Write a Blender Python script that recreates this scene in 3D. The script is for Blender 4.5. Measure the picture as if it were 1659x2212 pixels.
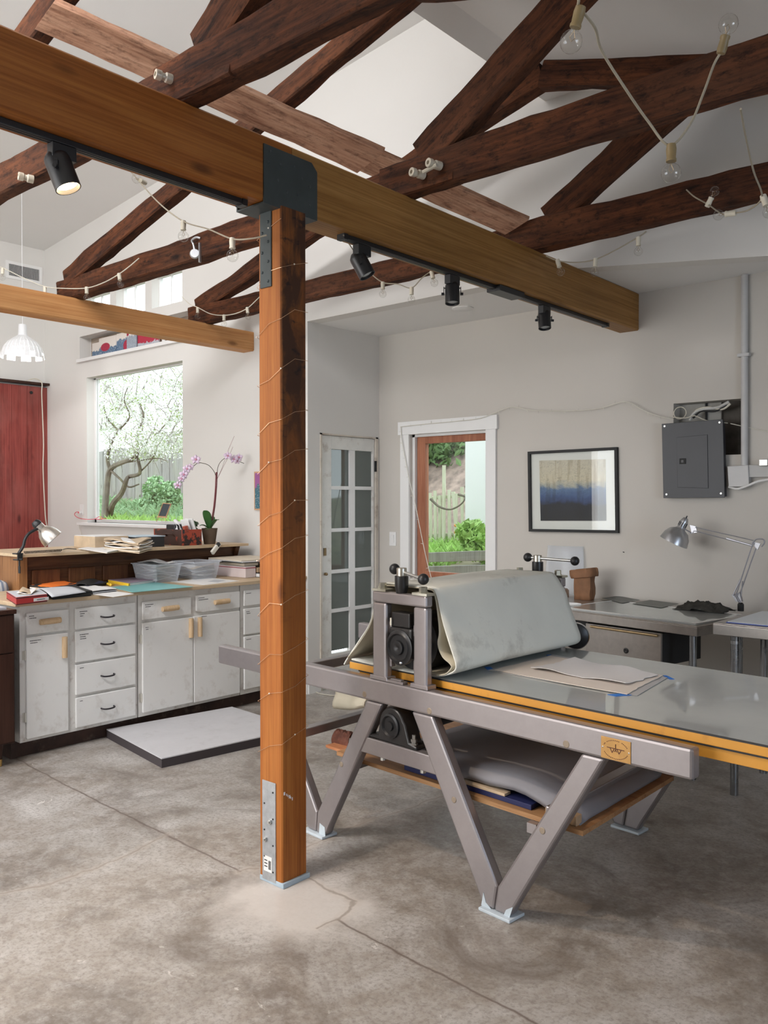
import bpy, bmesh, math, random
import numpy as np
from mathutils import Vector, Matrix, noise
from mathutils.geometry import tessellate_polygon
random.seed(7)
for o in list(bpy.data.objects): bpy.data.objects.remove(o)
SC = bpy.context.scene
COL = SC.collection
PI = math.pi

# ------------------------------------------------------------ camera
EYE = 1.5
cam_d = bpy.data.cameras.new('camera'); cam = bpy.data.objects.new('camera', cam_d); COL.objects.link(cam)
cam.location = (0, 0, EYE)
cam.rotation_euler = (math.radians(90 - 0.808), 0, math.radians(41.144))
cam_d.sensor_fit = 'VERTICAL'; cam_d.sensor_height = 36.0; cam_d.lens = 36.0 * 1838.4 / 2212.0
cam_d.clip_start = 0.05; cam_d.clip_end = 200
SC.camera = cam

# ------------------------------------------------------------ exposure
SC.view_settings.view_transform = 'Standard'
SC.view_settings.look = 'None'
SC.view_settings.gamma = 1.0
SC.view_settings.use_curve_mapping = False
SC.view_settings.exposure = 0.0

# ------------------------------------------------------------ sky (overcast)
w = bpy.data.worlds.new('World'); SC.world = w; w.use_nodes = True
nt = w.node_tree; nt.nodes.clear()
wo = nt.nodes.new('ShaderNodeOutputWorld'); bg = nt.nodes.new('ShaderNodeBackground')
gr = nt.nodes.new('ShaderNodeValToRGB'); tc = nt.nodes.new('ShaderNodeTexCoord'); sx = nt.nodes.new('ShaderNodeSeparateXYZ')
nt.links.new(tc.outputs['Generated'], sx.inputs[0]); nt.links.new(sx.outputs[2], gr.inputs[0])
gr.color_ramp.elements[0].position = 0.0; gr.color_ramp.elements[0].color = (0.88, 0.95, 1.0, 1)
gr.color_ramp.elements[1].position = 0.6; gr.color_ramp.elements[1].color = (0.82, 0.91, 1.0, 1)
nt.links.new(gr.outputs[0], bg.inputs[0]); bg.inputs[1].default_value = 3.2
nt.links.new(bg.outputs[0], wo.inputs[0])

# ------------------------------------------------------------ daylight entering by the openings
def area(name, loc, target, sx_, sy_, power, col):
    d = bpy.data.lights.new(name, 'AREA'); d.shape = 'RECTANGLE'; d.size = sx_; d.size_y = sy_
    d.energy = power; d.color = col
    o = bpy.data.objects.new(name, d); COL.objects.link(o); o.location = loc
    o.rotation_euler = (Vector(target) - Vector(loc)).to_track_quat('-Z', 'Y').to_euler()
    return o
COOL = (0.86, 0.93, 1.0); NEUT = (1.0, 0.97, 0.92)
area('daylight_front_left', (-4.6, -2.25, 1.7), (-3.2, 0.6, 0.0), 3.8, 2.4, 125, (1.0, 0.96, 0.93))
area('daylight_right', (2.9, 1.6, 1.6), (-2, 2.2, 0.9), 1.5, 1.3, 42, (0.60, 0.76, 1.0))
area('daylight_clerestory', (-2.66, 0.0, 4.44), (-4.6, 1.2, 0.3), 5.4, 0.62, 330, (0.98, 0.97, 1.0))

# ------------------------------------------------------------ pixel -> world points on a known plane
F = 1838.4
M3 = cam.rotation_euler.to_matrix()
def ray(x, y): return M3 @ Vector(((x - 829.5) / F, -(y - 1106) / F, -1.0))
def onX(x, y, c): r = ray(x, y); return Vector((0, 0, EYE)) + r * (c / r.x)
def onY(x, y, c): r = ray(x, y); return Vector((0, 0, EYE)) + r * (c / r.y)
def onZ(x, y, c): r = ray(x, y); return Vector((0, 0, EYE)) + r * ((c - EYE) / r.z)

# ------------------------------------------------------------ the room's planes
GY = 4.55; WY = 5.38; DX = -4.755; LX = -8.866; RX = 3.0; FY = -2.4; ZC = 2.872

# ------------------------------------------------------------ object helpers
def tag(o, label=None, cat=None, group=None, kind=None):
    if label: o['label'] = label
    if cat: o['category'] = cat
    if group: o['group'] = group
    if kind: o['kind'] = kind
    return o
def empty(name, loc, label, cat, group=None, rz=0):
    o = bpy.data.objects.new(name, None); COL.objects.link(o); o.location = loc; o.rotation_euler = (0, 0, rz)
    o.empty_display_size = 0.05
    return tag(o, label, cat, group)
def kids(o): return [c for c in bpy.data.objects if c.parent == o]
def copy_tree(o, parent=None):
    c = o.copy(); COL.objects.link(c)
    if parent: c.parent = parent
    for ch in kids(o): copy_tree(ch, c)
    return c

class MB:
    """collects shapes, builds ONE mesh object"""
    def __init__(s): s.v = []; s.f = []; s.m = []; s.uv = {}; s.cur = 0
    def add(s, vs, fs, uvs=None):
        b = len(s.v); s.v += [tuple(p) for p in vs]
        for i, f in enumerate(fs):
            if uvs: s.uv[len(s.f)] = uvs[i]
            s.f.append([b + k for k in f]); s.m.append(s.cur)
        return s
    def box(s, c, d, rz=0, R=None):
        x, y, z = d[0] / 2, d[1] / 2, d[2] / 2
        vs = [Vector((a * x, b * y, e * z)) for e in (-1, 1) for a, b in ((-1, -1), (1, -1), (1, 1), (-1, 1))]
        if R is None: R = Matrix.Rotation(rz, 3, 'Z')
        vs = [R @ v + Vector(c) for v in vs]
        return s.add(vs, [(3, 2, 1, 0), (4, 5, 6, 7), (0, 1, 5, 4), (1, 2, 6, 5), (2, 3, 7, 6), (3, 0, 4, 7)])
    def bb(s, x0, x1, y0, y1, z0, z1):
        return s.box(((x0 + x1) / 2, (y0 + y1) / 2, (z0 + z1) / 2), (abs(x1 - x0), abs(y1 - y0), abs(z1 - z0)))
    def hexa(s, q):   # 8 corners: bottom 4 ccw, top 4 ccw
        return s.add(q, [(3, 2, 1, 0), (4, 5, 6, 7), (0, 1, 5, 4), (1, 2, 6, 5), (2, 3, 7, 6), (3, 0, 4, 7)])
    def tube(s, pts, r, n=8, cap=True):
        pts = [Vector(p) for p in pts]; R_ = r if isinstance(r, (list, tuple)) else [r] * len(pts)
        vs = []; fs = []; up = None
        for i, p in enumerate(pts):
            t = (pts[min(i + 1, len(pts) - 1)] - pts[max(i - 1, 0)])
            if t.length < 1e-9: t = Vector((0, 0, 1))
            t.normalize()
            if up is None:
                up = Vector((0, 0, 1)) if abs(t.z) < 0.9 else Vector((1, 0, 0))
            a = t.cross(up)
            if a.length < 1e-6: a = t.orthogonal()
            a.normalize(); b = a.cross(t).normalized(); up = b
            for k in range(n):
                th = 2 * PI * k / n
                vs.append(p + (a * math.cos(th) + b * math.sin(th)) * R_[i])
        for i in range(len(pts) - 1):
            for k in range(n):
                k2 = (k + 1) % n
                fs.append((i * n + k, i * n + k2, (i + 1) * n + k2, (i + 1) * n + k))
        if cap:
            fs.append(tuple(range(n - 1, -1, -1))); fs.append(tuple((len(pts) - 1) * n + k for k in range(n)))
        return s.add(vs, fs)
    def lathe(s, prof, o=(0, 0, 0), axis=(0, 0, 1), n=24, a0=0, a1=2 * PI, cap=False):
        ax = Vector(axis).normalized(); e1 = ax.orthogonal().normalized(); e2 = ax.cross(e1)
        full = abs(a1 - a0 - 2 * PI) < 1e-6; m = n if full else n + 1
        vs = []; fs = []
        for (r, z) in prof:
            for k in range(m):
                th = a0 + (a1 - a0) * k / n
                vs.append(Vector(o) + ax * z + (e1 * math.cos(th) + e2 * math.sin(th)) * r)
        for i in range(len(prof) - 1):
            for k in range(n):
                k2 = (k + 1) % m if full else k + 1
                fs.append((i * m + k, i * m + k2, (i + 1) * m + k2, (i + 1) * m + k))
        if cap and full:
            fs.append(tuple(range(m - 1, -1, -1))); fs.append(tuple((len(prof) - 1) * m + k for k in range(m)))
        return s.add(vs, fs)
    def ball(s, c, r, n=12, sc=(1, 1, 1)):
        pr = [(max(1e-4, math.sin(PI * i / (n // 2 + 2))) , -math.cos(PI * i / (n // 2 + 2))) for i in range(n // 2 + 3)]
        vs = []; fs = []
        for (a, z) in pr:
            for k in range(n):
                th = 2 * PI * k / n
                vs.append((c[0] + r * sc[0] * a * math.cos(th), c[1] + r * sc[1] * a * math.sin(th), c[2] + r * sc[2] * z))
        for i in range(len(pr) - 1):
            for k in range(n):
                k2 = (k + 1) % n
                fs.append((i * n + k, i * n + k2, (i + 1) * n + k2, (i + 1) * n + k))
        return s.add(vs, fs)
    def prism(s, poly, a, off, ex):     # poly of 3-D points, extruded by vector ex
        n = len(poly); P = [Vector(p) for p in poly]; E_ = Vector(ex)
        vs = P + [p + E_ for p in P]
        fs = [tuple(range(n - 1, -1, -1)), tuple(range(n, 2 * n))]
        for i in range(n): fs.append((i, (i + 1) % n, n + (i + 1) % n, n + i))
        return s.add(vs, fs)
    def ext(s, poly, ex): return s.prism(poly, None, None, ex)
    def sheet(s, grid):                 # grid[i][j] points
        h = len(grid); wd = len(grid[0]); vs = [p for r in grid for p in r]
        fs = [(i * wd + j, i * wd + j + 1, (i + 1) * wd + j + 1, (i + 1) * wd + j) for i in range(h - 1) for j in range(wd - 1)]
        return s.add(vs, fs)
    def timber(s, p0, p1, wv, hv, rough=0.0, seg=0.12, ch=0.004, skew0=None, skew1=None):
        """a sawn timber from p0 to p1 (axis), half-vectors wv, hv; UV = (metres along, metres round)"""
        p0, p1, wv, hv = Vector(p0), Vector(p1), Vector(wv), Vector(hv)
        L = (p1 - p0).length; n = max(2, int(L / seg)); t = (p1 - p0) / L
        wl, hl = wv.length, hv.length; wn, hn = wv / wl, hv / hl
        c = min(ch, wl * 0.3, hl * 0.3)
        ring = [(-wl + c, -hl), (0, -hl), (wl - c, -hl), (wl, -hl + c), (wl, 0), (wl, hl - c), (wl - c, hl), (0, hl), (-wl + c, hl), (-wl, hl - c), (-wl, 0), (-wl, -hl + c)]
        per = [0.0]
        for k in range(12):
            a = ring[k]; b = ring[(k + 1) % 12]; per.append(per[-1] + math.hypot(a[0] - b[0], a[1] - b[1]))
        vs = []; fs = []; uv = []; sd = random.random() * 50
        for i in range(n + 1):
            for k, (a, b) in enumerate(ring):
                q = p0 + t * (L * i / n)
                if rough:
                    nn = noise.noise(Vector((i * seg * 2.2 + sd, a * 14, b * 14))) * rough + noise.noise(Vector((i * seg * 9 + sd, a * 40 + 5, b * 40))) * rough * 0.6
                    fcs = 1 + nn / max(wl, hl) * 1.0
                    a2, b2 = a + (nn if abs(a) > wl * 0.6 else 0) * (1 if a > 0 else -1), b + (nn if abs(b) > hl * 0.6 else 0) * (1 if b > 0 else -1)
                else: a2, b2 = a, b
                if i == 0 and skew0: q = q + t * (skew0[0] * a / wl + skew0[1] * b / hl)
                if i == n and skew1: q = q + t * (skew1[0] * a / wl + skew1[1] * b / hl)
                vs.append(q + wn * a2 + hn * b2)
        for i in range(n):
            for k in range(12):
                k2 = (k + 1) % 12
                fs.append((i * 12 + k, i * 12 + k2, (i + 1) * 12 + k2, (i + 1) * 12 + k))
                u0, u1 = L * i / n + sd, L * (i + 1) / n + sd
                uv.append([(u0, per[k]), (u0, per[k + 1]), (u1, per[k + 1]), (u1, per[k])])
        for base, order in ((0, range(11, -1, -1)), (n * 12, range(12))):
            fs.append(tuple(base + k for k in order))
            uv.append([(ring[k][1] * 1.0 + sd, ring[k][0] * 1.0) for k in order])
        return s.add(vs, fs, uv)
    def build(s, name, mat=None, parent=None, bev=0, smooth=False, solid=0, sub=0):
        me = bpy.data.meshes.new(name)
        off = Vector((0, 0, 0))
        if parent is None and s.v and not getattr(s, 'keep', False):
            a = np.array(s.v); off = Vector(((a[:, 0].min() + a[:, 0].max()) / 2, (a[:, 1].min() + a[:, 1].max()) / 2, a[:, 2].min()))
        me.from_pydata([(p[0] - off.x, p[1] - off.y, p[2] - off.z) for p in s.v], [], s.f)
        mats = mat if isinstance(mat, (list, tuple)) else [mat]
        for m_ in mats:
            if m_: me.materials.append(m_)
        if len(mats) > 1:
            for p, k in zip(me.polygons, s.m): p.material_index = k
        if s.uv:
            ul = me.uv_layers.new(name='UVMap')
            for p in me.polygons:
                u = s.uv.get(p.index)
                if u:
                    for li, q in zip(p.loop_indices, u): ul.data[li].uv = q
        bm = bmesh.new(); bm.from_mesh(me); bmesh.ops.recalc_face_normals(bm, faces=bm.faces)
        bm.to_mesh(me); bm.free()
        if smooth:
            for p in me.polygons: p.use_smooth = True
            try: me.set_sharp_from_angle(angle=math.radians(40))
            except Exception: pass
        o = bpy.data.objects.new(name, me); COL.objects.link(o)
        if parent:
            o.parent = parent
            if parent.type == 'EMPTY' and getattr(s, 'world', True):
                pass
        else: o.location = off
        if solid:
            md = o.modifiers.new('solid', 'SOLIDIFY'); md.thickness = solid; md.offset = 0
        if sub:
            md = o.modifiers.new('sub', 'SUBSURF'); md.levels = sub; md.render_levels = sub
        if bev:
            md = o.modifiers.new('bev', 'BEVEL'); md.width = bev; md.segments = 2; md.limit_method = 'ANGLE'; md.angle_limit = math.radians(40)
        return o
def rel(root, p):     # world point -> root's local
    return root.matrix_basis.inverted() @ Vector(p)
class WB(MB):
    """MB fed with WORLD coordinates, converted to its parent's frame"""
    def build(s, name, mat=None, parent=None, **k):
        if parent is not None:
            chain = []; p = parent
            while p: chain.append(p.matrix_basis); p = p.parent
            Mx = Matrix.Identity(4)
            for m_ in reversed(chain): Mx = Mx @ m_
            I = Mx.inverted(); s.v = [tuple(I @ Vector(q)) for q in s.v]
        return MB.build(s, name, mat, parent, **k)
def struct(name, mb, mat, parent=None, **k):
    o = mb.build(name, mat, parent, **k)
    if parent is None: o['kind'] = 'structure'
    return o
def panel_with_holes(outer, holes, origin, eu, ev, en, th):
    """flat wall from a 2-D outline (columns) with rectangular holes, thickness th along en"""
    origin, eu, ev, en = map(Vector, (origin, eu, ev, en))
    mb = WB()
    P = lambda q, d: origin + eu * q[0] + ev * q[1] + en * d
    xs = sorted(set([round(q[0], 5) for q in outer] + [round(q[0], 5) for h in holes for q in h]))
    def cross(x):
        r = []
        for a, b in zip(outer, outer[1:] + outer[:1]):
            if (a[0] - x) * (b[0] - x) < 0: r.append(a[1] + (b[1] - a[1]) * (x - a[0]) / (b[0] - a[0]))
        return sorted(r)
    for xa, xb in zip(xs[:-1], xs[1:]):
        e = (xb - xa) * 1e-4
        if xb - xa < 1e-4: continue
        A, B = cross(xa + e), cross(xb - e)
        for k in range(0, len(A), 2):
            lo, hi = (A[k], B[k]), (A[k + 1], B[k + 1]); segs = []; cur = lo
            hs = sorted([(min(q[1] for q in h), max(q[1] for q in h)) for h in holes if min(q[0] for q in h) <= xa + e and max(q[0] for q in h) >= xb - e])
            for h0, h1 in hs:
                if h0 > lo[0] and h1 < hi[0]: segs.append((cur, (h0, h0))); cur = (h1, h1)
            segs.append((cur, hi))
            for a, b in segs:
                mb.hexa([P((xa, a[0]), 0), P((xb, a[1]), 0), P((xb, a[1]), th), P((xa, a[0]), th), P((xa, b[0]), 0), P((xb, b[1]), 0), P((xb, b[1]), th), P((xa, b[0]), th)])
    return mb
def rect(x0, x1, z0, z1): return [(x0, z0), (x1, z0), (x1, z1), (x0, z1)]
def catmull(pts, k=6):
    P = [Vector(p) for p in pts]; P = [P[0] * 2 - P[1]] + P + [P[-1] * 2 - P[-2]]; out = []
    for i in range(1, len(P) - 2):
        for j in range(k):
            t = j / k
            out.append(0.5 * ((2 * P[i]) + (P[i + 1] - P[i - 1]) * t + (2 * P[i - 1] - 5 * P[i] + 4 * P[i + 1] - P[i + 2]) * t * t + (3 * P[i] - P[i - 1] - 3 * P[i + 1] + P[i + 2]) * t ** 3))
    out.append(P[-2]); return out

# ------------------------------------------------------------ materials
def newmat(name):
    m = bpy.data.materials.new(name); m.use_nodes = True; nt = m.node_tree
    b = nt.nodes['Principled BSDF']; return m, nt, b
def setp(b, **k):
    for kk, v in k.items():
        kk = kk.replace('_', ' ')
        if kk in b.inputs: b.inputs[kk].default_value = v
def ramp(nt, fac, stops):
    r = nt.nodes.new('ShaderNodeValToRGB'); nt.links.new(fac, r.inputs[0])
    e = r.color_ramp.elements
    while len(e) < len(stops): e.new(0.5)
    for q, (p, c) in zip(e, stops): q.position = p; q.color = (*c, 1)
    return r.outputs[0]
def nz(nt, vec, scale, detail=4, rough=0.55, dist=0):
    n = nt.nodes.new('ShaderNodeTexNoise'); n.inputs['Scale'].default_value = scale; n.inputs['Detail'].default_value = detail
    n.inputs['Roughness'].default_value = rough; n.inputs['Distortion'].default_value = dist
    if vec is not None: nt.links.new(vec, n.inputs['Vector'])
    return n.outputs['Fac']
def mapn(nt, src, scale=(1, 1, 1), loc=(0, 0, 0), rot=(0, 0, 0)):
    m = nt.nodes.new('ShaderNodeMapping'); m.inputs['Scale'].default_value = scale; m.inputs['Location'].default_value = loc
    m.inputs['Rotation'].default_value = rot; nt.links.new(src, m.inputs['Vector']); return m.outputs[0]
def mixc(nt, fac, a, b, mode='MIX'):
    m = nt.nodes.new('ShaderNodeMix'); m.data_type = 'RGBA'; m.blend_type = mode
    for sock, v in ((m.inputs[0], fac), (m.inputs[6], a), (m.inputs[7], b)):
        if hasattr(v, 'is_linked') or hasattr(v, 'links'): nt.links.new(v, sock)
        elif isinstance(v, (int, float)): sock.default_value = v
        else: sock.default_value = (*v, 1)
    return m.outputs[2]
def bump(nt, b, h, strength=0.3, dist=0.01):
    n = nt.nodes.new('ShaderNodeBump'); n.inputs['Strength'].default_value = strength; n.inputs['Distance'].default_value = dist
    nt.links.new(h, n.inputs['Height']); nt.links.new(n.outputs[0], b.inputs['Normal'])
def coords(nt, kind='Object'):
    t = nt.nodes.new('ShaderNodeTexCoord'); return t.outputs[kind]
def paint(name, col, rough=0.5, var=0.06, scale=6, metal=0, bmp=0.0, spec=0.5, dirt=None, dirt_amt=0.3, dscale=3, dpos=(0.55, 0.75)):
    m, nt, b = newmat(name); c = coords(nt)
    f = nz(nt, c, scale, 5)
    a = tuple(max(0, x * (1 - var)) for x in col); d = tuple(min(1, x * (1 + var)) for x in col)
    out = ramp(nt, f, [(0.3, a), (0.7, d)])
    if dirt:
        g = nz(nt, mapn(nt, c, loc=(3, 1, 7)), dscale, 8, 0.7)
        g2 = ramp(nt, g, [(dpos[0], (0, 0, 0)), (dpos[1], (dirt_amt,) * 3)])
        out = mixc(nt, g2, out, dirt)
    nt.links.new(out, b.inputs['Base Color']); setp(b, Roughness=rough, Metallic=metal); b.inputs['Specular IOR Level'].default_value = spec
    if bmp: bump(nt, b, nz(nt, c, 60, 4), bmp, 0.003)
    return m
def wood(name, dark, mid, light, src='UV', axis=0, grain=22.0, along=0.9, rough=0.55, bmp=0.25, blotch=0.35, blotch_col=None, knots=True, spots=0.0, fine_amt=0.35):
    m, nt, b = newmat(name); c = coords(nt, src)
    sc = [grain] * 3; sc[axis] = along
    v = mapn(nt, c, tuple(sc))
    d = nz(nt, mapn(nt, c, tuple([3.0 if i != axis else 1.1 for i in range(3)])), 1.0, 3)
    add = nt.nodes.new('ShaderNodeVectorMath'); add.operation = 'ADD'
    sca = nt.nodes.new('ShaderNodeVectorMath'); sca.operation = 'SCALE'; sca.inputs['Scale'].default_value = 2.6
    cx = nt.nodes.new('ShaderNodeCombineXYZ')
    for k in range(3):
        if k != axis: nt.links.new(d, cx.inputs[k])
    nt.links.new(cx.outputs[0], sca.inputs[0]); nt.links.new(v, add.inputs[0]); nt.links.new(sca.outputs[0], add.inputs[1])
    g = nz(nt, add.outputs[0], 1.0, 6, 0.6)
    base = ramp(nt, g, [(0.30, dark), (0.48, mid), (0.70, light)])
    fine = nz(nt, mapn(nt, c, tuple([grain * 6 if i != axis else along * 2.5 for i in range(3)])), 1.0, 3)
    base = mixc(nt, fine_amt, base, ramp(nt, fine, [(0.35, dark), (0.65, light)]), 'MIX')
    bl = nz(nt, mapn(nt, c, tuple([1.6 if i != axis else 1.0 for i in range(3)]), loc=(4, 2, 9)), 1.6, 5, 0.6)
    bc = blotch_col or dark
    base = mixc(nt, ramp(nt, bl, [(0.45, (0, 0, 0)), (0.75, (blotch,) * 3)]), base, bc)
    if knots:
        vo = nt.nodes.new('ShaderNodeTexVoronoi'); vo.inputs['Scale'].default_value = 1.0
        nt.links.new(mapn(nt, c, tuple([5.5 if i != axis else 2.0 for i in range(3)])), vo.inputs['Vector'])
        base = mixc(nt, ramp(nt, vo.outputs['Distance'], [(0.05, (0.75,) * 3), (0.13, (0, 0, 0))]), base, tuple(x * 0.45 for x in dark))
    if spots:
        sp = nz(nt, mapn(nt, c, tuple([30 if i != axis else 14 for i in range(3)]), loc=(7, 3, 1)), 1.0, 8, 0.75)
        base = mixc(nt, ramp(nt, sp, [(0.36, (spots,) * 3), (0.50, (0, 0, 0))]), base, tuple(x * 0.35 for x in dark))
        base = mixc(nt, ramp(nt, sp, [(0.60, (0, 0, 0)), (0.74, (spots * 0.6,) * 3)]), base, light)
        ad = nt.nodes.new('ShaderNodeMath'); ad.operation = 'ADD'; nt.links.new(g, ad.inputs[0]); nt.links.new(sp, ad.inputs[1]); g = ad.outputs[0]
    nt.links.new(base, b.inputs['Base Color']); setp(b, Roughness=rough); b.inputs['Specular IOR Level'].default_value = 0.28
    bump(nt, b, g, bmp, 0.004)
    return m
def metal(name, col, rough=0.35, met=0.9, var=0.1, scratch=True):
    m, nt, b = newmat(name); c = coords(nt)
    f = nz(nt, c, 30, 6, 0.65)
    nt.links.new(ramp(nt, f, [(0.3, tuple(x * (1 - var) for x in col)), (0.7, tuple(min(1, x * (1 + var)) for x in col))]), b.inputs['Base Color'])
    setp(b, Metallic=met, Roughness=rough)
    if scratch:
        mr = nt.nodes.new('ShaderNodeMapRange'); nt.links.new(nz(nt, c, 9, 8, 0.7), mr.inputs[0])
        mr.inputs[3].default_value = rough * 0.75; mr.inputs[4].default_value = min(1, rough * 1.35)
        nt.links.new(mr.outputs[0], b.inputs['Roughness'])
    return m
def glass(name, col=(1, 1, 1), rough=0.0, alpha_like=True):
    m = bpy.data.materials.new(name); m.use_nodes = True; nt = m.node_tree; nt.nodes.clear()
    o = nt.nodes.new('ShaderNodeOutputMaterial'); mx = nt.nodes.new('ShaderNodeMixShader')
    t = nt.nodes.new('ShaderNodeBsdfTransparent'); t.inputs[0].default_value = (*col, 1)
    g = nt.nodes.new('ShaderNodeBsdfGlossy'); g.inputs['Roughness'].default_value = rough
    lw = nt.nodes.new('ShaderNodeLayerWeight'); pw = nt.nodes.new('ShaderNodeMath'); pw.operation = 'POWER'; pw.inputs[1].default_value = 4.0
    nt.links.new(lw.outputs['Facing'], pw.inputs[0]); fr = nt.nodes.new('ShaderNodeMath'); fr.operation = 'MULTIPLY_ADD'; fr.inputs[1].default_value = 0.75; fr.inputs[2].default_value = 0.035
    nt.links.new(pw.outputs[0], fr.inputs[0]); fr.use_clamp = True
    nt.links.new(fr.outputs[0], mx.inputs[0]); nt.links.new(t.outputs[0], mx.inputs[1]); nt.links.new(g.outputs[0], mx.inputs[2])
    nt.links.new(mx.outputs[0], o.inputs[0]); return m
def emit(name, col, s):
    m, nt, b = newmat(name); setp(b, Base_Color=(*col, 1)); b.inputs['Emission Color'].default_value = (*col, 1); b.inputs['Emission Strength'].default_value = s
    return m

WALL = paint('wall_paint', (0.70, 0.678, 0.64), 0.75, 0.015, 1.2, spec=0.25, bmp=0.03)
WALL_DIM = paint('wall_paint_dimmed', (0.56, 0.525, 0.475), 0.75, 0.02, 1.5, spec=0.2, bmp=0.03)  # back wall's dimmer light put into a darker, warmer copy of the wall colour
CEIL = paint('ceiling_paint', (0.80, 0.785, 0.76), 0.8, 0.015, 1.2, spec=0.2)
TRIM = paint('white_trim', (0.78, 0.77, 0.75), 0.45, 0.02, 4)
BLACK = paint('black_enamel', (0.012, 0.012, 0.013), 0.4, 0.1, 20)
BLACKM = paint('black_matt', (0.02, 0.02, 0.02), 0.7, 0.2, 20)
BEAM = wood('fir_beam', (0.14, 0.036, 0.005), (0.26, 0.080, 0.012), (0.36, 0.135, 0.028), grain=17, along=0.45, rough=0.5, bmp=0.15, blotch=0.3, fine_amt=0.45)
BEAMY = wood('fir_beam_yellow', (0.15, 0.065, 0.012), (0.29, 0.135, 0.034), (0.40, 0.21, 0.065), grain=17, along=0.45, rough=0.5, bmp=0.15, blotch=0.3, fine_amt=0.45)
BEAML = wood('fir_beam_pale', (0.36, 0.14, 0.04), (0.55, 0.26, 0.095), (0.66, 0.36, 0.15), grain=16, along=0.5, rough=0.55, bmp=0.15, blotch=0.2)
TRUSS = wood('old_truss_timber', (0.008, 0.002, 0.0008), (0.048, 0.014, 0.0045), (0.15, 0.048, 0.016), grain=13, along=1.6, rough=0.85, bmp=1.0, blotch=0.7, blotch_col=(0.10, 0.040, 0.018), knots=True, spots=0.8)
BOARD = wood('weathered_board', (0.13, 0.05, 0.025), (0.34, 0.175, 0.105), (0.48, 0.29, 0.19), grain=16, along=1.8, rough=0.8, bmp=0.7, blotch=0.3, spots=0.55)
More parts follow.
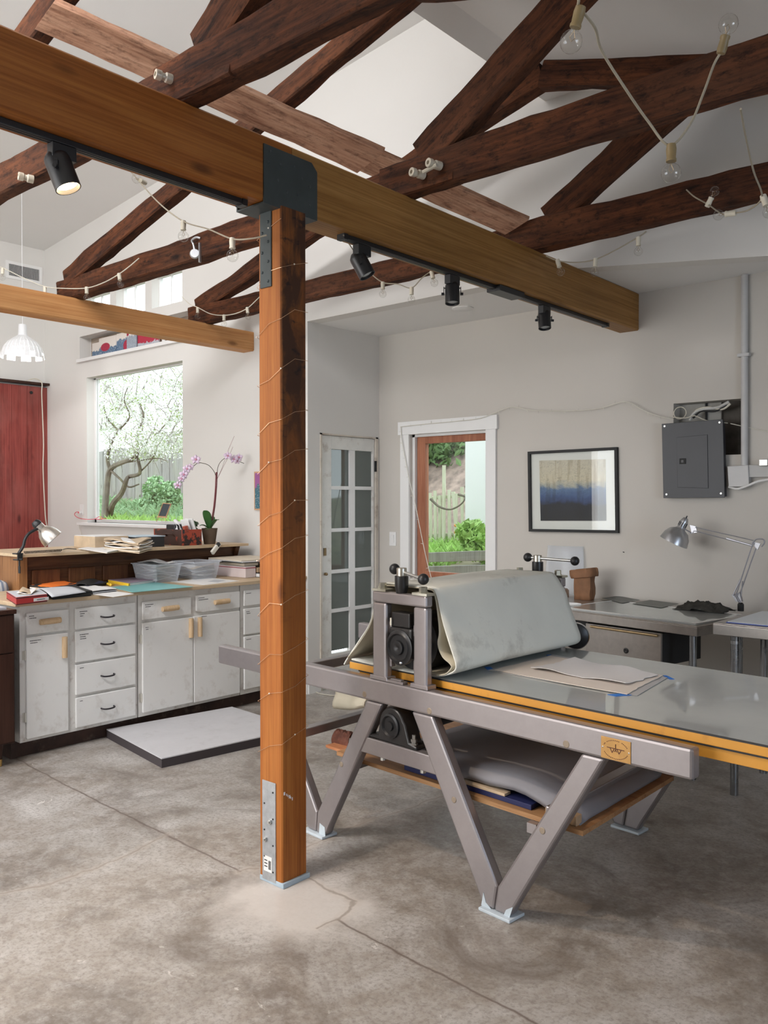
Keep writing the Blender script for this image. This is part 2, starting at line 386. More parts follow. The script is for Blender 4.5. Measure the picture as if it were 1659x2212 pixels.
# ============================================================ STRUCTURE
def floor_mat():
    m, nt, b = newmat('concrete_floor'); c = coords(nt, 'Object')
    sep = mapn(nt, c, (1, 1, 0))
    n1 = nz(nt, c, 0.55, 6, 0.6, 0.3); n2 = nz(nt, mapn(nt, c, loc=(5, 9, 0)), 2.4, 9, 0.68, 0.5); n3 = nz(nt, mapn(nt, c, loc=(1, 3, 0)), 14, 8, 0.7)
    base = ramp(nt, n1, [(0.32, (0.205, 0.170, 0.135)), (0.5, (0.31, 0.275, 0.235)), (0.68, (0.40, 0.375, 0.345))])
    m2 = ramp(nt, n2, [(0.34, (0.105, 0.075, 0.052)), (0.47, (0.27, 0.225, 0.18)), (0.58, (0.37, 0.34, 0.305)), (0.70, (0.53, 0.50, 0.47))])
    base = mixc(nt, 0.68, base, m2)
    base = mixc(nt, ramp(nt, n3, [(0.45, (0.0,) * 3), (0.75, (0.75,) * 3)]), base, (0.46, 0.435, 0.405))
    n4 = nz(nt, mapn(nt, c, loc=(6, 1, 0)), 60, 6, 0.75); base = mixc(nt, ramp(nt, n4, [(0.40, (0.45,) * 3), (0.52, (0, 0, 0))]), base, (0.14, 0.11, 0.085))
    sp = nz(nt, mapn(nt, c, loc=(8, 8, 0)), 5.0, 5, 0.75, 0.8)
    base = mixc(nt, ramp(nt, sp, [(0.665, (0, 0, 0)), (0.70, (0.7,) * 3)]), base, (0.62, 0.58, 0.53))
    sp2 = nz(nt, mapn(nt, c, loc=(2, 12, 0)), 34.0, 3, 0.6)
    base = mixc(nt, ramp(nt, sp2, [(0.70, (0, 0, 0)), (0.76, (0.5,) * 3)]), base, (0.60, 0.57, 0.52))
    dk = nz(nt, mapn(nt, c, loc=(12, 2, 0)), 1.7, 6, 0.7, 1.0)
    base = mixc(nt, ramp(nt, dk, [(0.50, (0, 0, 0)), (0.70, (0.78,) * 3)]), base, (0.125, 0.092, 0.066))
    # joints and cracks: distance to polylines
    def vm(op, *a):
        n = nt.nodes.new('ShaderNodeVectorMath'); n.operation = op
        for i, x in enumerate(a):
            if isinstance(x, tuple): n.inputs[i].default_value = x
            elif isinstance(x, float): n.inputs['Scale'].default_value = x
            elif i == 1 and op == 'SCALE': nt.links.new(x, n.inputs['Scale'])
            else: nt.links.new(x, n.inputs[i])
        return n
    nn = nt.nodes.new('ShaderNodeTexNoise'); nn.inputs['Scale'].default_value = 7; nn.inputs['Detail'].default_value = 6; nt.links.new(c, nn.inputs['Vector'])
    off = vm('SUBTRACT', nn.outputs['Color'], (0.5, 0.5, 0.5)).outputs[0]
    def dist(lines, wob):
        P = vm('ADD', sep, vm('MULTIPLY', off, (wob, wob, 0.0)).outputs[0]).outputs[0]; cur = None
        for pl in lines:
            for A, B in zip(pl[:-1], pl[1:]):
                A = (A[0], A[1], 0.0); d = (B[0] - A[0], B[1] - A[1], 0.0); L2 = d[0] ** 2 + d[1] ** 2
                pa = vm('SUBTRACT', P, A).outputs[0]
                h = nt.nodes.new('ShaderNodeMath'); h.operation = 'MULTIPLY'; h.use_clamp = True; h.inputs[1].default_value = 1 / L2
                nt.links.new(vm('DOT_PRODUCT', pa, d).outputs['Value'], h.inputs[0])
                q = nt.nodes.new('ShaderNodeVectorMath'); q.operation = 'SCALE'; q.inputs[0].default_value = d; nt.links.new(h.outputs[0], q.inputs['Scale'])
                l = vm('LENGTH', vm('SUBTRACT', pa, q.outputs[0]).outputs[0]).outputs['Value']
                if cur is None: cur = l
                else:
                    mn = nt.nodes.new('ShaderNodeMath'); mn.operation = 'MINIMUM'; nt.links.new(cur, mn.inputs[0]); nt.links.new(l, mn.inputs[1]); cur = mn.outputs[0]
        return cur
    Zp = lambda l: [tuple(onZ(x, y, 0)[:2]) for x, y in l]
    joint = [Zp([(20, 1630), (80, 1663), (186, 1718), (361, 1805), (523, 1883)]), Zp([(729, 1989), (862, 2061), (1001, 2128), (1300, 2290)])]
    crack = [Zp([(669, 1900), (764, 1949), (727, 1990), (690, 2004)]), Zp([(361, 1805), (325, 1821), (253, 1857), (169, 1889), (84, 1916), (0, 1931)]), Zp([(523, 1883), (545, 1876), (566, 1875)]), Zp([(660, 1832), (694, 1818), (774, 1780), (820, 1765), (896, 1744), (920, 1731), (961, 1718), (1060, 1690)])]
    dj = dist(joint, 0.035); dc = dist(crack, 0.09)
    # pale patch of new concrete round the post foot
    pc = onZ(640, 1952, 0)
    pd = vm('LENGTH', vm('MULTIPLY', vm('SUBTRACT', vm('ADD', sep, vm('MULTIPLY', off, (0.35, 0.35, 0.0)).outputs[0]).outputs[0], (pc.x, pc.y, 0.0)).outputs[0], (1.0, 1.25, 1.0)).outputs[0]).outputs['Value']
    base = mixc(nt, ramp(nt, pd, [(0.19, (0.8,) * 3), (0.27, (0.4,) * 3), (0.40, (0, 0, 0))]), base, (0.52, 0.475, 0.43))
    base = mixc(nt, ramp(nt, dj, [(0.0, (0.9,) * 3), (0.003, (0.75,) * 3), (0.0055, (0, 0, 0))]), base, (0.085, 0.055, 0.04))
    base = mixc(nt, ramp(nt, dj, [(0.0, (0.25,) * 3), (0.03, (0, 0, 0))]), base, (0.20, 0.15, 0.115))
    base = mixc(nt, ramp(nt, dc, [(0.0, (0.75,) * 3), (0.004, (0.55,) * 3), (0.008, (0, 0, 0))]), base, (0.11, 0.08, 0.06))
    base = mixc(nt, ramp(nt, dc, [(0.0, (0.4,) * 3), (0.03, (0, 0, 0))]), base, (0.45, 0.38, 0.31))
    hs = nt.nodes.new('ShaderNodeHueSaturation'); hs.inputs['Saturation'].default_value = 0.85; hs.inputs['Value'].default_value = 1.18
    nt.links.new(base, hs.inputs['Color']); nt.links.new(hs.outputs[0], b.inputs['Base Color'])
    mr = nt.nodes.new('ShaderNodeMapRange'); nt.links.new(n2, mr.inputs[0]); mr.inputs[3].default_value = 0.24; mr.inputs[4].default_value = 0.60
    nt.links.new(mr.outputs[0], b.inputs['Roughness']); b.inputs['Specular IOR Level'].default_value = 0.45
    bump(nt, b, n3, 0.12, 0.004)
    return m
f = MB(); f.bb(LX - .2, RX + .2, FY - .2, WY + .2, -0.1, 0); f.keep = True
struct('floor', f, floor_mat())

# roof: left ceiling (raised), ridge soffit, right ceiling, clerestory band
XR = -2.68; XL = -2.49; ZR = 3.915
zl = lambda x: 4.20 + 0.105 * (x - LX)          # raised left ceiling
zr = lambda x: ZR - 0.31 * (x - XL)             # right ceiling
Y0, Y1 = FY, GY + 0.12
m = WB(); m.hexa([(LX - .2, Y0, zl(LX - .2)), (XR, Y0, zl(XR)), (XR, Y1, zl(XR)), (LX - .2, Y1, zl(LX - .2)), (LX - .2, Y0, zl(LX - .2) + .1), (XR, Y0, zl(XR) + .1), (XR, Y1, zl(XR) + .1), (LX - .2, Y1, zl(LX - .2) + .1)])
struct('ceiling', m, CEIL)
m = WB(); m.hexa([(XL, Y0, zr(XL)), (RX + .2, Y0, zr(RX + .2)), (RX + .2, Y1, zr(RX + .2)), (XL, Y1, zr(XL)), (XL, Y0, zr(XL) + .1), (RX + .2, Y0, zr(RX + .2) + .1), (RX + .2, Y1, zr(RX + .2) + .1), (XL, Y1, zr(XL) + .1)])
struct('ceiling', m, CEIL)
m = WB(); m.bb(XR, XL + .02, Y0, Y1, ZR, ZR + .12); struct('trim_1', m, CEIL)
m = WB(); m.bb(DX - .02, RX + .2, GY + .12, WY + .12, ZC, ZC + .10); struct('ceiling', m, CEIL)
# clerestory above the ridge: mullions and head, open to the sky up to the added panel
m = WB()
zt = zl(XR)
m.bb(XR - .02, XR + .06, Y0, Y1, zt - .10, zt + .02); m.bb(XR - .01, XR + .06, 3.0, Y1, ZR + .1, zt)  # head, then an unseen solid panel added to keep light off the gable
for yy in (-4.0, -2.4, -0.8, 0.8, 2.4, 3.4, 4.6): m.bb(XR - .02, XR + .06, yy - .05, yy + .05, ZR + .1, zt)
struct('window_3', m, TRIM)

# gable wall
g_out = [(LX, 0), (DX, 0), (DX, ZC), (RX, ZC), (RX, zr(RX)), (XL, zr(XL)), (XL, ZR), (XR, ZR), (XR, zl(XR)), (LX, zl(LX))]
def gx(p): q = onY(p[0], p[1], GY); return (q.x, q.z)
BW = (gx((187, 800))[0], gx((396, 800))[0], gx((181, 1128))[1], 2.745)   # big window x0,x1,z0,z1
NI = (gx((172, 728))[0], -6.22, gx((172, 778))[1], gx((172, 728))[1])
k = 0.97
CW = [(-8.30 * k, -7.787 * k), (-7.675 * k, -7.16 * k), (-7.05 * k, -6.56 * k)]
cz0, cz1 = 1.5 + 1.83 * k, 1.5 + 2.14 * k
holes = [rect(BW[0], BW[1], BW[2], BW[3]), rect(*NI)] + [rect(a, b_, cz0, cz1) for a, b_ in CW]
m = panel_with_holes(g_out, holes, (0, GY, 0), (1, 0, 0), (0, 0, 1), (0, 1, 0), 0.12)
struct('wall_gable', m, WALL)
# left wall
m = WB(); m.hexa([(LX - .12, FY, 0), (LX, FY, 0), (LX, Y1, 0), (LX - .12, Y1, 0), (LX - .12, FY, zl(LX)), (LX, FY, zl(LX)), (LX, Y1, zl(LX)), (LX - .12, Y1, zl(LX))]); struct('wall_left', m, WALL)
# alcove side wall with the french door opening, and back wall with its window
DY0, DY1, DZ = onX(691, 1000, DX).y, onX(823, 1000, DX).y, onX(691, 935, DX).z
DY1 = min(DY1, WY - 0.02)
m = panel_with_holes([(GY + .12, 0), (DY0, 0), (DY0, DZ), (DY1, DZ), (DY1, 0), (WY, 0), (WY, ZC), (GY + .12, ZC)], [], (DX - .12, 0, 0), (0, 1, 0), (0, 0, 1), (1, 0, 0), 0.12)
struct('wall_alcove', m, WALL)
def wxz(x, y): q = onY(x, y, WY); return (q.x, q.z)
w2 = (wxz(886, 940)[0], wxz(1052, 940)[0], 0.86, wxz(886, 939)[1])
hole = (wxz(1455, 880)[0], wxz(1604, 864)[0], wxz(1500, 985)[1], wxz(1455, 872)[1])
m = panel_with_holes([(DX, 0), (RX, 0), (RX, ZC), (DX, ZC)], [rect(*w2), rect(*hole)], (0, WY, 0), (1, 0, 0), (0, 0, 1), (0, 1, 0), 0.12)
struct('wall_back', m, WALL_DIM)
# the room behind the camera
fw_out = [(LX, 0), (RX, 0), (RX, zr(RX)), (XL, zr(XL)), (XL, ZR), (XR, ZR), (XR, zl(XR)), (LX, zl(LX))]
m = panel_with_holes(fw_out, [rect(-6.8, -2.4, 0.35, 3.0)], (0, FY - .12, 0), (1, 0, 0), (0, 0, 1), (0, 1, 0), 0.12)
struct('wall_front', m, WALL)
m = WB(); 
for xx in (-6.8, -5.7, -4.6, -3.5, -2.4): m.bb(xx - .04, xx + .04, FY - .10, FY - .02, .35, 3.0)
for zz in (.38, 2.97): m.bb(-6.8, -2.4, FY - .10, FY - .02, zz - .03, zz + .03)
struct('window_4', m, TRIM)
m = panel_with_holes([(FY, 0), (WY, 0), (WY, ZC), (GY, ZC), (GY, zr(RX) + .05), (FY, zr(RX) + .05)], [rect(0.8, 2.4, 0.9, 2.2)], (RX, 0, 0), (0, 1, 0), (0, 0, 1), (1, 0, 0), 0.12)
struct('wall_right', m, WALL)
m = WB()
for yy in (0.8, 1.6, 2.4): m.bb(RX + .02, RX + .09, yy - .03, yy + .03, .9, 2.2)
for zz in (.93, 2.17): m.bb(RX + .02, RX + .09, .8, 2.4, zz - .03, zz + .03)
struct('window_5', m, TRIM)

GLASS = glass('window_glass', (0.98, 1.0, 0.99))
# big picture window
m = WB(); d = .085
x0, x1, z0, z1 = BW
for a in ((x0, x0 + .03, z0, z1), (x1 - .012, x1, z0, z1), (x0, x1, z1 - .012, z1), (x0, x1, z0, z0 + .03)): m.bb(a[0], a[1], GY + d, GY + .12, a[2], a[3])
wn = struct('window_1', m, TRIM)
m = WB(); m.bb(x0 + .03, x1 - .012, GY + .10, GY + .105, z0 + .03, z1 - .012); m.build('pane', GLASS, wn)
s0 = gx((177, 1127))[0]
m = WB(); m.bb(x0 - .09, x1 + .02, GY - .07, GY + .085, z0 - .03, z0); s = m.build('window_sill', TRIM, wn, bev=.004)
# clerestory panes in the gable
m = WB()
for a, b_ in CW:
    for xx in (a, b_): m.bb(xx - .008, xx + .008, GY + .08, GY + .12, cz0, cz1)
    mid = a + (b_ - a) * .38; m.bb(mid - .006, mid + .006, GY + .09, GY + .11, cz0, cz1)
wn = struct('window_6', m, TRIM)
for a, b_ in CW:
    m = WB(); m.bb(a + .008, b_ - .008, GY + .098, GY + .102, cz0, cz1); m.build('pane', GLASS, wn)
# niche lining
m = WB(); x0, x1, z0, z1 = NI; D_ = .13
m.bb(x0 - .02, x0, GY + .12, GY + D_ + .02, z0, z1); m.bb(x1, x1 + .02, GY + .12, GY + D_ + .02, z0, z1)
m.bb(x0 - .02, x1 + .02, GY + .12, GY + D_ + .02, z1, z1 + .02); m.bb(x0 - .02, x1 + .02, GY - .03, GY, z0 - .028, z0 + .004); m.bb(x0, x1, GY, GY + D_, z0 - .028, z0 + .004)
struct('trim_2', m, TRIM)
NB = wood('niche_barn_board', (0.24, 0.18, 0.13), (0.42, 0.34, 0.27), (0.55, 0.47, 0.39), src='Object', axis=0, grain=24, along=2, rough=0.85, blotch=.3)
for i in range(2):
    h = (z1 - z0) / 2
    m = WB(); m.bb(x0, x1, GY + D_, GY + D_ + .02, z0 + h * i + .003, z0 + h * (i + 1) - .003); struct('trim_3', m, NB)

# alcove window with redwood sash
REDW = wood('redwood_sash', (0.22, 0.075, 0.04), (0.37, 0.145, 0.08), (0.46, 0.20, 0.11), src='Object', axis=2, grain=30, along=1.5, rough=0.5, knots=False)
x0, x1, z0, z1 = w2; sx0 = wxz(905, 1000)[0] ; g0 = wxz(925, 1000)[0]; gz1 = wxz(925, 957)[1]
m = WB()
m.bb(x0 - .09, x0, WY - .02, WY, z0 - .02, z1); m.bb(x1, x1 + .09, WY - .02, WY, z0 - .02, z1)
m.bb(x0 - .11, x1 + .105, WY - .026, WY, z1, z1 + .105)
m.bb(x0, x0 + .025, WY + .03, WY + .12, z0, z1); m.bb(x0, x1, WY + .03, WY + .12, z1 - .02, z1)
m.bb(x0 - .09, x1 + .09, WY - .03, WY, z0 - .08, z0 - .02)
wn = struct('window_2', m, TRIM)
m = WB(); sy0, sy1 = WY + .055, WY + .10; a0 = x0 + .03; a1 = x1
m.bb(a0, a0 + .085, sy0, sy1, z0, z1 - .02); m.bb(a1 - .012, a1 + .0, sy0, sy1, z0, z1 - .02)
m.bb(a0 + .085, a1 - .012, sy0, sy1, z1 - .075, z1 - .02); m.bb(a0 + .085, a1 - .012, sy0, sy1, z0, z0 + .06)
m.build('window_sash', REDW, wn, bev=.003)
m = WB(); m.bb(a0 + .085, a1 - .012, WY + .075, WY + .08, z0 + .06, z1 - .075); m.build('pane', GLASS, wn)

# french door
OLDW = paint('old_white_paint', (0.74, 0.73, 0.69), 0.5, 0.05, 9, dirt=(0.30, 0.22, 0.15), dirt_amt=0.7, dscale=9)
OLDW2 = paint('worn_jamb_paint', (0.62, 0.56, 0.48), 0.6, 0.08, 9, dirt=(0.22, 0.13, 0.08), dirt_amt=0.8, dscale=7)
y0, y1, zt = DY0, DY1, DZ
m = WB(); m.bb(DX - .10, DX + .008, y0, y0 + .018, 0, zt); m.bb(DX - .10, DX + .008, y1 - .03, y1, 0, zt); m.bb(DX - .10, DX + .008, y0, y1, zt - .012, zt)
dr = struct('door_1', m, OLDW2)
fy0, fy1 = y0 + .022, y1 - .034; gz = [onX(717, q, DX).z for q in (970, 1053, 1145, 1235, 1320)] ; gz.append(gz[-1] - (gz[-2] - gz[-1]))
gy = [onX(q, 1000, DX).y for q in (717, 757, 768, 806)]
xa, xb = DX - .045, DX - .005
m = WB()
m.bb(xa, xb, fy0, gy[0], .01, zt - .014); m.bb(xa, xb, gy[3], fy1, .01, zt - .014)
m.bb(xa, xb, gy[0], gy[3], gz[0], zt - .014); m.bb(xa, xb, gy[0], gy[3], .01, gz[5] - .03)
m.build('door_leaf', OLDW, dr, bev=.003)
for i in range(1, 5):
    m = WB(); m.bb(xa + .006, xb - .002, gy[0], gy[3], gz[i] - .016, gz[i] + .012); m.build('muntin', TRIM, dr)
m = WB(); m.bb(xa + .004, xb - .001, gy[1], gy[2], gz[5] - .03, gz[0]); m.build('muntin', TRIM, dr)
DG = bpy.data.materials.new('door_glass'); DG.use_nodes = True; _b = DG.node_tree.nodes['Principled BSDF']
setp(_b, Base_Color=(0.10, 0.125, 0.115, 1), Roughness=0.03, IOR=1.5); _b.inputs['Specular IOR Level'].default_value = 1.0
for i in range(5):
    for a, b_ in ((gy[0], gy[1]), (gy[2], gy[3])):
        m = WB(); m.bb(xa + .018, xa + .022, a, b_, gz[i + 1] - .01, gz[i] + .01); m.build('pane', DG, dr)
for zz in (onX(823, 1008, DX).z, .35):
    m = WB(); m.bb(DX - .004, DX + .012, y1 - .036, y1 - .022, zz - .045, zz + .045); m.build('hinge', BLACK, dr)
m = WB(); q = onX(702, 1192, DX); m.bb(DX - .006, DX + .004, q.y - .012, q.y + .012, q.z - .03, q.z + .03); m.lathe([(.012, 0), (.012, .02), (.004, .03)], (DX, q.y, onX(702, 1240, DX).z), (1, 0, 0), 12); m.build('latch', metal('old_brass', (0.25, 0.18, 0.10), .5), dr)
# baseboards
m = WB(); m.bb(DX - .12 + .12, DX + .012, GY, y0, 0, .09); struct('baseboard_alcove', m, TRIM)
m = WB(); m.bb(LX, DX, GY - .012, GY, 0, .09); struct('baseboard_gable', m, TRIM)
m = WB(); m.bb(DX, RX, WY - .012, WY, 0, .09); struct('baseboard_back', m, TRIM)

# ============================================================ THE GARDEN OUTSIDE
GR = paint('garden_soil', (0.30, 0.26, 0.17), 0.95, 0.3, 2.5, dirt=(0.16, 0.30, 0.06), dirt_amt=0.9, dscale=1.2)
def ground(x, y):
    t = max(0, min(1, (y - 5.4) / 4.0)); b0 = .62 + .10 * noise.noise(Vector((x * .6, y * .6, 0)))
    base = (.50 if y < 6.3 else (.74 if y < 6.9 else .80 + (y - 6.9) * .10)) if x > -1.05 * y - .8 else b0 + .42 + t * .45
    return base
xs = [-21 + i * .35 for i in range(74)]; ys = [4.75 + i * .3 for i in range(44)]
rows = []
for x in xs:
    for_y = [(x, y, ground(x, y)) for y in ys if (y > 5.52 or True)]
    rows.append(for_y)
ok = MB()
vs = [p for r_ in rows for p in r_]; nY = len(ys); fs = []
for i in range(len(xs) - 1):
    for j in range(nY - 1):
        if xs[i + 1] > DX - .15 and ys[j] < WY + .14: continue
        fs.append((i * nY + j, (i + 1) * nY + j, (i + 1) * nY + j + 1, i * nY + j + 1))
ok.add(vs, fs); o = ok.build('ground', GR); o['kind'] = 'structure'

FEN = wood('grey_fence', (0.17, 0.16, 0.14), (0.29, 0.275, 0.25), (0.37, 0.355, 0.33), src='Object', axis=2, grain=18, along=1.2, rough=.9, blotch=.4, blotch_col=(0.40, 0.43, 0.28))
def leaf_cloud(name, mat, centers, n, size, label, cat, parent=None, squash=.7, kind=None):
    """lots of small crumpled leaves in soft lumps"""
    mb = WB(); rnd = random.Random(sum(map(ord, name)) + n)
    for _ in range(n):
        c, r = centers[rnd.randrange(len(centers))]
        while True:
            q = Vector((rnd.uniform(-1, 1), rnd.uniform(-1, 1), rnd.uniform(-1, 1)))
            if .1 < q.length < 1: break
        q = Vector(c) + Vector((q.x * r, q.y * r, q.z * r * squash)); s_ = size * rnd.uniform(.6, 1.4)
        a = Vector((rnd.uniform(-1, 1), rnd.uniform(-1, 1), rnd.uniform(-1, 1))).normalized(); b_ = a.orthogonal().normalized()
        n_ = a.cross(b_)
        mb.add([q - a * s_, q + b_ * s_ * .5 + n_ * s_ * .15, q + a * s_, q - b_ * s_ * .5 + n_ * s_ * .15], [(0, 1, 2, 3)])
    o = mb.build(name, mat, parent)
    if label: tag(o, label, cat)
    if kind: o['kind'] = kind
    return o
def grass(name, x0, x1, y0, y1, n, h, mat, label, spread=.05):
    mb = MB(); rnd = random.Random(n)
    for _ in range(n):
        x, y = rnd.uniform(x0, x1), rnd.uniform(y0, y1); z = ground(x, y) - .02; hh = h * rnd.uniform(.4, 1.2); a = rnd.uniform(0, 6.28); w_ = .012
        dx, dy = math.cos(a) * w_, math.sin(a) * w_; lx, ly = rnd.uniform(-1, 1) * spread, rnd.uniform(-1, 1) * spread
        mb.add([(x - dx, y - dy, z), (x + dx, y + dy, z), (x + dx * .6 + lx * .5, y + dy * .6 + ly * .5, z + hh * .6), (x + lx * 1.4, y + ly * 1.4, z + hh)], [(0, 1, 2, 3)])
    o = mb.build(name, mat); return tag(o, label, 'grass', kind='stuff')
LG = paint('spring_green', (0.36, 0.58, 0.15), .7, .25, 3); LG2 = paint('blue_green_leaf', (0.30, 0.46, 0.24), .7, .25, 3)
DKG = paint('evergreen_leaf', (0.10, 0.18, 0.05), .7, .3, 3); BLOS = paint('white_blossom', (0.86, 0.87, 0.82), .8, .05, 3)
BARK = paint('bark', (0.15, 0.125, 0.09), .9, .3, 8, dirt=(0.35, 0.36, 0.15), dirt_amt=.6, dscale=5)
BARKG = paint('grey_twig', (0.35, 0.32, 0.28), .9, .2, 8)
grass('grass', -14.5, -6.3, 4.95, 6.9, 6200, .13, LG, 'bright green ground cover growing under the picture window', .06)
grass('grass', -8.2, -5.3, 6.95, 8.6, 3000, .15, LG, 'long green grass tufts in the terraced bed outside the alcove window', .09)
grass('grass', -17.5, -9.5, 6.92, 9.2, 6500, .13, LG2, 'taller grass along the foot of the grey plank fence', .1)

# plank fence beyond the picture window
fe = empty('board_fence', (-15.5, 9.6, 1.2), 'weathered grey plank fence behind the blossoming tree', 'fence')
for i in range(48):
    xx = -18.9 + i * .235; h = 2.55 + (.25 if i > 20 else 0) + random.uniform(-.03, .03)
    m = WB(); m.box((xx, 9.6 + random.uniform(-.01, .01), (h + 1.30) / 2), (.225, .025, h - 1.30), R=Matrix.Rotation(random.uniform(-.02, .02), 3, 'Y')); m.build('fence_board', FEN, fe)
m = WB(); m.bb(-19, -7.7, 9.66, 9.70, 1.7, 1.79); m.bb(-19, -7.7, 9.66, 9.70, 2.3, 2.39); m.build('fence_rail', FEN, fe)
m = WB(); m.bb(-12.2, -7.0, 7.55, 7.60, 1.10, 1.27); tag(m.build('garden_edging', FEN), 'low weathered board edging the garden bed outside the picture window', 'garden edging')

# blossoming tree
def P5(x, y, Y_): return onY(x, y, Y_)
tr = empty('blossom_tree', tuple(P5(238, 1112, 6.6).xy) + (ground(P5(238, 1112, 6.6).x, 6.6),), 'white blossoming fruit tree with crooked branches outside the picture window', 'tree')
m = WB()
for pl, r0, r1 in (([(236, 1125), (243, 1090), (262, 1066), (272, 1040), (278, 1030), (302, 1022), (298, 990), (300, 965)], .045, .018),
                   ([(226, 1120), (230, 1060), (238, 1015), (262, 1000), (285, 992), (300, 978), (318, 955), (333, 943)], .05, .012),
                   ([(238, 1015), (260, 1035), (278, 1052), (300, 1046)], .02, .010), ([(238, 1015), (232, 990), (240, 960), (256, 930)], .03, .012),
                   ([(300, 978), (296, 940), (310, 900), (300, 860), (320, 820)], .02, .006), ([(256, 930), (280, 900), (268, 860), (290, 810)], .016, .005),
                   ([(318, 955), (345, 930), (372, 900), (388, 870)], .014, .005), ([(300, 1022), (322, 1000), (336, 978), (350, 950)], .012, .004),
                   ([(262, 1000), (300, 995), (340, 990), (360, 996)], .012, .005), ([(256, 930), (230, 900), (225, 860), (240, 820)], .014, .005)):
    pts = catmull([P5(a, b_, 6.6 + .12 * math.sin(a * .3)) for a, b_ in pl], 4); n_ = len(pts)
    m.tube(pts, [r0 + (r1 - r0) * i / (n_ - 1) for i in range(n_)], 7)
m.build('trunk', BARK, tr, smooth=True)
rnd = random.Random(5); cc = []; tw = WB()
for i in range(110):
    q = P5(rnd.uniform(205, 420), rnd.uniform(800, 985), 6.6 + rnd.uniform(-.4, .6)); cc.append((q, rnd.uniform(.10, .28)))
    e = q + Vector((rnd.uniform(-.35, .35), rnd.uniform(-.2, .2), rnd.uniform(-.05, .4))); tw.tube([q, (q + e) / 2 + Vector((0, 0, .04)), e], [.008, .006, .003], 5); e2 = q + Vector((rnd.uniform(-.4, .4), rnd.uniform(-.2, .2), rnd.uniform(-.3, .3))); tw.tube([q, (q + e2) / 2 + Vector((.02, 0, .02)), e2], [.006, .005, .003], 5)
tag(tw.build('twigs', BARKG, tr), kind='stuff')
leaf_cloud('blossom', BLOS, cc, 15000, .0155, None, None, tr, kind='stuff'); leaf_cloud('leaves', paint('new_leaf', (0.34, 0.44, 0.14), .7, .25, 3), cc, 4200, .0135, None, None, tr, kind='stuff')
# silvery shrubs by the fence
for (x, y, r, lab) in ((332, 1062, .28, 'silver green feathery shrub left of its twin in front of the plank fence'), (362, 1070, .24, 'smaller silver green shrub right of its twin in front of the plank fence')):
    q = P5(x, y, 8.2); leaf_cloud('shrub', LG2, [(q + Vector((0, 0, -.2)), r), (q + Vector((.05, 0, .05)), r * .7)], 700, .04, lab, 'shrub', squash=1.2)

# beyond the alcove window: pickets, hillside, neighbour's white wall
Q = lambda x, y, d: onY(x, y, d)
pf = empty('picket_fence', tuple(Q(990, 1180, 8.3)), 'leaning rustic picket fence of mossy sticks outside the alcove window', 'picket fence')
PK = wood('mossy_picket', (0.42, 0.42, 0.28), (0.60, 0.60, 0.44), (0.72, 0.72, 0.58), src='Object', axis=2, grain=14, along=1.5, rough=.9)
for i, (xt, yt, xb_, yb) in enumerate(((929, 1065, 932, 1190), (940, 1060, 941, 1178), (950, 1070, 950, 1180), (959, 1005, 958, 1185), (970, 1058, 972, 1182), (979, 1062, 990, 1180), (998, 1052, 1000, 1178), (1012, 1062, 1008, 1172), (1024, 1055, 1022, 1170), (918, 1072, 920, 1190), (986, 1066, 984, 1182))):
    a = Q(xb_, yb + 14, 8.3); b_ = Q(xt, yt, 8.3); m = WB(); m.timber(a, b_, (.022, 0, 0), (0, .01, 0), .004, .15); m.build('picket', PK, pf)
m = WB(); m.timber(Q(900, 1078, 8.34), Q(1030, 1068, 8.34), (0, .012, 0), (0, 0, .02), .004); m.timber(Q(900, 1160, 8.34), Q(1030, 1150, 8.34), (0, .012, 0), (0, 0, .02), .004); m.build('fence_rail', PK, pf)
vine = WB()
for pl in (([(1005, 1050), (1025, 1058), (1032, 1085), (1030, 1115)]), ([(930, 1078), (950, 1095), (975, 1100), (1000, 1085), (1010, 1060)]), ([(990, 1068), (1010, 1075), (1030, 1090)])):
    pts = catmull([Q(a, b_, 8.1) for a, b_ in pl], 5); vine.tube(pts, [.016 - .010 * i / len(pts) for i in range(len(pts))], 6)
tag(vine.build('vine', BARK), 'bare twisted vine arching over the picket fence', 'vine')
m = WB(); a = Q(1005, 960, 7.6); m.bb(a.x, a.x + 3.2, 7.6, 7.8, .3, 5.0); tag(m.build('neighbour_wall', paint('white_render', (0.80, 0.82, 0.80), .9, .04, 2)), 'plain white rendered wall of the building next door', 'building')
HM = paint('mulch', (0.26, 0.19, 0.15), .95, .4, 9)
hill = MB(); hill.sheet([[(-9 + i * .5, 8.9 + j * .45, .9 + j * .42 + .08 * noise.noise(Vector((i, j, 1)))) for j in range(9)] for i in range(16)]); tag(hill.build('hillside', HM), 'brown mulched slope rising behind the picket fence', 'hillside', kind='structure')
hc = [(Q(x, y, 10.5), .5) for x, y in ((930, 985), (960, 975), (990, 985), (1000, 1000), (940, 1010), (960, 960))]
tt = empty('evergreen_tree', tuple(Q(965, 1050, 10.5)), 'dense dark evergreen seen through the top of the alcove window', 'tree')
m = WB(); m.tube([Q(965, 1075, 10.5), Q(968, 1000, 10.5), Q(962, 940, 10.5)], [.08, .06, .03], 8); m.build('trunk', BARK, tt)
leaf_cloud('foliage', DKG, hc, 2600, .06, None, None, tt, kind='stuff')
leaf_cloud('shrub', LG, [(Q(x, y, 7.2), .17) for x, y in ((1030, 1165), (1040, 1190), (1020, 1150))], 900, .05, 'leafy green clump below the white building outside the alcove window', 'shrub')
for (x, y, lab) in ((1005, 1148, 'orange flowers right of the picket fence'),):
    m = WB()
    for i in range(14): m.ball(Q(x + random.uniform(-22, 8), y + random.uniform(-14, 16), 7.9), .018, 6)
    tag(m.build('flower', paint('orange_petal', (0.9, 0.28, 0.06), .6)), lab, 'flowers', kind='stuff')
